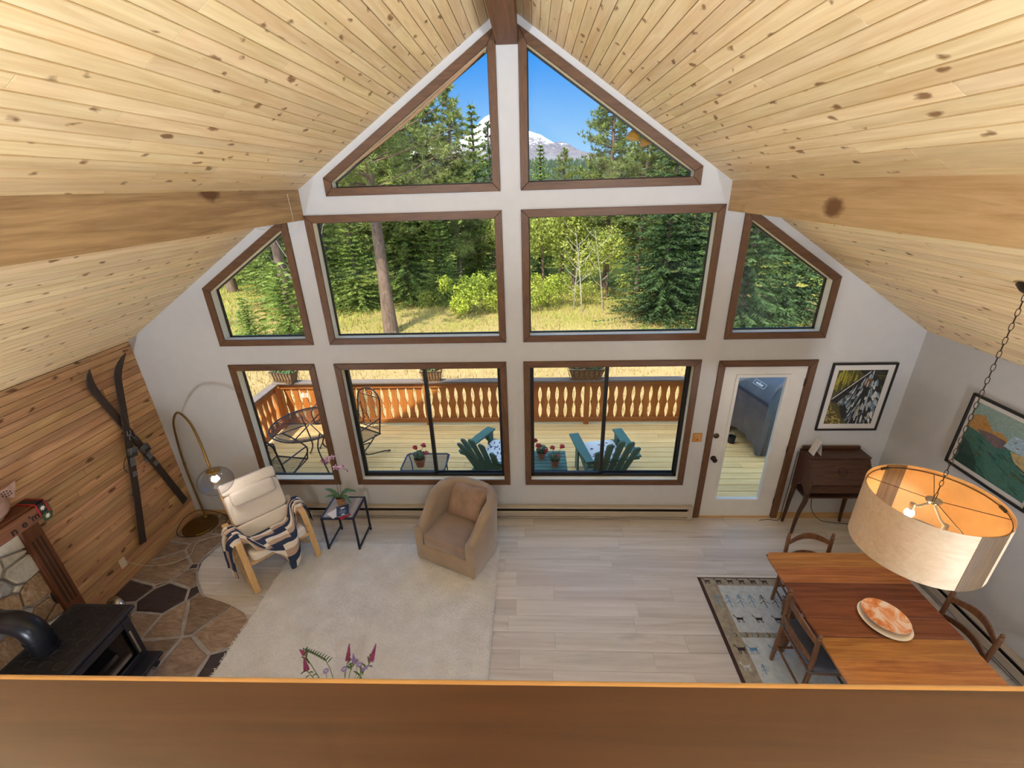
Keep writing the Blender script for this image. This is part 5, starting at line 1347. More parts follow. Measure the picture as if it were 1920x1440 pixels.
for a in (2.35, 4.45, -0.55, 0.9):
    m = MB(); m.tube([(0.03*math.cos(a), 0.03*math.sin(a), HD-0.03), ((RD-0.01)*math.cos(a), (RD-0.01)*math.sin(a), HD-0.028)], 0.0022, 6); m.build('spoke', 'chain_metal', pdn)
for a in (-0.25, 1.75):
    m = MB(); m.M = Matrix.Rotation(a, 4, 'Z') @ Matrix.Translation((RD-0.011, 0, HD-0.028)); m.box(-0.005, -0.03, -0.008, 0.005, 0.03, 0.008); m.build('ring_clip', 'black_metal', pdn)
m = MB(); m.lathe([(0.001, -0.012), (0.042, -0.012), (0.045, -0.002), (0.042, 0.004), (0.012, 0.008), (0.001, 0.008)], 24, (0, 0, HD-0.03)); m.build('hub', 'chrome', pdn, smooth=True)
for a in (0.5, 0.5+PI):
    m = MB(); m.tube([(0.02*math.cos(a), 0.02*math.sin(a), HD-0.03), (0.022*math.cos(a), 0.022*math.sin(a), HD+0.012), (0.0, 0.0, HD+0.045)], 0.0025, 6); m.build('hanger', 'chain_metal', pdn, smooth=True)
for k, (a, dz) in enumerate(((3.05, -0.085), (4.95, -0.16))):
    c = Vector((0.115*math.cos(a), 0.115*math.sin(a), HD+dz))
    m = MB(); m.tube([(0, 0, HD-0.045), tuple(c*0.6+Vector((0, 0, (HD-0.08)*0.4))), tuple(c)], 0.008, 8); arm_ = m.build('lamp_arm', 'lamp_socket', pdn, smooth=True)
    m = MB(); m.tube([tuple(c+Vector((0, 0, 0.02))), tuple(c+Vector((0, 0, -0.03)))], 0.016, 12); m.build('socket', 'lamp_socket', arm_, smooth=True)
    m = MB(); m.ell(tuple(c+Vector((0, 0, -0.06))), 0.028, 0.028, 0.034, 1, 1, 14, 10); m.build('bulb', 'bulb_warm', arm_, smooth=True)
    lamp_light('pendant_bulb', pdn.location+c+Vector((0, 0, -0.06)), 7.0, 0.03, (1.0, 0.72, 0.42))
zc = HD+0.045; zt = ceil_z(2.87)-pdn.location.z; L = 0.036; k = 0
ch = None
while zc < zt-0.03:
    if ch is None:
        m = MB(); pts = [(0.009*math.copysign(abs(math.cos(a))**0.8, math.cos(a)), 0, 0.0235*math.sin(a)) for a in [2*PI*q/14 for q in range(14)]]; m.tube(pts, 0.0021, 5, closed=True)
        ch = m.mesh('chain_link', 'chain_metal', True)
    o = bpy.data.objects.new('chain_link', ch); COL.objects.link(o); o.parent = pdn; o.location = (0, 0, zc+0.02); o.rotation_euler = (0, 0, 0.6+(PI/2 if k % 2 else 0)); k += 1; zc += 0.041
m = MB(); m.M = Matrix.Translation((0, 0, zt-0.014)) @ Matrix.Rotation(math.atan(SR), 4, 'Y'); m.lathe([(0.001, -0.02), (0.03, -0.018), (0.06, 0.0), (0.06, 0.008)], 20); m.build('canopy', 'chain_metal', pdn, smooth=True)

# framed pictures
def framed(name, label, M, w, h, fw_, art, loc):
    """M maps local (x right, y up, z out of the wall) to the world"""
    t = thing(name, label, 'picture', loc)
    def part(nm, mat, fn, par=t, sm=False):
        m = MB(); m.M = M; fn(m); return m.build(nm, mat, par, W=True, smooth=sm)
    for a, b, c, d in ((0, 0, w, fw_), (0, h-fw_, w, h), (0, fw_, fw_, h-fw_), (w-fw_, fw_, w, h-fw_)): part('frame_bar', 'frame_black', lambda m: m.box(a, b, 0.0, c, d, 0.026, 0.003))
    part('mat_board', 'mat_white', lambda m: m.box(fw_, fw_, 0.004, w-fw_, h-fw_, 0.010))
    art(M, t, w, h)
    part('glazing', 'picture_glass', lambda m: m.box(fw_, fw_, 0.0185, w-fw_, h-fw_, 0.020))
def arts(M, t, name, mats, polys, z):
    m = MB(); m.M = M
    for i, (mi, pl_) in enumerate(polys):
        m.cm = mi; zz = z+i*0.000004
        m.add([(p[0], p[1], zz) for p in pl_], [tuple(range(len(pl_)))] if len(pl_) < 5 else [tuple(q) for q in tessellate_polygon([[Vector((p[0], p[1], 0)) for p in pl_]])])
    return m.build(name, mats, t, W=True)
for nm, c in (('art_olive', (84, 78, 30)), ('art_yellow', (178, 166, 50)), ('art_black', (30, 28, 28)), ('art_ice', (178, 190, 196)), ('art_blue', (112, 136, 150)), ('art_white', (222, 222, 218)), ('art_ochre', (196, 168, 92)), ('art_brown', (118, 86, 56)),
              ('art_teal', (64, 116, 104)), ('art_deep', (40, 74, 66)), ('art_sky', (150, 176, 168)), ('art_rock', (196, 146, 76)), ('art_mauve', (120, 100, 104)), ('art_paleblue', (170, 196, 214)), ('art_sand', (196, 172, 120))): plain(nm, c, 0.7, var=0.14, scale=40)
def falls(M, t, w, h):
    rnd = random.Random(8); x0, x1, y0, y1 = 0.078, w-0.078, 0.082, h-0.082; W, H = x1-x0, y1-y0
    P = lambda a, b: (x0+W*min(max(a, 0), 1), y0+H*min(max(b, 0), 1)); pol = [(0, [P(0, 0), P(1, 0), P(1, 1), P(0, 1)])]
    for k in range(26): a = rnd.uniform(0, 0.42); b = rnd.uniform(0.70, 0.92); pol.append((1, [P(a, b-0.10), P(a+0.012, b-0.10), P(a+0.02, b+0.10), P(a+0.006, b+0.10)]))
    pol.append((2, [P(0.60, 0.86), P(1, 0.70), P(1, 1), P(0.42, 1)]))
    for k in range(9): b = rnd.uniform(0.84, 0.98); a = rnd.uniform(0.62, 0.85); pol.append((0, [P(a, b), P(a+0.2, b-0.02), P(a+0.2, b-0.005), P(a, b+0.012)]))
    pol.append((2, [P(0.0, 0.42), P(0.12, 0.60), P(0.45, 0.84), P(0.66, 0.97), P(0.86, 0.86), P(1, 0.60), P(1, 0.0), P(0.48, 0.0), P(0.34, 0.12), P(0.2, 0.36)]))
    pol.append((7, [P(0.58, 0.84), P(0.74, 0.88), P(0.72, 0.70), P(0.60, 0.72)]))
    for k in range(150):
        a = rnd.uniform(0.08, 0.97); top = 0.95-abs(a-0.68)*1.1; b = rnd.uniform(0.0 if a > 0.42 else 0.42-a*0.8, max(top, 0.1)); l = rnd.uniform(0.05, 0.14); ww = rnd.uniform(0.008, 0.024); s = (0.68-a)*-0.10
        if a < 0.42 and b < 0.40-0.2*a: continue
        pol.append((rnd.choice((3, 3, 4, 4, 5, 6 if k % 9 == 0 else 3, 2)), [P(a-s, b+l), P(a+ww, b+l*0.6), P(a+ww*0.7+s, b-l*0.3), P(a-ww+s, b-l*0.2), P(a-ww-s, b+l*0.5)]))
    for k in range(9):
        a = 0.02+0.07*k; pol.append((5, [P(a, 0.46+0.055*k), P(a+0.075, 0.52+0.055*k), P(a+0.075, 0.545+0.055*k), P(a, 0.48+0.055*k)]))
    pol.append((0, [P(0, 0), P(0.5, 0), P(0.33, 0.13), P(0.18, 0.38), P(0, 0.44)]))
    for k in range(150):
        a, b = rnd.uniform(0, 0.42), rnd.uniform(0, 0.42)
        if b > 0.42-a*0.95: continue
        q = rnd.uniform(0.010, 0.026); pol.append((rnd.choice((6, 6, 1, 7)), [P(a-q, b), P(a-q*0.3, b-q*0.6), P(a+q, b-q*0.2), P(a+q*0.8, b+q*0.5), P(a-q*0.5, b+q*0.6)]))
    arts(M, t, 'print', ['art_olive', 'art_yellow', 'art_black', 'art_ice', 'art_blue', 'art_white', 'art_ochre', 'art_brown'], pol, 0.0105)
MA = Matrix(((1, 0, 0, 3.376), (0, 0, -1, -0.001), (0, 1, 0, 1.263), (0, 0, 0, 1)))
framed('framed_print', 'black framed print of an icy waterfall above the desk', MA, 0.666, 0.815, 0.020, falls, (3.71, -0.01, 1.263))
def lake(M, t, w, h):
    rnd = random.Random(4); x0, x1, y0, y1 = 0.062, w-0.05, 0.062, h-0.062; W, H = x1-x0, y1-y0
    P = lambda a, b: (x0+W*min(max(a, 0), 1), y0+H*min(max(b, 0), 1)); pol = [(2, [P(0, 0), P(1, 0), P(1, 1), P(0, 1)])]
    pol.append((0, [P(0, 0.0), P(1, 0.0), P(1, 0.60), P(0.5, 0.56), P(0, 0.60)]))
    pol.append((3, [P(0.0, 0.60), P(0.02, 0.80), P(0.16, 0.86), P(0.26, 0.76), P(0.34, 0.70), P(0.44, 0.74), P(0.58, 0.66), P(0.62, 0.60), P(0.3, 0.58)]))
    pol.append((4, [P(0.12, 0.62), P(0.3, 0.66), P(0.52, 0.66), P(0.58, 0.57), P(0.44, 0.50), P(0.25, 0.56)]))
    pol.append((5, [P(0.58, 0.78), P(1, 0.86), P(1, 0.62), P(0.72, 0.58), P(0.52, 0.58)]))
    for k in range(22): a, b = rnd.uniform(0.55, 0.98), rnd.uniform(0.60, 0.78); q = rnd.uniform(0.02, 0.06); pol.append((rnd.choice((6, 5, 4)), [P(a, b), P(a+q, b-q*0.5), P(a+q*1.4, b+q*0.3)]))
    pol.append((7, [P(0.62, 0.56), P(1, 0.62), P(1, 0.40), P(0.86, 0.36), P(0.7, 0.46)]))
    for k in range(60):
        a, b = rnd.uniform(0.02, 0.95), rnd.uniform(0.02, 0.5); q = rnd.uniform(0.04, 0.16); pol.append((rnd.choice((1, 1, 0, 8)), [P(a, b), P(a+q, b-q*0.35), P(a+q*1.1, b-q*0.28), P(a+q*0.4, b+q*0.02)]))
    pol.append((1, [P(0, 0.0), P(0.35, 0.0), P(0.30, 0.16), P(0.12, 0.36), P(0.0, 0.42)]))
    arts(M, t, 'print', ['art_teal', 'art_deep', 'art_sky', 'art_rock', 'art_mauve', 'art_paleblue', 'art_white', 'art_sand', 'art_olive'], pol, 0.0105)
MBm = Matrix(((0, 0, -1, XR-0.001), (-1, 0, 0, -0.706), (0, 1, 0, 1.322), (0, 0, 0, 1)))
framed('framed_print', 'black framed print of a green mountain lake on the right wall', MBm, 0.770, 0.733, 0.022, lake, (XR-0.01, -1.09, 1.322))

# slant-front desk
dk = thing('slant_desk', 'small dark oak slant-front desk on curved legs beside the door', 'desk', (3.6, -0.19, 0.0))
prof = [(-0.025, 1.005), (-0.195, 1.005), (-0.325, 0.735), (-0.325, 0.625), (-0.025, 0.625)]
def px(m, x): m.M = Matrix(((0, 0, 1, x), (1, 0, 0, 0), (0, 1, 0, 0), (0, 0, 0, 1))); return m
px(MB(), 3.295).prism(prof, 0.0, 0.62).build('carcass', 'desk_oak', dk, W=True)
MB().box(3.268, -0.215, 1.005, 3.942, -0.018, 1.025, 0.004).build('top_board', 'desk_oak', dk, W=True)
MB().box(3.285, -0.042, 1.025, 3.925, -0.020, 1.066, 0.005).build('gallery_rail', 'desk_oak', dk, W=True)
sl0, sl1 = Vector((0, -0.200, 1.000)), Vector((0, -0.331, 0.738)); dvec = (sl0-sl1).normalized(); nv_ = Vector((0, -dvec.z, dvec.y)); LM_ = Matrix((Vector((1, 0, 0)), dvec, nv_)).transposed().to_4x4(); LM_.translation = Vector((3.605, 0, 0))+(sl0+sl1)/2
m = MB(); m.M = LM_; m.box(-0.305, -0.143, -0.002, 0.305, 0.143, 0.012, 0.003); lid = m.build('slant_lid', 'desk_oak', dk, W=True)
for r, w_ in ((0.050, 0.0035), (0.040, 0.0025)):
    m = MB(); m.M = LM_; m.tube([(0.02+r*math.cos(a), r*math.sin(a), 0.0125) for a in [2*PI*k/28 for k in range(28)]], w_, 6, closed=True); m.build('carved_ring', 'dark_gap', lid, W=True, smooth=True)
m = MB(); m.M = LM_; m.tube([(0.02+0.030*(k/20)*math.cos(k*0.55), 0.030*(k/20)*math.sin(k*0.55), 0.0125) for k in range(2, 21)], 0.003, 5); m.build('carved_scroll', 'dark_gap', lid, W=True, smooth=True)
MB().box(3.305, -0.338, 0.632, 3.905, -0.322, 0.722, 0.003).build('drawer', 'desk_oak', dk, W=True)
m = MB(); yl(m, (3.42, -0.338, 0.677)); m.lathe([(0.006, 0), (0.006, 0.008), (0.013, 0.014), (0.011, 0.022), (0.001, 0.024)], 14); m.build('drawer_knob', 'brass_dark', dk, W=True, smooth=True)
MB().box(3.28, -0.30, 0.530, 3.93, -0.04, 0.548, 0.004).build('lower_shelf', 'desk_oak', dk, W=True)
for s, x in ((-1, 3.272), (1, 3.915)):
    pts = cr([(-0.02, 1.0, 0), (-0.2, 1.0, 0), (-0.335, 0.73, 0), (-0.345, 0.64, 0), (-0.325, 0.58, 0), (-0.285, 0.565, 0), (-0.255, 0.62, 0), (-0.185, 0.66, 0), (-0.115, 0.62, 0), (-0.09, 0.54, 0), (-0.06, 0.52, 0), (-0.02, 0.53, 0)], 3)
    px(MB(), x).prism([(p[0], p[1]) for p in pts[:-1]], 0.0, 0.024).build('side_board', 'desk_oak', dk, W=True)
    for y0, y1 in ((-0.30, -0.275), (-0.06, -0.062)):
        m = MB(); m.tube([tuple(p) for p in cr([(x+0.012, y0-0.01, 0.60), (x+0.012, y0-0.012, 0.50), (x+0.012+s*0.004, y0+0.02*(1 if y0 < -0.2 else 0), 0.34), (x+0.012+s*0.010, y0+0.035*(1 if y0 < -0.2 else 0), 0.16), (x+0.012+s*0.022, y1, 0.0)], 5)], [0.034-0.0008*k for k in range(21)], 8, flat=0.8); m.build('leg', 'desk_oak', dk, W=True, smooth=True)
cd = thing('tent_card', 'white folded card standing on the desk top', 'card', (3.37, -0.13, 1.025))
for s in (-1, 1):
    m = MB(); m.bar((0.0+s*0.042, 0, 0.0015), (0.004, 0, 0.185), 0.10, 0.003, up=(1, 0, 0)); m.build('panel', 'paper_white', cd)
for lab, path in (('thin black cord running along the left side of the desk', [(3.255, -0.02, 0.98), (3.245, -0.04, 0.6), (3.235, -0.05, 0.25), (3.22, -0.06, 0.02), (3.1, -0.05, 0.012), (2.98, -0.07, 0.012)]), ('black cord curling on the floor under the desk', [(3.55, -0.03, 0.42), (3.58, -0.05, 0.18), (3.68, -0.09, 0.05), (3.82, -0.10, 0.012), (4.05, -0.14, 0.012), (4.15, -0.3, 0.012)])):
    m = MB(); m.tube([tuple(p) for p in cr(path, 6)], 0.004, 6); tag(m.build('power_cord', 'cord_black', smooth=True), lab, 'cord')

# wooden switch plate
sw = thing('light_switch', 'light wooden switch plate between window and door', 'switch', (2.088, 0, 1.11))
MB().box(2.032, -0.012, 1.108, 2.142, -0.0005, 1.226, 0.006).build('plate', 'pine_switch', sw, W=True)
MB().box(2.084, -0.020, 1.135, 2.092, -0.011, 1.155, 0.001).build('toggle', 'bronze', sw, W=True)

# rolled shade hanging along the slope of the upper left window, bead cord on the left beam
rs = thing('rolled_shade', 'rolled cream and tan cloth shade sagging along the upper left window slope', 'shade', (-0.9, 0.06, 4.3))
A, B = Vector((-1.60, 0.045, 4.065)), Vector((-0.185, 0.045, 4.985))
pth = [A.lerp(B, t)+Vector((0.012, 0, -0.05))*math.sin(t*PI)*0.6+Vector((0.012, 0, -0.018)) for t in [k/14 for k in range(15)]]
m = MB(); m.tube([tuple(p) for p in pth], [0.010+0.008*(k/14) for k in range(15)], 8); m.build('cloth_roll', 'cloth_tan', rs, W=True, smooth=True)
m = MB(); m.bar(tuple(A+Vector((0, 0, 0.01))), tuple(B+Vector((0, 0, 0.012))), 0.03, 0.022); m.build('head_rail', 'cloth_cream', rs, W=True)
MB().box(-0.205, 0.03, 4.93, -0.175, 0.075, 5.0).build('end_bracket', 'chrome', rs, W=True)
bc = thing('hanging_string', 'thin white string looped over the left beam', 'string', (-2.19, -0.12, 3.6))
m = MB(); m.tube([tuple(p) for p in cr([(-2.010, -0.25, 3.88), (-2.012, -0.235, 3.70), (-2.03, -0.22, 3.635), (-2.10, -0.2, 3.55)], 5)], 0.002, 5); m.build('string', 'cord_white', bc, W=True, smooth=True)
m = MB(); m.tube([(-2.42+0.06*math.cos(a), -0.05+0.01*math.sin(3*a), 3.585+0.022*math.sin(a)) for a in [2*PI*k/24 for k in range(24)]], 0.003, 5, closed=True); m.build('wire_loop', 'cord_white', bc, W=True, smooth=True)

# ------------------------------------------------------------------ the deck
ZD = -0.05
dkf = S(MB().box(-4.55, 0.155, ZD-0.20, 6.0, 2.62, ZD-0.034).build('trim_4', 'siding'), 'joists under the wooden deck')
random.seed(17)
y = 0.165
while y < 2.60:
    for a, b in runs(-4.55, 6.0, 2.4, 4.6): board('deck_board', 'deck_board', dkf, ((a+b)/2, y+0.0675, ZD-0.016), (1, 0, 0), (0, 0, 1), b-a-0.004, 0.1335, 0.032)
    y += 0.1415
# railing boards with scalloped edges
PB = 0.149
pts = []
for k in range(25): z = 0.055+0.64*k/24; pts.append((PB/2-0.0015-0.031*abs(math.sin(PI*min(max((z-0.065)/0.615, 0), 1)*2))**0.75, z))
prof = [(p[0], p[1]) for p in pts]+[(-p[0], p[1]) for p in reversed(pts)]
m = xz(MB()); m.prism(prof, -0.012, 0.012); bal_mesh = m.mesh('baluster_board', 'deck_stain')
def railing(label, p0, p1, posts, cap_ext=(0.0, 0.0)):
    p0, p1 = Vector(p0), Vector(p1); d = (p1-p0).normalized(); L = (p1-p0).length; ang = math.atan2(d.y, d.x)
    t = thing('deck_railing', label, 'railing', (p0.x, p0.y, ZD), ang)
    z0 = -ZD
    MB().box(-cap_ext[0], -0.075, z0+0.785, L+cap_ext[1], 0.075, z0+0.823, 0.006).build('cap_board', 'cap_grey', t)
    for a, b in zip(posts[:-1], posts[1:]):
        MB().box(a+0.045, -0.030, z0+0.685, b-0.045, -0.012, z0+0.785, 0.003).build('upper_rail', 'deck_stain_x', t)
        MB().box(a+0.045, -0.038, z0+0.0, b-0.045, -0.012, z0+0.085, 0.003).build('lower_rail', 'deck_stain_x', t)
        n = int((b-a-0.10)/PB); st = (a+b)/2-(n-1)*PB/2
        for k in range(n):
            o = bpy.data.objects.new('baluster_board', bal_mesh); COL.objects.link(o); o.parent = t; o.location = (st+k*PB, 0.006, z0)
    for p in posts: MB().box(p-0.045, -0.045, 0.0, p+0.045, 0.045, z0+0.785, 0.004).build('post', 'deck_stain', t)
railing('orange stained deck railing with scalloped boards across the far side of the deck', (-4.37, 2.53, 0), (5.9, 2.53, 0), [0.0, 2.67, 5.50, 8.3, 10.2], (0.07, 0.07))
railing('orange stained deck railing at the left end of the deck', (-4.37, 0.24, 0), (-4.37, 2.44, 0), [0.0, 2.15], (0.0, -0.02))

def leafball(m, c, r, n, size, rnd, flat=0.7):
    for k in range(n):
        d = Vector((rnd.gauss(0, 1), rnd.gauss(0, 1), rnd.gauss(0, 1))).normalized(); p = Vector(c)+Vector((d.x*r, d.y*r, d.z*r*flat))*rnd.uniform(0.55, 1.0)
        nn = (d+Vector((rnd.uniform(-0.6, 0.6), rnd.uniform(-0.6, 0.6), 0.5))).normalized(); u = nn.orthogonal().normalized(); w = nn.cross(u); s = size*rnd.uniform(0.7, 1.2)
        pl_ = [tuple(p+(u*math.cos(a)+w*math.sin(a))*s*(1 if q % 2 == 0 else 0.86)) for q, a in enumerate([2*PI*i/7 for i in range(7)])]
        m.add(pl_, [tuple(range(7))])
def geranium(label, loc, blooms, seed, r=0.07, h=0.115):
    rnd = random.Random(seed); t = thing('potted_geranium', label, 'plant', loc, 0, 'potted red geraniums')
    m = MB(); m.lathe([(0.001, 0), (r*0.68, 0), (r*0.94, h*0.82), (r*1.06, h*0.82), (r*1.06, h), (r*0.92, h), (r*0.88, h*0.86), (0.001, h*0.86)], 24); m.build('pot', 'terracotta', t, smooth=True)
    m = MB(); m.lathe([(0.001, h*0.87), (r*0.88, h*0.87)], 16); m.build('soil', 'moss', t)
    m = MB(); leafball(m, (0, 0, h+0.05), 0.085, 90, 0.020, rnd); m.build('foliage', 'leaf_dark', t, kind='stuff')
    for bx, by, bz in blooms:
        m = MB(); m.tube([(0, 0, h*0.9), (bx*0.5, by*0.5, h+bz*0.6), (bx, by, h+bz)], 0.003, 5); st_ = m.build('flower_stem', 'stem_green', t)
        m = MB(); leafball(m, (bx, by, h+bz), 0.034, 46, 0.012, rnd, 0.9); m.build('bloom', 'geranium_red', t)
geranium('red geranium in a clay pot on the blue wire table', (-1.345, 0.47, 0.452), [(-0.05, 0.03, 0.15), (0.06, 0.05, 0.17), (0.09, 0.02, 0.07)], 1, 0.075, 0.125)
geranium('red geranium in a clay pot at the back of the green slat table', (0.30, 0.70, 0.422), [(-0.09, 0.06, 0.15), (-0.05, 0.0, 0.10), (0.06, -0.03, 0.04), (-0.03, 0.08, 0.06)], 2, 0.06, 0.10)
geranium('red geranium in a clay pot at the front of the green slat table', (0.475, 0.51, 0.422), [(-0.03, 0.08, 0.14), (0.10, 0.06, 0.17), (0.04, -0.02, 0.06)], 3, 0.06, 0.10)

# rail planters
def planter(label, loc, w, rz, seed, red):
    rnd = random.Random(seed); t = thing('rail_planter', label, 'planter', loc, rz, 'coco-lined planters on the deck railing'); H = 0.20
    m = MB(); vs = [(-w/2*0.78, -0.065, 0), (w/2*0.78, -0.065, 0), (w/2*0.78, 0.065, 0), (-w/2*0.78, 0.065, 0), (-w/2, -0.10, H), (w/2, -0.10, H), (w/2, 0.10, H), (-w/2, 0.10, H)]
    m.add(vs, [(3, 2, 1, 0), (0, 1, 5, 4), (1, 2, 6, 5), (2, 3, 7, 6), (3, 0, 4, 7), (4, 5, 6, 7)]); m.build('coco_liner', 'coco_liner', t)
    m = MB(); m.tube([(-w/2, -0.103, H), (w/2, -0.103, H), (w/2, 0.103, H), (-w/2, 0.103, H)], 0.006, 6, closed=True); m.build('rim', 'iron_brown', t)
    n = 7
    for s in (-1, 1):
        for k in range(n):
            x = -w/2*0.85+w*0.85*k/(n-1); m = MB(); q = w*0.085
            m.tube([tuple(p) for p in cr([(x-q, s*0.103, H), (x-q*0.9, s*0.092, H*0.6), (x, s*0.070, 0.01), (x+q*0.9, s*0.092, H*0.6), (x+q, s*0.103, H)], 4)], 0.0035, 5); m.build('wire_loop', 'iron_brown', t)
    m = MB()
    for k in range(8): leafball(m, (-w/2*0.8+w*0.8*k/7, rnd.uniform(-0.04, 0.04), H+0.03), 0.075, 34, 0.022, rnd, 0.8)
    m.build('foliage', 'leaf_green', t, kind='stuff')
    for k in range(red):
        m = MB(); leafball(m, (rnd.uniform(-w/2, w/2)*0.9, rnd.uniform(-0.05, 0.05), H+0.09), 0.028, 30, 0.011, rnd); m.build('bloom', 'geranium_red', t)
planter('coco-lined planter on the corner of the deck railing', (-4.20, 2.53, 0.823), 0.46, -0.25, 4, 0)
planter('coco-lined planter with a few red blooms on the left half of the railing', (-1.57, 2.53, 0.823), 0.36, 0, 5, 3)
planter('long coco-lined planter on the railing behind the right sliding window', (1.10, 2.53, 0.823), 0.60, 0, 6, 0)

# blue wire table and green slat table
wt = thing('wire_table', 'low blue wire mesh table outside the left sliding window', 'table', (-1.30, 0.57, ZD))
tz = 0.495; a, b = 0.30, 0.205
rim = [(-a+0.03, -b, tz), (a-0.03, -b, tz), (a, -b+0.03, tz), (a, b-0.03, tz), (a-0.03, b, tz), (-a+0.03, b, tz), (-a, b-0.03, tz), (-a, -b+0.03, tz)]
m = MB(); m.tube(rim, 0.011, 8, closed=True); m.build('rim', 'iron_blue', wt, smooth=True)
m = MB(); g = 0.020
for k in range(-40, 41):
    for s in (-1, 1):
        pts_ = []
        x = k*g
        for y in (-b, b):
            pts_.append((x+s*y*0.7, y))
        (xa, ya), (xb, yb) = pts_
        # clip to the rim in x
        if xa == xb: continue
        t0, t1 = 0.0, 1.0
        for lim, sg in ((-a, 1), (a, -1)):
            da, db = sg*(xa-lim), sg*(xb-lim)
            if da < 0 and db < 0: t0 = 2
            elif da < 0: t0 = max(t0, da/(da-db))
            elif db < 0: t1 = min(t1, da/(da-db))
        if t0 < t1-0.05: m.bar((xa+(xb-xa)*t0, ya+(yb-ya)*t0, tz), (xa+(xb-xa)*t1, ya+(yb-ya)*t1, tz), 0.0035, 0.003)
m.build('mesh_top', 'iron_blue', wt, kind='stuff')
for sx_ in (-1, 1):
    for sy in (-1, 1): m = MB(); m.tube([tuple(p) for p in cr([(sx_*(a-0.02), sy*(b-0.02), tz), (sx_*(a-0.05), sy*(b-0.03), tz-0.2), (sx_*(a-0.01), sy*(b-0.01), 0.0)], 5)], 0.009, 7); m.build('leg', 'iron_blue', wt, smooth=True)
stb = thing('slat_table', 'green slatted side table between the two deck chairs', 'table', (0.405, 0.65, ZD)); tz = 0.472
for k in range(6): w = 0.475/6; MB().box(-0.235, -0.2375+k*w+0.004, tz-0.02, 0.235, -0.2375+(k+1)*w-0.004, tz, 0.003).build('slat', 'adirondack_green', stb)
for s in (-1, 1):
    MB().box(s*0.20-0.012, -0.22, tz-0.085, s*0.20+0.012, 0.22, tz-0.02, 0.002).build('apron', 'adirondack_green', stb)
    for q in (-1, 1): MB().box(s*0.19-0.025, q*0.19-0.025, 0, s*0.19+0.025, q*0.19+0.025, tz-0.02, 0.003).build('leg', 'adirondack_green', stb)

# adirondack chairs with printed cushions
def adirondack(label, loc, rz, clabel):
    t = thing('adirondack_chair', label, 'chair', (loc[0], loc[1], ZD), rz, 'green adirondack chairs on the deck')
    G = 'adirondack_green'
    for s in (-1, 1):
        m = MB(); m.prism([(s*0.335-0.07, -0.42), (s*0.335+0.07, -0.42), (s*0.335+0.08, -0.1), (s*0.335+0.05, 0.34), (s*0.335-0.05, 0.34), (s*0.335-0.06, -0.1)], 0.545, 0.570); m.build('armrest', G, t)
        MB().box(s*0.30-0.013, -0.39, 0, s*0.30+0.013, -0.27, 0.545, 0.002).build('front_leg', G, t)
        m = MB(); m.M = Matrix(((0, 0, 1, s*0.27), (1, 0, 0, 0), (0, 1, 0, 0), (0, 0, 0, 1))); m.prism([(-0.40, 0.30), (-0.38, 0.36), (0.22, 0.20), (0.58, 0.04), (0.60, 0.0), (0.50, 0.0), (0.15, 0.12)], -0.012, 0.012); m.build('side_rail', G, t)
        m = MB(); m.M = Matrix(((0, 0, 1, s*0.335), (1, 0, 0, 0), (0, 1, 0, 0), (0, 0, 0, 1))); m.prism([(-0.30, 0.40), (-0.30, 0.545), (-0.20, 0.545)], -0.011, 0.011); m.build('arm_bracket', G, t)
    for k in range(6):
        y = -0.37+k*0.095; z = 0.372-k*0.0265; m = MB(); m.M = Matrix.Translation((0, y, z)) @ Matrix.Rotation(-0.27, 4, 'X'); m.box(-0.285, -0.042, 0, 0.285, 0.042, 0.018, 0.002); m.build('seat_slat', G, t)
    MB().box(-0.36, 0.285, 0.520, 0.36, 0.345, 0.545, 0.002).build('arm_rail', G, t)
    for k in range(5):
        q = k-2; L = 0.86-0.05*q*q; m = MB()
        M = Matrix.Translation((q*0.098, 0.17, 0.20)) @ Matrix.Rotation(-0.46, 4, 'X') @ Matrix.Rotation(q*0.055, 4, 'Y'); m.M = M @ Matrix.Rotation(PI/2, 4, 'X')
        pl_ = [(-0.040, 0), (0.040, 0)]+[(0.046*math.cos(a), L-0.04+0.04*math.sin(a)) for a in [PI*i/6 for i in range(7)]]; m.prism(pl_, -0.010, 0.010); m.build('back_slat', G, t)
    cu = thing('seat_cushion', clabel, 'cushion', (loc[0], loc[1], ZD), rz, 'printed cushions on the deck chairs')
    m = MB(); pad(m, (0, -0.13, 0.372), 0.50, 0.44, 0.075, rx=-0.27, e=0.4, e2=0.3); m.build('cover', 'cushion_print_white', cu, smooth=True, ang=80)
    rnd = random.Random(int(loc[0]*100))
    for k in range(46):
        x, y = rnd.uniform(-0.22, 0.22), rnd.uniform(-0.19, 0.19); m = MB(); m.M = Matrix.Translation((0, -0.13, 0.372)) @ Matrix.Rotation(-0.27, 4, 'X') @ Matrix.Translation((x, y, 0.0365)) @ Matrix.Rotation(rnd.uniform(0, PI), 4, 'Z')
        m.prism([(-0.026, 0), (-0.008, -0.008), (0.022, -0.004), (0.028, 0.006), (0.0, 0.010)], 0, 0.0025); m.build('leaf_print', 'indigo_print', cu)
adirondack('green adirondack chair seen through the left sliding window', (-0.36, 0.86), 2.64, 'blue and white cushion in the left adirondack chair')
adirondack('green adirondack chair seen through the right sliding window', (1.20, 0.86), -2.94, 'blue and white cushion in the right adirondack chair')

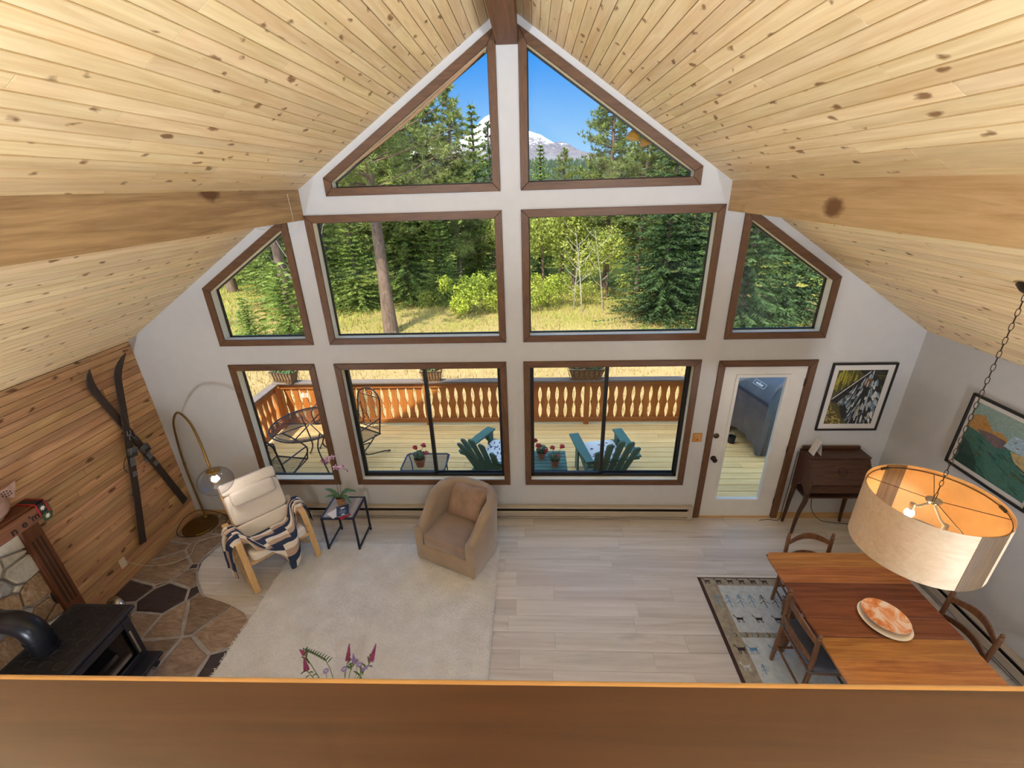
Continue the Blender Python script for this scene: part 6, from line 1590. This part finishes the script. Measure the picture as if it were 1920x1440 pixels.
# wrought iron set at the left end of the deck
def iron_chair(label, loc, rz):
    t = thing('iron_chair', label, 'chair', (loc[0], loc[1], ZD), rz, 'wrought iron chairs around the deck table'); I = 'iron_brown'
    def tb_(nm, pts_, r=0.009, cl=False, par=t): m = MB(); m.tube([tuple(p) for p in cr(pts_, 5)] if not cl else pts_, r, 7, closed=cl); return m.build(nm, I, par, smooth=True)
    bk = tb_('back_frame', [(-0.24, 0.20, 0.40), (-0.25, 0.27, 0.75), (-0.22, 0.31, 1.0), (0.0, 0.335, 1.10), (0.22, 0.31, 1.0), (0.25, 0.27, 0.75), (0.24, 0.20, 0.40)], 0.012)
    tb_('back_cross_bar', [(-0.23, 0.305, 0.985), (0.23, 0.305, 0.985)], 0.008); tb_('back_cross_bar', [(-0.245, 0.215, 0.47), (0.245, 0.215, 0.47)], 0.008)
    for k in range(4): x = -0.15+0.1*k; m = MB(); m.tube([(x+0.035*math.cos(a), 0.318, 1.03+0.025*math.sin(a)) for a in [2*PI*i/10 for i in range(10)]], 0.005, 5, closed=True); m.build('scroll', I, t)
    m = MB()
    for k in range(23):
        f = k/22; x = -0.23+0.46*f; m.bar((x, 0.215, 0.47), (x*0.98, 0.305, 0.985), 0.003, 0.003)
        z = 0.47+0.515*f; y = 0.215+0.09*f; m.bar((-0.24, y, z), (0.24, y, z), 0.003, 0.003)
    m.build('back_mesh', I, t, kind='stuff')
    tb_('seat_frame', [(-0.25, -0.24, 0.43), (0.25, -0.24, 0.43), (0.25, 0.21, 0.40), (-0.25, 0.21, 0.40)], 0.012, True)
    m = MB()
    for k in range(21): f = k/20; m.bar((-0.25+0.5*f, -0.24, 0.43), (-0.25+0.5*f, 0.21, 0.40), 0.003, 0.003); m.bar((-0.25, -0.24+0.45*f, 0.43-0.03*f), (0.25, -0.24+0.45*f, 0.43-0.03*f), 0.003, 0.003)
    m.build('seat_mesh', I, t, kind='stuff')
    for s in (-1, 1):
        tb_('armrest', [(s*0.25, 0.25, 0.66), (s*0.28, 0.0, 0.66), (s*0.285, -0.2, 0.645), (s*0.27, -0.26, 0.60), (s*0.25, -0.24, 0.43)], 0.010)
        tb_('spring_leg', [(s*0.20, 0.16, 0.40), (s*0.20, 0.02, 0.30), (s*0.19, -0.12, 0.20), (s*0.20, 0.0, 0.12), (s*0.22, 0.24, 0.05), (s*0.24, 0.34, 0.012)], 0.010); tb_('spring_leg', [(s*0.19, -0.12, 0.20), (s*0.21, -0.22, 0.08), (s*0.24, -0.32, 0.012)], 0.010)
        for y in (0.34, -0.32): m = MB(); m.ell((s*0.24, y, 0.014), 0.018, 0.018, 0.014, 1, 1, 10, 6); m.build('foot', I, t, smooth=True)
    tb_('base_bar', [(-0.20, -0.05, 0.14), (0.20, -0.05, 0.14)], 0.009)
iron_chair('wrought iron mesh chair at the left edge of the left sliding window', (-2.56, 1.44), -0.5)
iron_chair('wrought iron chair in the near corner of the narrow window', (-3.35, 0.55), 3.0)
iron_chair('wrought iron chair at the far side of the deck table', (-3.2, 2.05), 0.15)
it = thing('patio_table', 'round wrought iron patio table seen through the narrow window', 'table', (-3.22, 1.28, ZD)); R = 0.56; tz = 0.72
for r_ in (R, R-0.05): m = MB(); m.tube([(r_*math.cos(a), r_*math.sin(a), tz-(0 if r_ == R else 0.003)) for a in [2*PI*k/40 for k in range(40)]], 0.012 if r_ == R else 0.006, 7, closed=True); m.build('rim', 'iron_brown', it, smooth=True)
for k in range(8): a = PI*k/4; m = MB(); m.tube([(0.05*math.cos(a), 0.05*math.sin(a), tz-0.008), (R*math.cos(a), R*math.sin(a), tz-0.008)], 0.008, 6); m.build('top_rib', 'iron_brown', it)
m = MB()
for k in range(-22, 23):
    q = k*0.024; h = math.sqrt(max(0, R*R-q*q))
    if h > 0.05: m.bar((q, -h, tz), (q, h, tz), 0.003, 0.003); m.bar((-h, q, tz), (h, q, tz), 0.003, 0.003)
m.build('mesh_top', 'iron_brown', it, kind='stuff')
for k in range(4):
    a = PI/4+k*PI/2; c, s = math.cos(a), math.sin(a); m = MB(); m.tube([tuple(p) for p in cr([(0.40*c, 0.40*s, tz-0.01), (0.22*c, 0.22*s, 0.5), (0.12*c, 0.12*s, 0.3), (0.26*c, 0.26*s, 0.12), (0.40*c, 0.40*s, 0.0)], 5)], 0.011, 7); m.build('leg', 'iron_brown', it, smooth=True)
pt = thing('potted_plant', 'dark leafy potted plant on the round patio table', 'plant', (-2.86, 1.38, ZD+0.724)); rnd = random.Random(2)
m = MB(); m.lathe([(0.001, 0), (0.075, 0), (0.10, 0.15), (0.112, 0.15), (0.112, 0.18), (0.001, 0.17)], 20); m.build('pot', 'terracotta', pt, smooth=True)
m = MB(); leafball(m, (0, 0, 0.27), 0.17, 260, 0.035, rnd, 0.85); m.build('foliage', 'leaf_dark', pt, kind='stuff')

# covered grill beyond the glazed door
gr = thing('covered_grill', 'barbecue grill under a dark blue fitted cover outside the door', 'grill', (3.95, 1.85, ZD)); U = Vector((-0.20, 0.98, 0)).normalized(); V = Vector((0.98, 0.20, 0)).normalized(); O = Vector((3.60, 1.36, 0))
def gp(u, v, z): return O+U*u+V*v+Vector((0, 0, z))
LU, LV = 1.05, 0.66
def ringpt(t):   # rounded rectangle, t 0..1
    per = [(0.0, 0.0), (1.0, 0.0), (1.0, 1.0), (0.0, 1.0)]; k = t*4; i = int(k) % 4; f = k-int(k); a, b = per[i], per[(i+1) % 4]; return a[0]+(b[0]-a[0])*f, a[1]+(b[1]-a[1])*f
levels = [(0.0, 0.04, 0.02), (0.25, 0.03, 0.01), (0.55, 0.015, 0.0), (0.82, 0.0, 0.0), (0.86, 0.01, 0.01), (0.98, 0.03, 0.05), (1.10, 0.05, 0.14), (1.17, 0.08, 0.24), (1.18, 0.30, 0.42)]
NR = 64; vs = []; fs = []
for li, (z, iu, iv) in enumerate(levels):
    for k in range(NR):
        a, b = ringpt(k/NR); u = iu+(LU-2*iu)*a; v = iv+(LV-2*iv*(1 if b < 0.5 else 0.45))*b if False else iv*(1-b)+(LV-iv*0.45)*b
        z_ = z
        if li == 0: z_ = -0.02+0.20*max(0, math.sin(PI*a))**0.5*(1-b*0.6)
        w = 0.018*math.sin(k*1.9+li)*(1-z/1.2)+0.012*mathutils.noise.noise(Vector((a*6, b*6, z*3)))
        p = gp(u, v, z_)+(U*(a-0.5)*2+V*(b-0.5)*2)*w; vs.append(tuple(p))
for li in range(len(levels)-1):
    for k in range(NR): fs.append((li*NR+k, li*NR+(k+1) % NR, (li+1)*NR+(k+1) % NR, (li+1)*NR+k))
fs.append(tuple(range((len(levels)-1)*NR, len(levels)*NR)))
m = MB(); m.add(vs, fs); m.build('cover', 'grill_cover', gr, W=True, smooth=True, ang=60)
# sloped front of the lid: strap and white lettering
e0, e1 = gp(0.5, 0.045, 0.975), gp(0.5, 0.135, 1.098); su = (e1-e0).normalized(); right = -U; nrm = right.cross(su).normalized()
TM = Matrix((right, su, nrm)).transposed().to_4x4(); TM.translation = gp(0.36, 0.095, 1.045)+nrm*0.016
m = MB(); m.M = TM; m.text('weber', 0.062, 0.001, off=0.0012); lt = m.build('lettering', 'print_white', gr, W=True)
m = MB(); m.M = TM
for a, b, c, d in ((-0.125, -0.038, 0.125, -0.034), (-0.125, 0.036, 0.125, 0.040), (-0.125, -0.038, -0.121, 0.040), (0.121, -0.038, 0.125, 0.040)): m.box(a, b, -0.001, c, d, 0.0012)
m.build('logo_border', 'print_white', lt, W=True)
m = MB(); m.bar(tuple(gp(0.0, -0.006, 0.875)), tuple(gp(LU, -0.006, 0.875)), 0.006, 0.045); m.build('strap', 'grill_strap', gr, W=True)
for u, v in ((0.12, 0.08), (0.12, 0.55), (0.93, 0.08), (0.93, 0.55)): m = MB(); p = gp(u, v, 0); m.tube([(p.x, p.y, 0.25), (p.x, p.y, ZD+0.03)], 0.016, 8); m.tube([(p.x-0.014, p.y, ZD+0.03), (p.x+0.014, p.y, ZD+0.03)], 0.029, 12); m.build('caster_leg', 'rubber', gr, W=True, smooth=True)
tv = thing('small_bucket', 'small dark bucket on the deck beside the covered grill', 'bucket', (3.42, 1.86, ZD))
m = MB(); m.lathe([(0.001, 0), (0.05, 0), (0.062, 0.12), (0.055, 0.12), (0.045, 0.01), (0.001, 0.01)], 18); m.build('body', 'rubber', tv, smooth=True)
m = MB(); m.tube([tuple(p) for p in cr([(-0.06, 0, 0.11), (-0.05, 0, 0.17), (0, 0, 0.20), (0.05, 0, 0.17), (0.06, 0, 0.11)], 4)], 0.004, 6); m.build('handle', 'chrome', tv, smooth=True)
# twin flood lamp under the eave
fd = thing('flood_lamp', 'twin amber flood lamp under the eave outside the upper right window', 'lamp', (1.22, 0.30, 4.47))
MB().box(1.16, 0.24, 4.43, 1.28, 0.36, 4.475, 0.01).build('mount', 'flood_amber', fd, W=True)
for q, c in (((1.20, 0.28, 4.43), (1.145, 0.26, 4.26)), ((1.25, 0.32, 4.43), (1.29, 0.29, 4.21))):
    q, c = Vector(q), Vector(c); m = MB(); m.tube([tuple(q), tuple(q.lerp(c, 0.45)), tuple(q.lerp(c, 0.6)), tuple(q.lerp(c, 0.85)), tuple(c)], [0.018, 0.02, 0.03, 0.058, 0.064], 16); m.build('lamp_head', 'flood_amber', fd, W=True, smooth=True)

# ------------------------------------------------------------------ meadow, trees, hills
GZ = -1.0
def gz(x, y): return GZ+0.10*mathutils.noise.noise(Vector((x*0.25, y*0.25, 0)))+0.25*math.sin(max(0, y-6)*0.05)*0.3
m = MB(); m.grid(lambda u, v: (-60+120*u, 0.2+70*v*v+2*v, gz(-60+120*u, 0.2+70*v*v+2*v)), 90, 70)
S(m.build('trim_5', 'meadow', smooth=True), 'sunlit dry meadow beyond the deck')
random.seed(42)
m = MB(); vs = []; fs = []
for k in range(42000):
    y = 3.0+17*random.random()**1.3; x = random.uniform(-1, 1)*(3.5+y*0.95); z = gz(x, y); h = random.uniform(0.05, 0.20)*(1+0.8*max(0, mathutils.noise.noise(Vector((x*0.5, y*0.5, 3))))); a = random.uniform(0, 2*PI); w = 0.006+0.0008*y
    lx, ly = random.uniform(-0.08, 0.08), random.uniform(-0.08, 0.08); o = len(vs); c, s = math.cos(a)*w, math.sin(a)*w
    vs += [(x-c, y-s, z-0.01), (x+c, y+s, z-0.01), (x+lx, y+ly, z+h)]; fs.append((o, o+1, o+2))
m.add(vs, fs); o = m.build('meadow_grass', 'grass_blade'); o['kind'] = 'stuff'; o['label'] = 'dry yellow meadow grass beyond the deck railing'; o['category'] = 'grass'

def rot_tri(vs, fs, p, d, L, w, rnd, droop=0.0):
    d = Vector(d).normalized(); u = d.cross(Vector((rnd.uniform(-1, 1), rnd.uniform(-1, 1), rnd.uniform(-1, 1))))
    if u.length < 1e-4: u = d.orthogonal()
    u.normalize(); o = len(vs); q = p+d*L; q.z -= droop
    vs += [tuple(p-u*w), tuple(p+u*w), tuple(q)]; fs.append((o, o+1, o+2))
def spruce_mesh(h, r, seed, dens=1.0, name='needles_spruce'):
    rnd = random.Random(seed); vs = []; fs = []; W = int(30*dens)
    for wv in range(W):
        t = (wv+rnd.random()*0.6)/W; z = h*(0.04+0.95*t); R = r*((1-t)**0.9)*(0.85+0.3*rnd.random())+0.05; n = max(4, int(11*(1-t)+4))
        for b in range(n):
            a = 2*PI*(b+rnd.random()*0.8)/n; d = Vector((math.cos(a), math.sin(a), 0)); Lb = R*rnd.uniform(0.75, 1.1); slope = 0.28-0.55*t+rnd.uniform(-0.1, 0.1); K = max(5, int(11*(1-t)*dens+5))
            for k in range(K):
                f = (k+0.6)/K; p = Vector((0, 0, z))+d*Lb*f; p.z -= slope*Lb*f-0.12*Lb*f*f
                side = Vector((-d.y, d.x, 0)); tw = 0.16*h/8*(1.25-f*0.6)+0.05
                for s in (-1, 1): rot_tri(vs, fs, p, d*0.75+side*s*rnd.uniform(0.5, 1.1)+Vector((0, 0, rnd.uniform(-0.25, 0.1))), tw*rnd.uniform(0.8, 1.3), tw*0.20, rnd, tw*0.25)
            rot_tri(vs, fs, p, d+Vector((0, 0, 0.1)), 0.2, 0.05, rnd)
    for k in range(5): rot_tri(vs, fs, Vector((0, 0, h*0.95)), Vector((rnd.uniform(-0.3, 0.3), rnd.uniform(-0.3, 0.3), 1)), h*0.06, 0.03, rnd)
    m = MB(); m.add(vs, fs); return m.mesh('needles', name)
def pine_mesh(h, r, seed, c0=0.35, nb=70, name='needles_pine', ln=0.24):
    rnd = random.Random(seed); vs = []; fs = []; br = MB()
    for b in range(nb):
        t = c0+(1-c0)*(b+rnd.random())/nb; z = h*t; a = rnd.uniform(0, 2*PI); q = (t-c0)/(1-c0); Lb = r*(1.0-q**1.6)*rnd.uniform(0.55, 1.1)+0.25; d = Vector((math.cos(a), math.sin(a), rnd.uniform(-0.15, 0.35)))
        e = Vector((0, 0, z))+d*Lb+Vector((0, 0, 0.12*Lb)); br.tube([(0, 0, z), tuple(Vector((0, 0, z)).lerp(e, 0.6)-Vector((0, 0, 0.06))), tuple(e)], [0.03, 0.018, 0.008], 4, caps=False)
        nt_ = max(4, int(Lb*8))
        for k in range(nt_):
            f = 0.30+0.72*(k+rnd.random())/nt_; c = Vector((0, 0, z)).lerp(e, f)+Vector((rnd.gauss(0, 0.16), rnd.gauss(0, 0.16), rnd.gauss(0, 0.12)))*Lb*0.45
            for i in range(16): rot_tri(vs, fs, c, Vector((rnd.gauss(0, 1), rnd.gauss(0, 1), rnd.gauss(0.5, 0.9))), ln*rnd.uniform(0.7, 1.2), ln*0.085, rnd)
    m = MB(); m.add(vs, fs); return m.mesh('needles', name), br.mesh('branches', 'bark')
def leaf_mesh(rx, rz_, n, size, seed, mat, lumps=9):
    rnd = random.Random(seed); L = [(Vector((rnd.gauss(0, 0.5)*rx, rnd.gauss(0, 0.5)*rx, rz_*rnd.uniform(0.25, 0.85))), rx*rnd.uniform(0.3, 0.55)) for _ in range(lumps)]; vs = []; fs = []
    for k in range(n):
        c, r = rnd.choice(L); d = Vector((rnd.gauss(0, 1), rnd.gauss(0, 1), rnd.gauss(0.2, 1))).normalized(); p = c+d*r*rnd.uniform(0.5, 1.0)
        if p.z < 0: p.z = -p.z*0.4
        u = Vector((rnd.gauss(0, 1), rnd.gauss(0, 1), rnd.gauss(0, 1))).normalized(); w = u.cross(d+Vector((rnd.gauss(0, 0.5),)*3)).normalized(); s = size*rnd.uniform(0.6, 1.3); o = len(vs)
        vs += [tuple(p-u*s), tuple(p+w*s*0.5), tuple(p+u*s), tuple(p-w*s*0.5)]; fs.append((o, o+1, o+2, o+3))
    m = MB(); m.add(vs, fs); return m.mesh('leaves', mat)
def trunk_mesh(h, r, seed, lean=0.0):
    rnd = random.Random(seed); pts_ = [(lean*(k/6)**1.5*h+rnd.uniform(-0.02, 0.02), rnd.uniform(-0.02, 0.02), h*k/6) for k in range(7)]
    m = MB(); m.tube(pts_, [r*(1.25 if k == 0 else 1-0.11*k) for k in range(7)], 10); return m.mesh('trunk', 'bark', True)
def put(mesh, name, parent, loc=(0, 0, 0), sc=1.0):
    o = bpy.data.objects.new(name, mesh); COL.objects.link(o); o.parent = parent; o.location = loc; o.scale = (sc, sc, sc); return o
SPR = [spruce_mesh(7.5, 2.1, 1), spruce_mesh(7.5, 1.7, 2), spruce_mesh(7.5, 2.3, 3, 1.15, 'needles_dark')]
YNG = spruce_mesh(2.2, 0.75, 5, 0.7, 'needles_young')
PIN = [pine_mesh(13, 2.9, 7, 0.36, 110), pine_mesh(12, 2.5, 9, 0.2, 175), pine_mesh(11, 1.5, 12, 0.12, 100, 'needles_dark')]
TRK = [trunk_mesh(12.6, 0.23, 3), trunk_mesh(11, 0.18, 4), trunk_mesh(7, 0.12, 6)]
SHR = [leaf_mesh(1.3, 1.5, 2600, 0.06, 1, 'leaves_bush'), leaf_mesh(1.8, 5.0, 3600, 0.075, 2, 'leaves_light', 16), leaf_mesh(1.0, 1.0, 1500, 0.05, 3, 'leaves_light')]
# (kind, x, y, scale, label)
def tree(kind, x, y, sc, label, group, rz=None, idx=0, lean=None):
    rz = random.uniform(0, 6.28) if rz is None else rz
    t = thing({'spruce': 'spruce_tree', 'pine': 'pine_tree', 'young': 'young_spruce', 'bush': 'shrub', 'tree': 'leafy_tree'}[kind], label, 'tree' if kind != 'bush' else 'shrub', (x, y, gz(x, y)-0.05), rz, group)
    if kind == 'spruce': put(SPR[idx], 'needles', t, sc=sc)['kind'] = 'stuff'; put(TRK[2], 'trunk', t, sc=sc)
    elif kind == 'pine':
        put(PIN[idx][0], 'needles', t, sc=sc)['kind'] = 'stuff'; put(PIN[idx][1], 'branches', t, sc=sc)['kind'] = 'stuff'; put(TRK[min(idx, 1)], 'trunk', t, sc=sc)
    elif kind == 'young': put(YNG, 'needles', t, sc=sc)['kind'] = 'stuff'; put(TRK[2], 'trunk', t, sc=sc*0.25)
    elif kind == 'bush': put(SHR[idx], 'leaves', t, sc=sc)['kind'] = 'stuff'; put(TRK[2], 'stem', t, sc=sc*0.12)
    else: put(SHR[1], 'leaves', t, sc=sc)['kind'] = 'stuff'; put(TRK[2], 'trunk', t, sc=sc*0.6)
    return t
G1, G2, G3 = 'trees at the meadow edge', 'shrubs on the meadow', 'trees deeper in the woods'
random.seed(77)
tree('pine', -5.05, 11.1, 1.0, 'tall pine with a bare straight trunk standing in the open meadow', G1, 1.0, 0)
tree('pine', -10.2, 13.8, 0.95, 'bare trunked pine at the far left of the middle row view', G1, 2.2, 0)
tree('pine', -6.3, 17.0, 1.0, 'pine with a grey trunk behind the dense young spruces', G1, 0.3, 1)
tree('pine', -16.0, 18.8, 1.0, 'pine trunk at the meadow edge in the slant-topped left window', G1, 4.1, 0)
tree('spruce', -8.9, 15.4, 0.95, 'dense spruce left of the open meadow pine', G1, None, 0)
tree('spruce', -7.4, 14.6, 0.72, 'smaller spruce between dense spruces left of the pine trunk', G1, None, 1)
tree('spruce', -5.6, 16.2, 1.10, 'broad spruce right behind the open meadow pine', G1, None, 0)
tree('spruce', -3.9, 15.6, 0.62, 'low bushy spruce just right of the pine trunk', G1, None, 1)
tree('spruce', -11.6, 15.9, 0.95, 'layered spruce filling the slant-topped left window', G1, None, 1)
tree('spruce', -13.6, 19.5, 1.2, 'tall spruce behind the layered spruce at far left', G3, None, 0)
tree('spruce', -2.6, 19.5, 1.15, 'spruce left of the central mullion at the wood edge', G3, None, 1)
tree('young', -10.0, 10.5, 0.75, 'knee-high young spruce in the slant-topped left window', G1)
tree('young', -8.8, 11.0, 1.25, 'waist-high young spruce beside the left window frame', G1)
tree('pine', -2.25, 24.0, 0.74, 'pine whose pointed top stands before the snowy peak', G3, 1.1, 2)
tree('pine', -7.4, 18.2, 0.88, 'bushy pine filling the upper left triangular window', G3, 0.2, 1)
tree('pine', -4.5, 17.6, 0.80, 'pine crown at the right part of the upper left window', G3, 3.3, 1)
tree('pine', 3.85, 18.2, 0.80, 'pine standing before blue sky in the upper right window', G3, 2.5, 1)
tree('pine', 6.6, 18.6, 0.80, 'bushy pine along the slope of the upper right window', G3, 5.0, 1)
tree('pine', 1.9, 21.5, 0.50, 'dark pine trunk in the right picture window', G3, 0.4, 0)
tree('pine', -5.9, 16.6, 0.70, 'pine crown left of centre in the upper left triangular window', G3, 4.4, 1)
tree('pine', 5.2, 17.2, 0.62, 'short bushy pine low in the upper right window', G3, 1.4, 1)
tree('pine', -3.35, 17.4, 0.74, 'pine crown rising into blue sky beside the snowy peak', G3, 2.9, 1)
tree('spruce', 0.75, 27.0, 0.98, 'slim spruce just right of the mullion below the mountain', G3, None, 1)
tree('spruce', 5.1, 12.4, 1.0, 'big dark spruce filling the right half of the right picture window', G1, None, 2)
tree('spruce', 7.1, 10.2, 0.95, 'big dark spruce in the slant-topped right window', G1, None, 2)
tree('spruce', 9.6, 12.0, 1.1, 'dark spruce at the right end behind the slant-topped window', G1, None, 2)
tree('spruce', 6.9, 14.8, 1.15, 'dark spruce between the two big right spruces', G3, None, 2)
tree('tree', 0.7, 17.2, 1.05, 'pale green leafy tree left in the right picture window', G1)
tree('tree', 2.3, 18.8, 1.1, 'pale green leafy tree behind the birch stems', G3)
tree('tree', -0.9, 18.4, 1.0, 'pale green leafy tree at the right of the left picture window', G1)
tree('tree', 3.6, 16.0, 0.75, 'small leafy tree left of the big dark spruce', G1)
tree('bush', -2.2, 13.4, 1.0, 'bright yellow green shrub at the right of the left picture window', G2, None, 0)
tree('bush', -0.8, 13.9, 1.0, 'bright yellow green shrub beside the central mullion', G2, None, 0)
tree('bush', 0.9, 14.0, 0.9, 'yellow green shrub at the left of the right picture window', G2, None, 0)
tree('bush', 2.3, 14.6, 0.9, 'yellow green shrub under the pale birch stems', G2, None, 2)
tree('bush', -4.6, 15.0, 0.7, 'low shrub at the foot of the spruces', G2, None, 2)
tree('bush', 4.0, 9.9, 0.45, 'small pale sprig shrub low in the right picture window', G2, None, 2)
tree('bush', -12.6, 12.6, 0.6, 'low shrub in front of the layered spruce at far left', G2, None, 2)
tree('bush', 5.6, 8.2, 0.9, 'green shrub behind the railing right of the planter', G2, None, 2)
# pale birch stems
for k, (x, y, lx, h) in enumerate(((2.2, 13.4, -0.35, 3.4), (3.1, 13.8, -0.45, 3.2), (1.9, 13.9, 0.2, 2.8))):
    t = thing('birch_sapling', ('leaning pale birch stem in the right picture window, left one', 'leaning pale birch stem in the right picture window, right one', 'thin upright pale birch stem behind the leaning ones')[k], 'tree', (x, y, gz(x, y)-0.05), 0, 'pale birch stems')
    m = MB(); m.tube([tuple(p) for p in cr([(0, 0, 0), (lx*0.3, 0, h*0.4), (lx, 0.1, h)], 5)], [0.032-0.0024*q for q in range(11)], 6); m.build('stem', 'twig_grey', t, smooth=True)
    for q in range(7):
        f = 0.3+0.1*q; b = Vector((lx*f*f, 0, h*f)); m = MB(); s = 1 if q % 2 else -1; m.tube([tuple(b), tuple(b+Vector((s*0.3, 0.05, 0.25))), tuple(b+Vector((s*0.55, 0.1, 0.62)))], [0.013, 0.008, 0.003], 5); m.build('branch', 'twig_grey', t)
# bare grey branches at the left of the left picture window
t = thing('dead_shrub', 'bare grey branching shrub at the left edge of the left picture window', 'shrub', (-8.6, 12.6, gz(-8.6, 12.6))); rnd = random.Random(6)
for k in range(16):
    m = MB(); a = rnd.uniform(0, 2*PI); h = rnd.uniform(2.2, 4.4); r_ = rnd.uniform(0.2, 0.9); m.tube([tuple(p) for p in cr([(0, 0, 0), (0.3*r_*math.cos(a), 0.3*r_*math.sin(a), h*0.5), (r_*math.cos(a), r_*math.sin(a), h*0.8), (r_*math.cos(a)*1.4, r_*math.sin(a)*1.4, h)], 3)], [0.03-0.0028*q for q in range(10)], 5); m.build('branch', 'twig_grey', t)
# the wood behind, as single trees far off
random.seed(90); k = 0
spots = []
for row, (yy, n, half) in enumerate(((24, 15, 24), (31, 17, 32), (40, 18, 42))):
    for i in range(n):
        x = -half+2*half*(i+random.uniform(0.2, 0.8))/n; y = yy+random.uniform(-2.5, 2.5)
        if -6 < x*18/y < 5.2 and row > 0: sc = random.uniform(0.38, 0.55)*(1.0+0.12*row)
        elif -3.5 < x < 4.5: sc = random.uniform(0.5, 0.68)
        else: sc = random.uniform(0.9, 1.3)
        tree('spruce', x, y, sc, 'conifer in the dense wood behind the meadow', 'conifers of the dense wood', None, random.choice((0, 1, 2)))
# forested hill, its trees too small to tell apart
def hill(x, y):
    z = -1.2+50*(min(y-45, 955)/955)**1.7+max(0, y-1000)*0.02
    return z+5*mathutils.noise.noise(Vector((x*0.004, y*0.004, 1)))*min(1, max(0, y-100)/400)
m = MB(); m.grid(lambda u, v: (-1400*(0.05+v)+2800*u*(0.05+v), 45+1350*v**1.6, hill(-1400*(0.05+v)+2800*u*(0.05+v), 45+1350*v**1.6)), 60, 60); S(m.build('trim_6', 'forest_hill', smooth=True), 'wooded hillside below the mountain')
random.seed(12); m = MB(); vs = []; fs = []
for k in range(12000):
    v = random.random()**1.1; y = 170+860*v; x = random.uniform(-0.55, 0.55)*(y+60); z = hill(x, y); h = random.uniform(4, 7.5)*(0.55+0.45*v); r_ = h*0.2; o = len(vs)
    for q in range(5): a = 2*PI*q/5+k; vs.append((x+r_*math.cos(a), y+r_*math.sin(a), z-0.5))
    vs.append((x, y, z+h))
    for q in range(5): fs.append((o+q, o+(q+1) % 5, o+5))
m.add(vs, fs); o = m.build('far_forest', 'forest_far'); o['kind'] = 'stuff'; o['label'] = 'distant conifer forest on the hillside'; o['category'] = 'forest'
# the mountain
def peak(x, y):
    n = mathutils.noise.fractal(Vector((x*0.006, y*0.006, 0.3)), 1.0, 2.1, 6)
    rid = 1-abs(mathutils.noise.noise(Vector((x*0.010+5, y*0.004, 0))))
    def cone(cx, cy, h, w, p): d = math.hypot((x-cx)/w, (y-cy)/(w*1.1)); return h*max(0, 1-d)**p
    h = max(cone(-166, 2050, 284, 520, 1.5), cone(-30, 2120, 232, 620, 1.25), cone(130, 2150, 190, 640, 1.15), cone(-480, 2200, 210, 700, 1.2), cone(560, 2300, 150, 700, 1.1))
    return -20+h+ (n*16+rid*12-8)*min(1, h/90)
m = MB(); m.grid(lambda u, v: (-1500+3000*u, 1380+1400*v, peak(-1500+3000*u, 1380+1400*v)), 190, 90); S(m.build('trim_7', 'mountain', smooth=True, ang=25), 'snow streaked mountain beyond the forest')
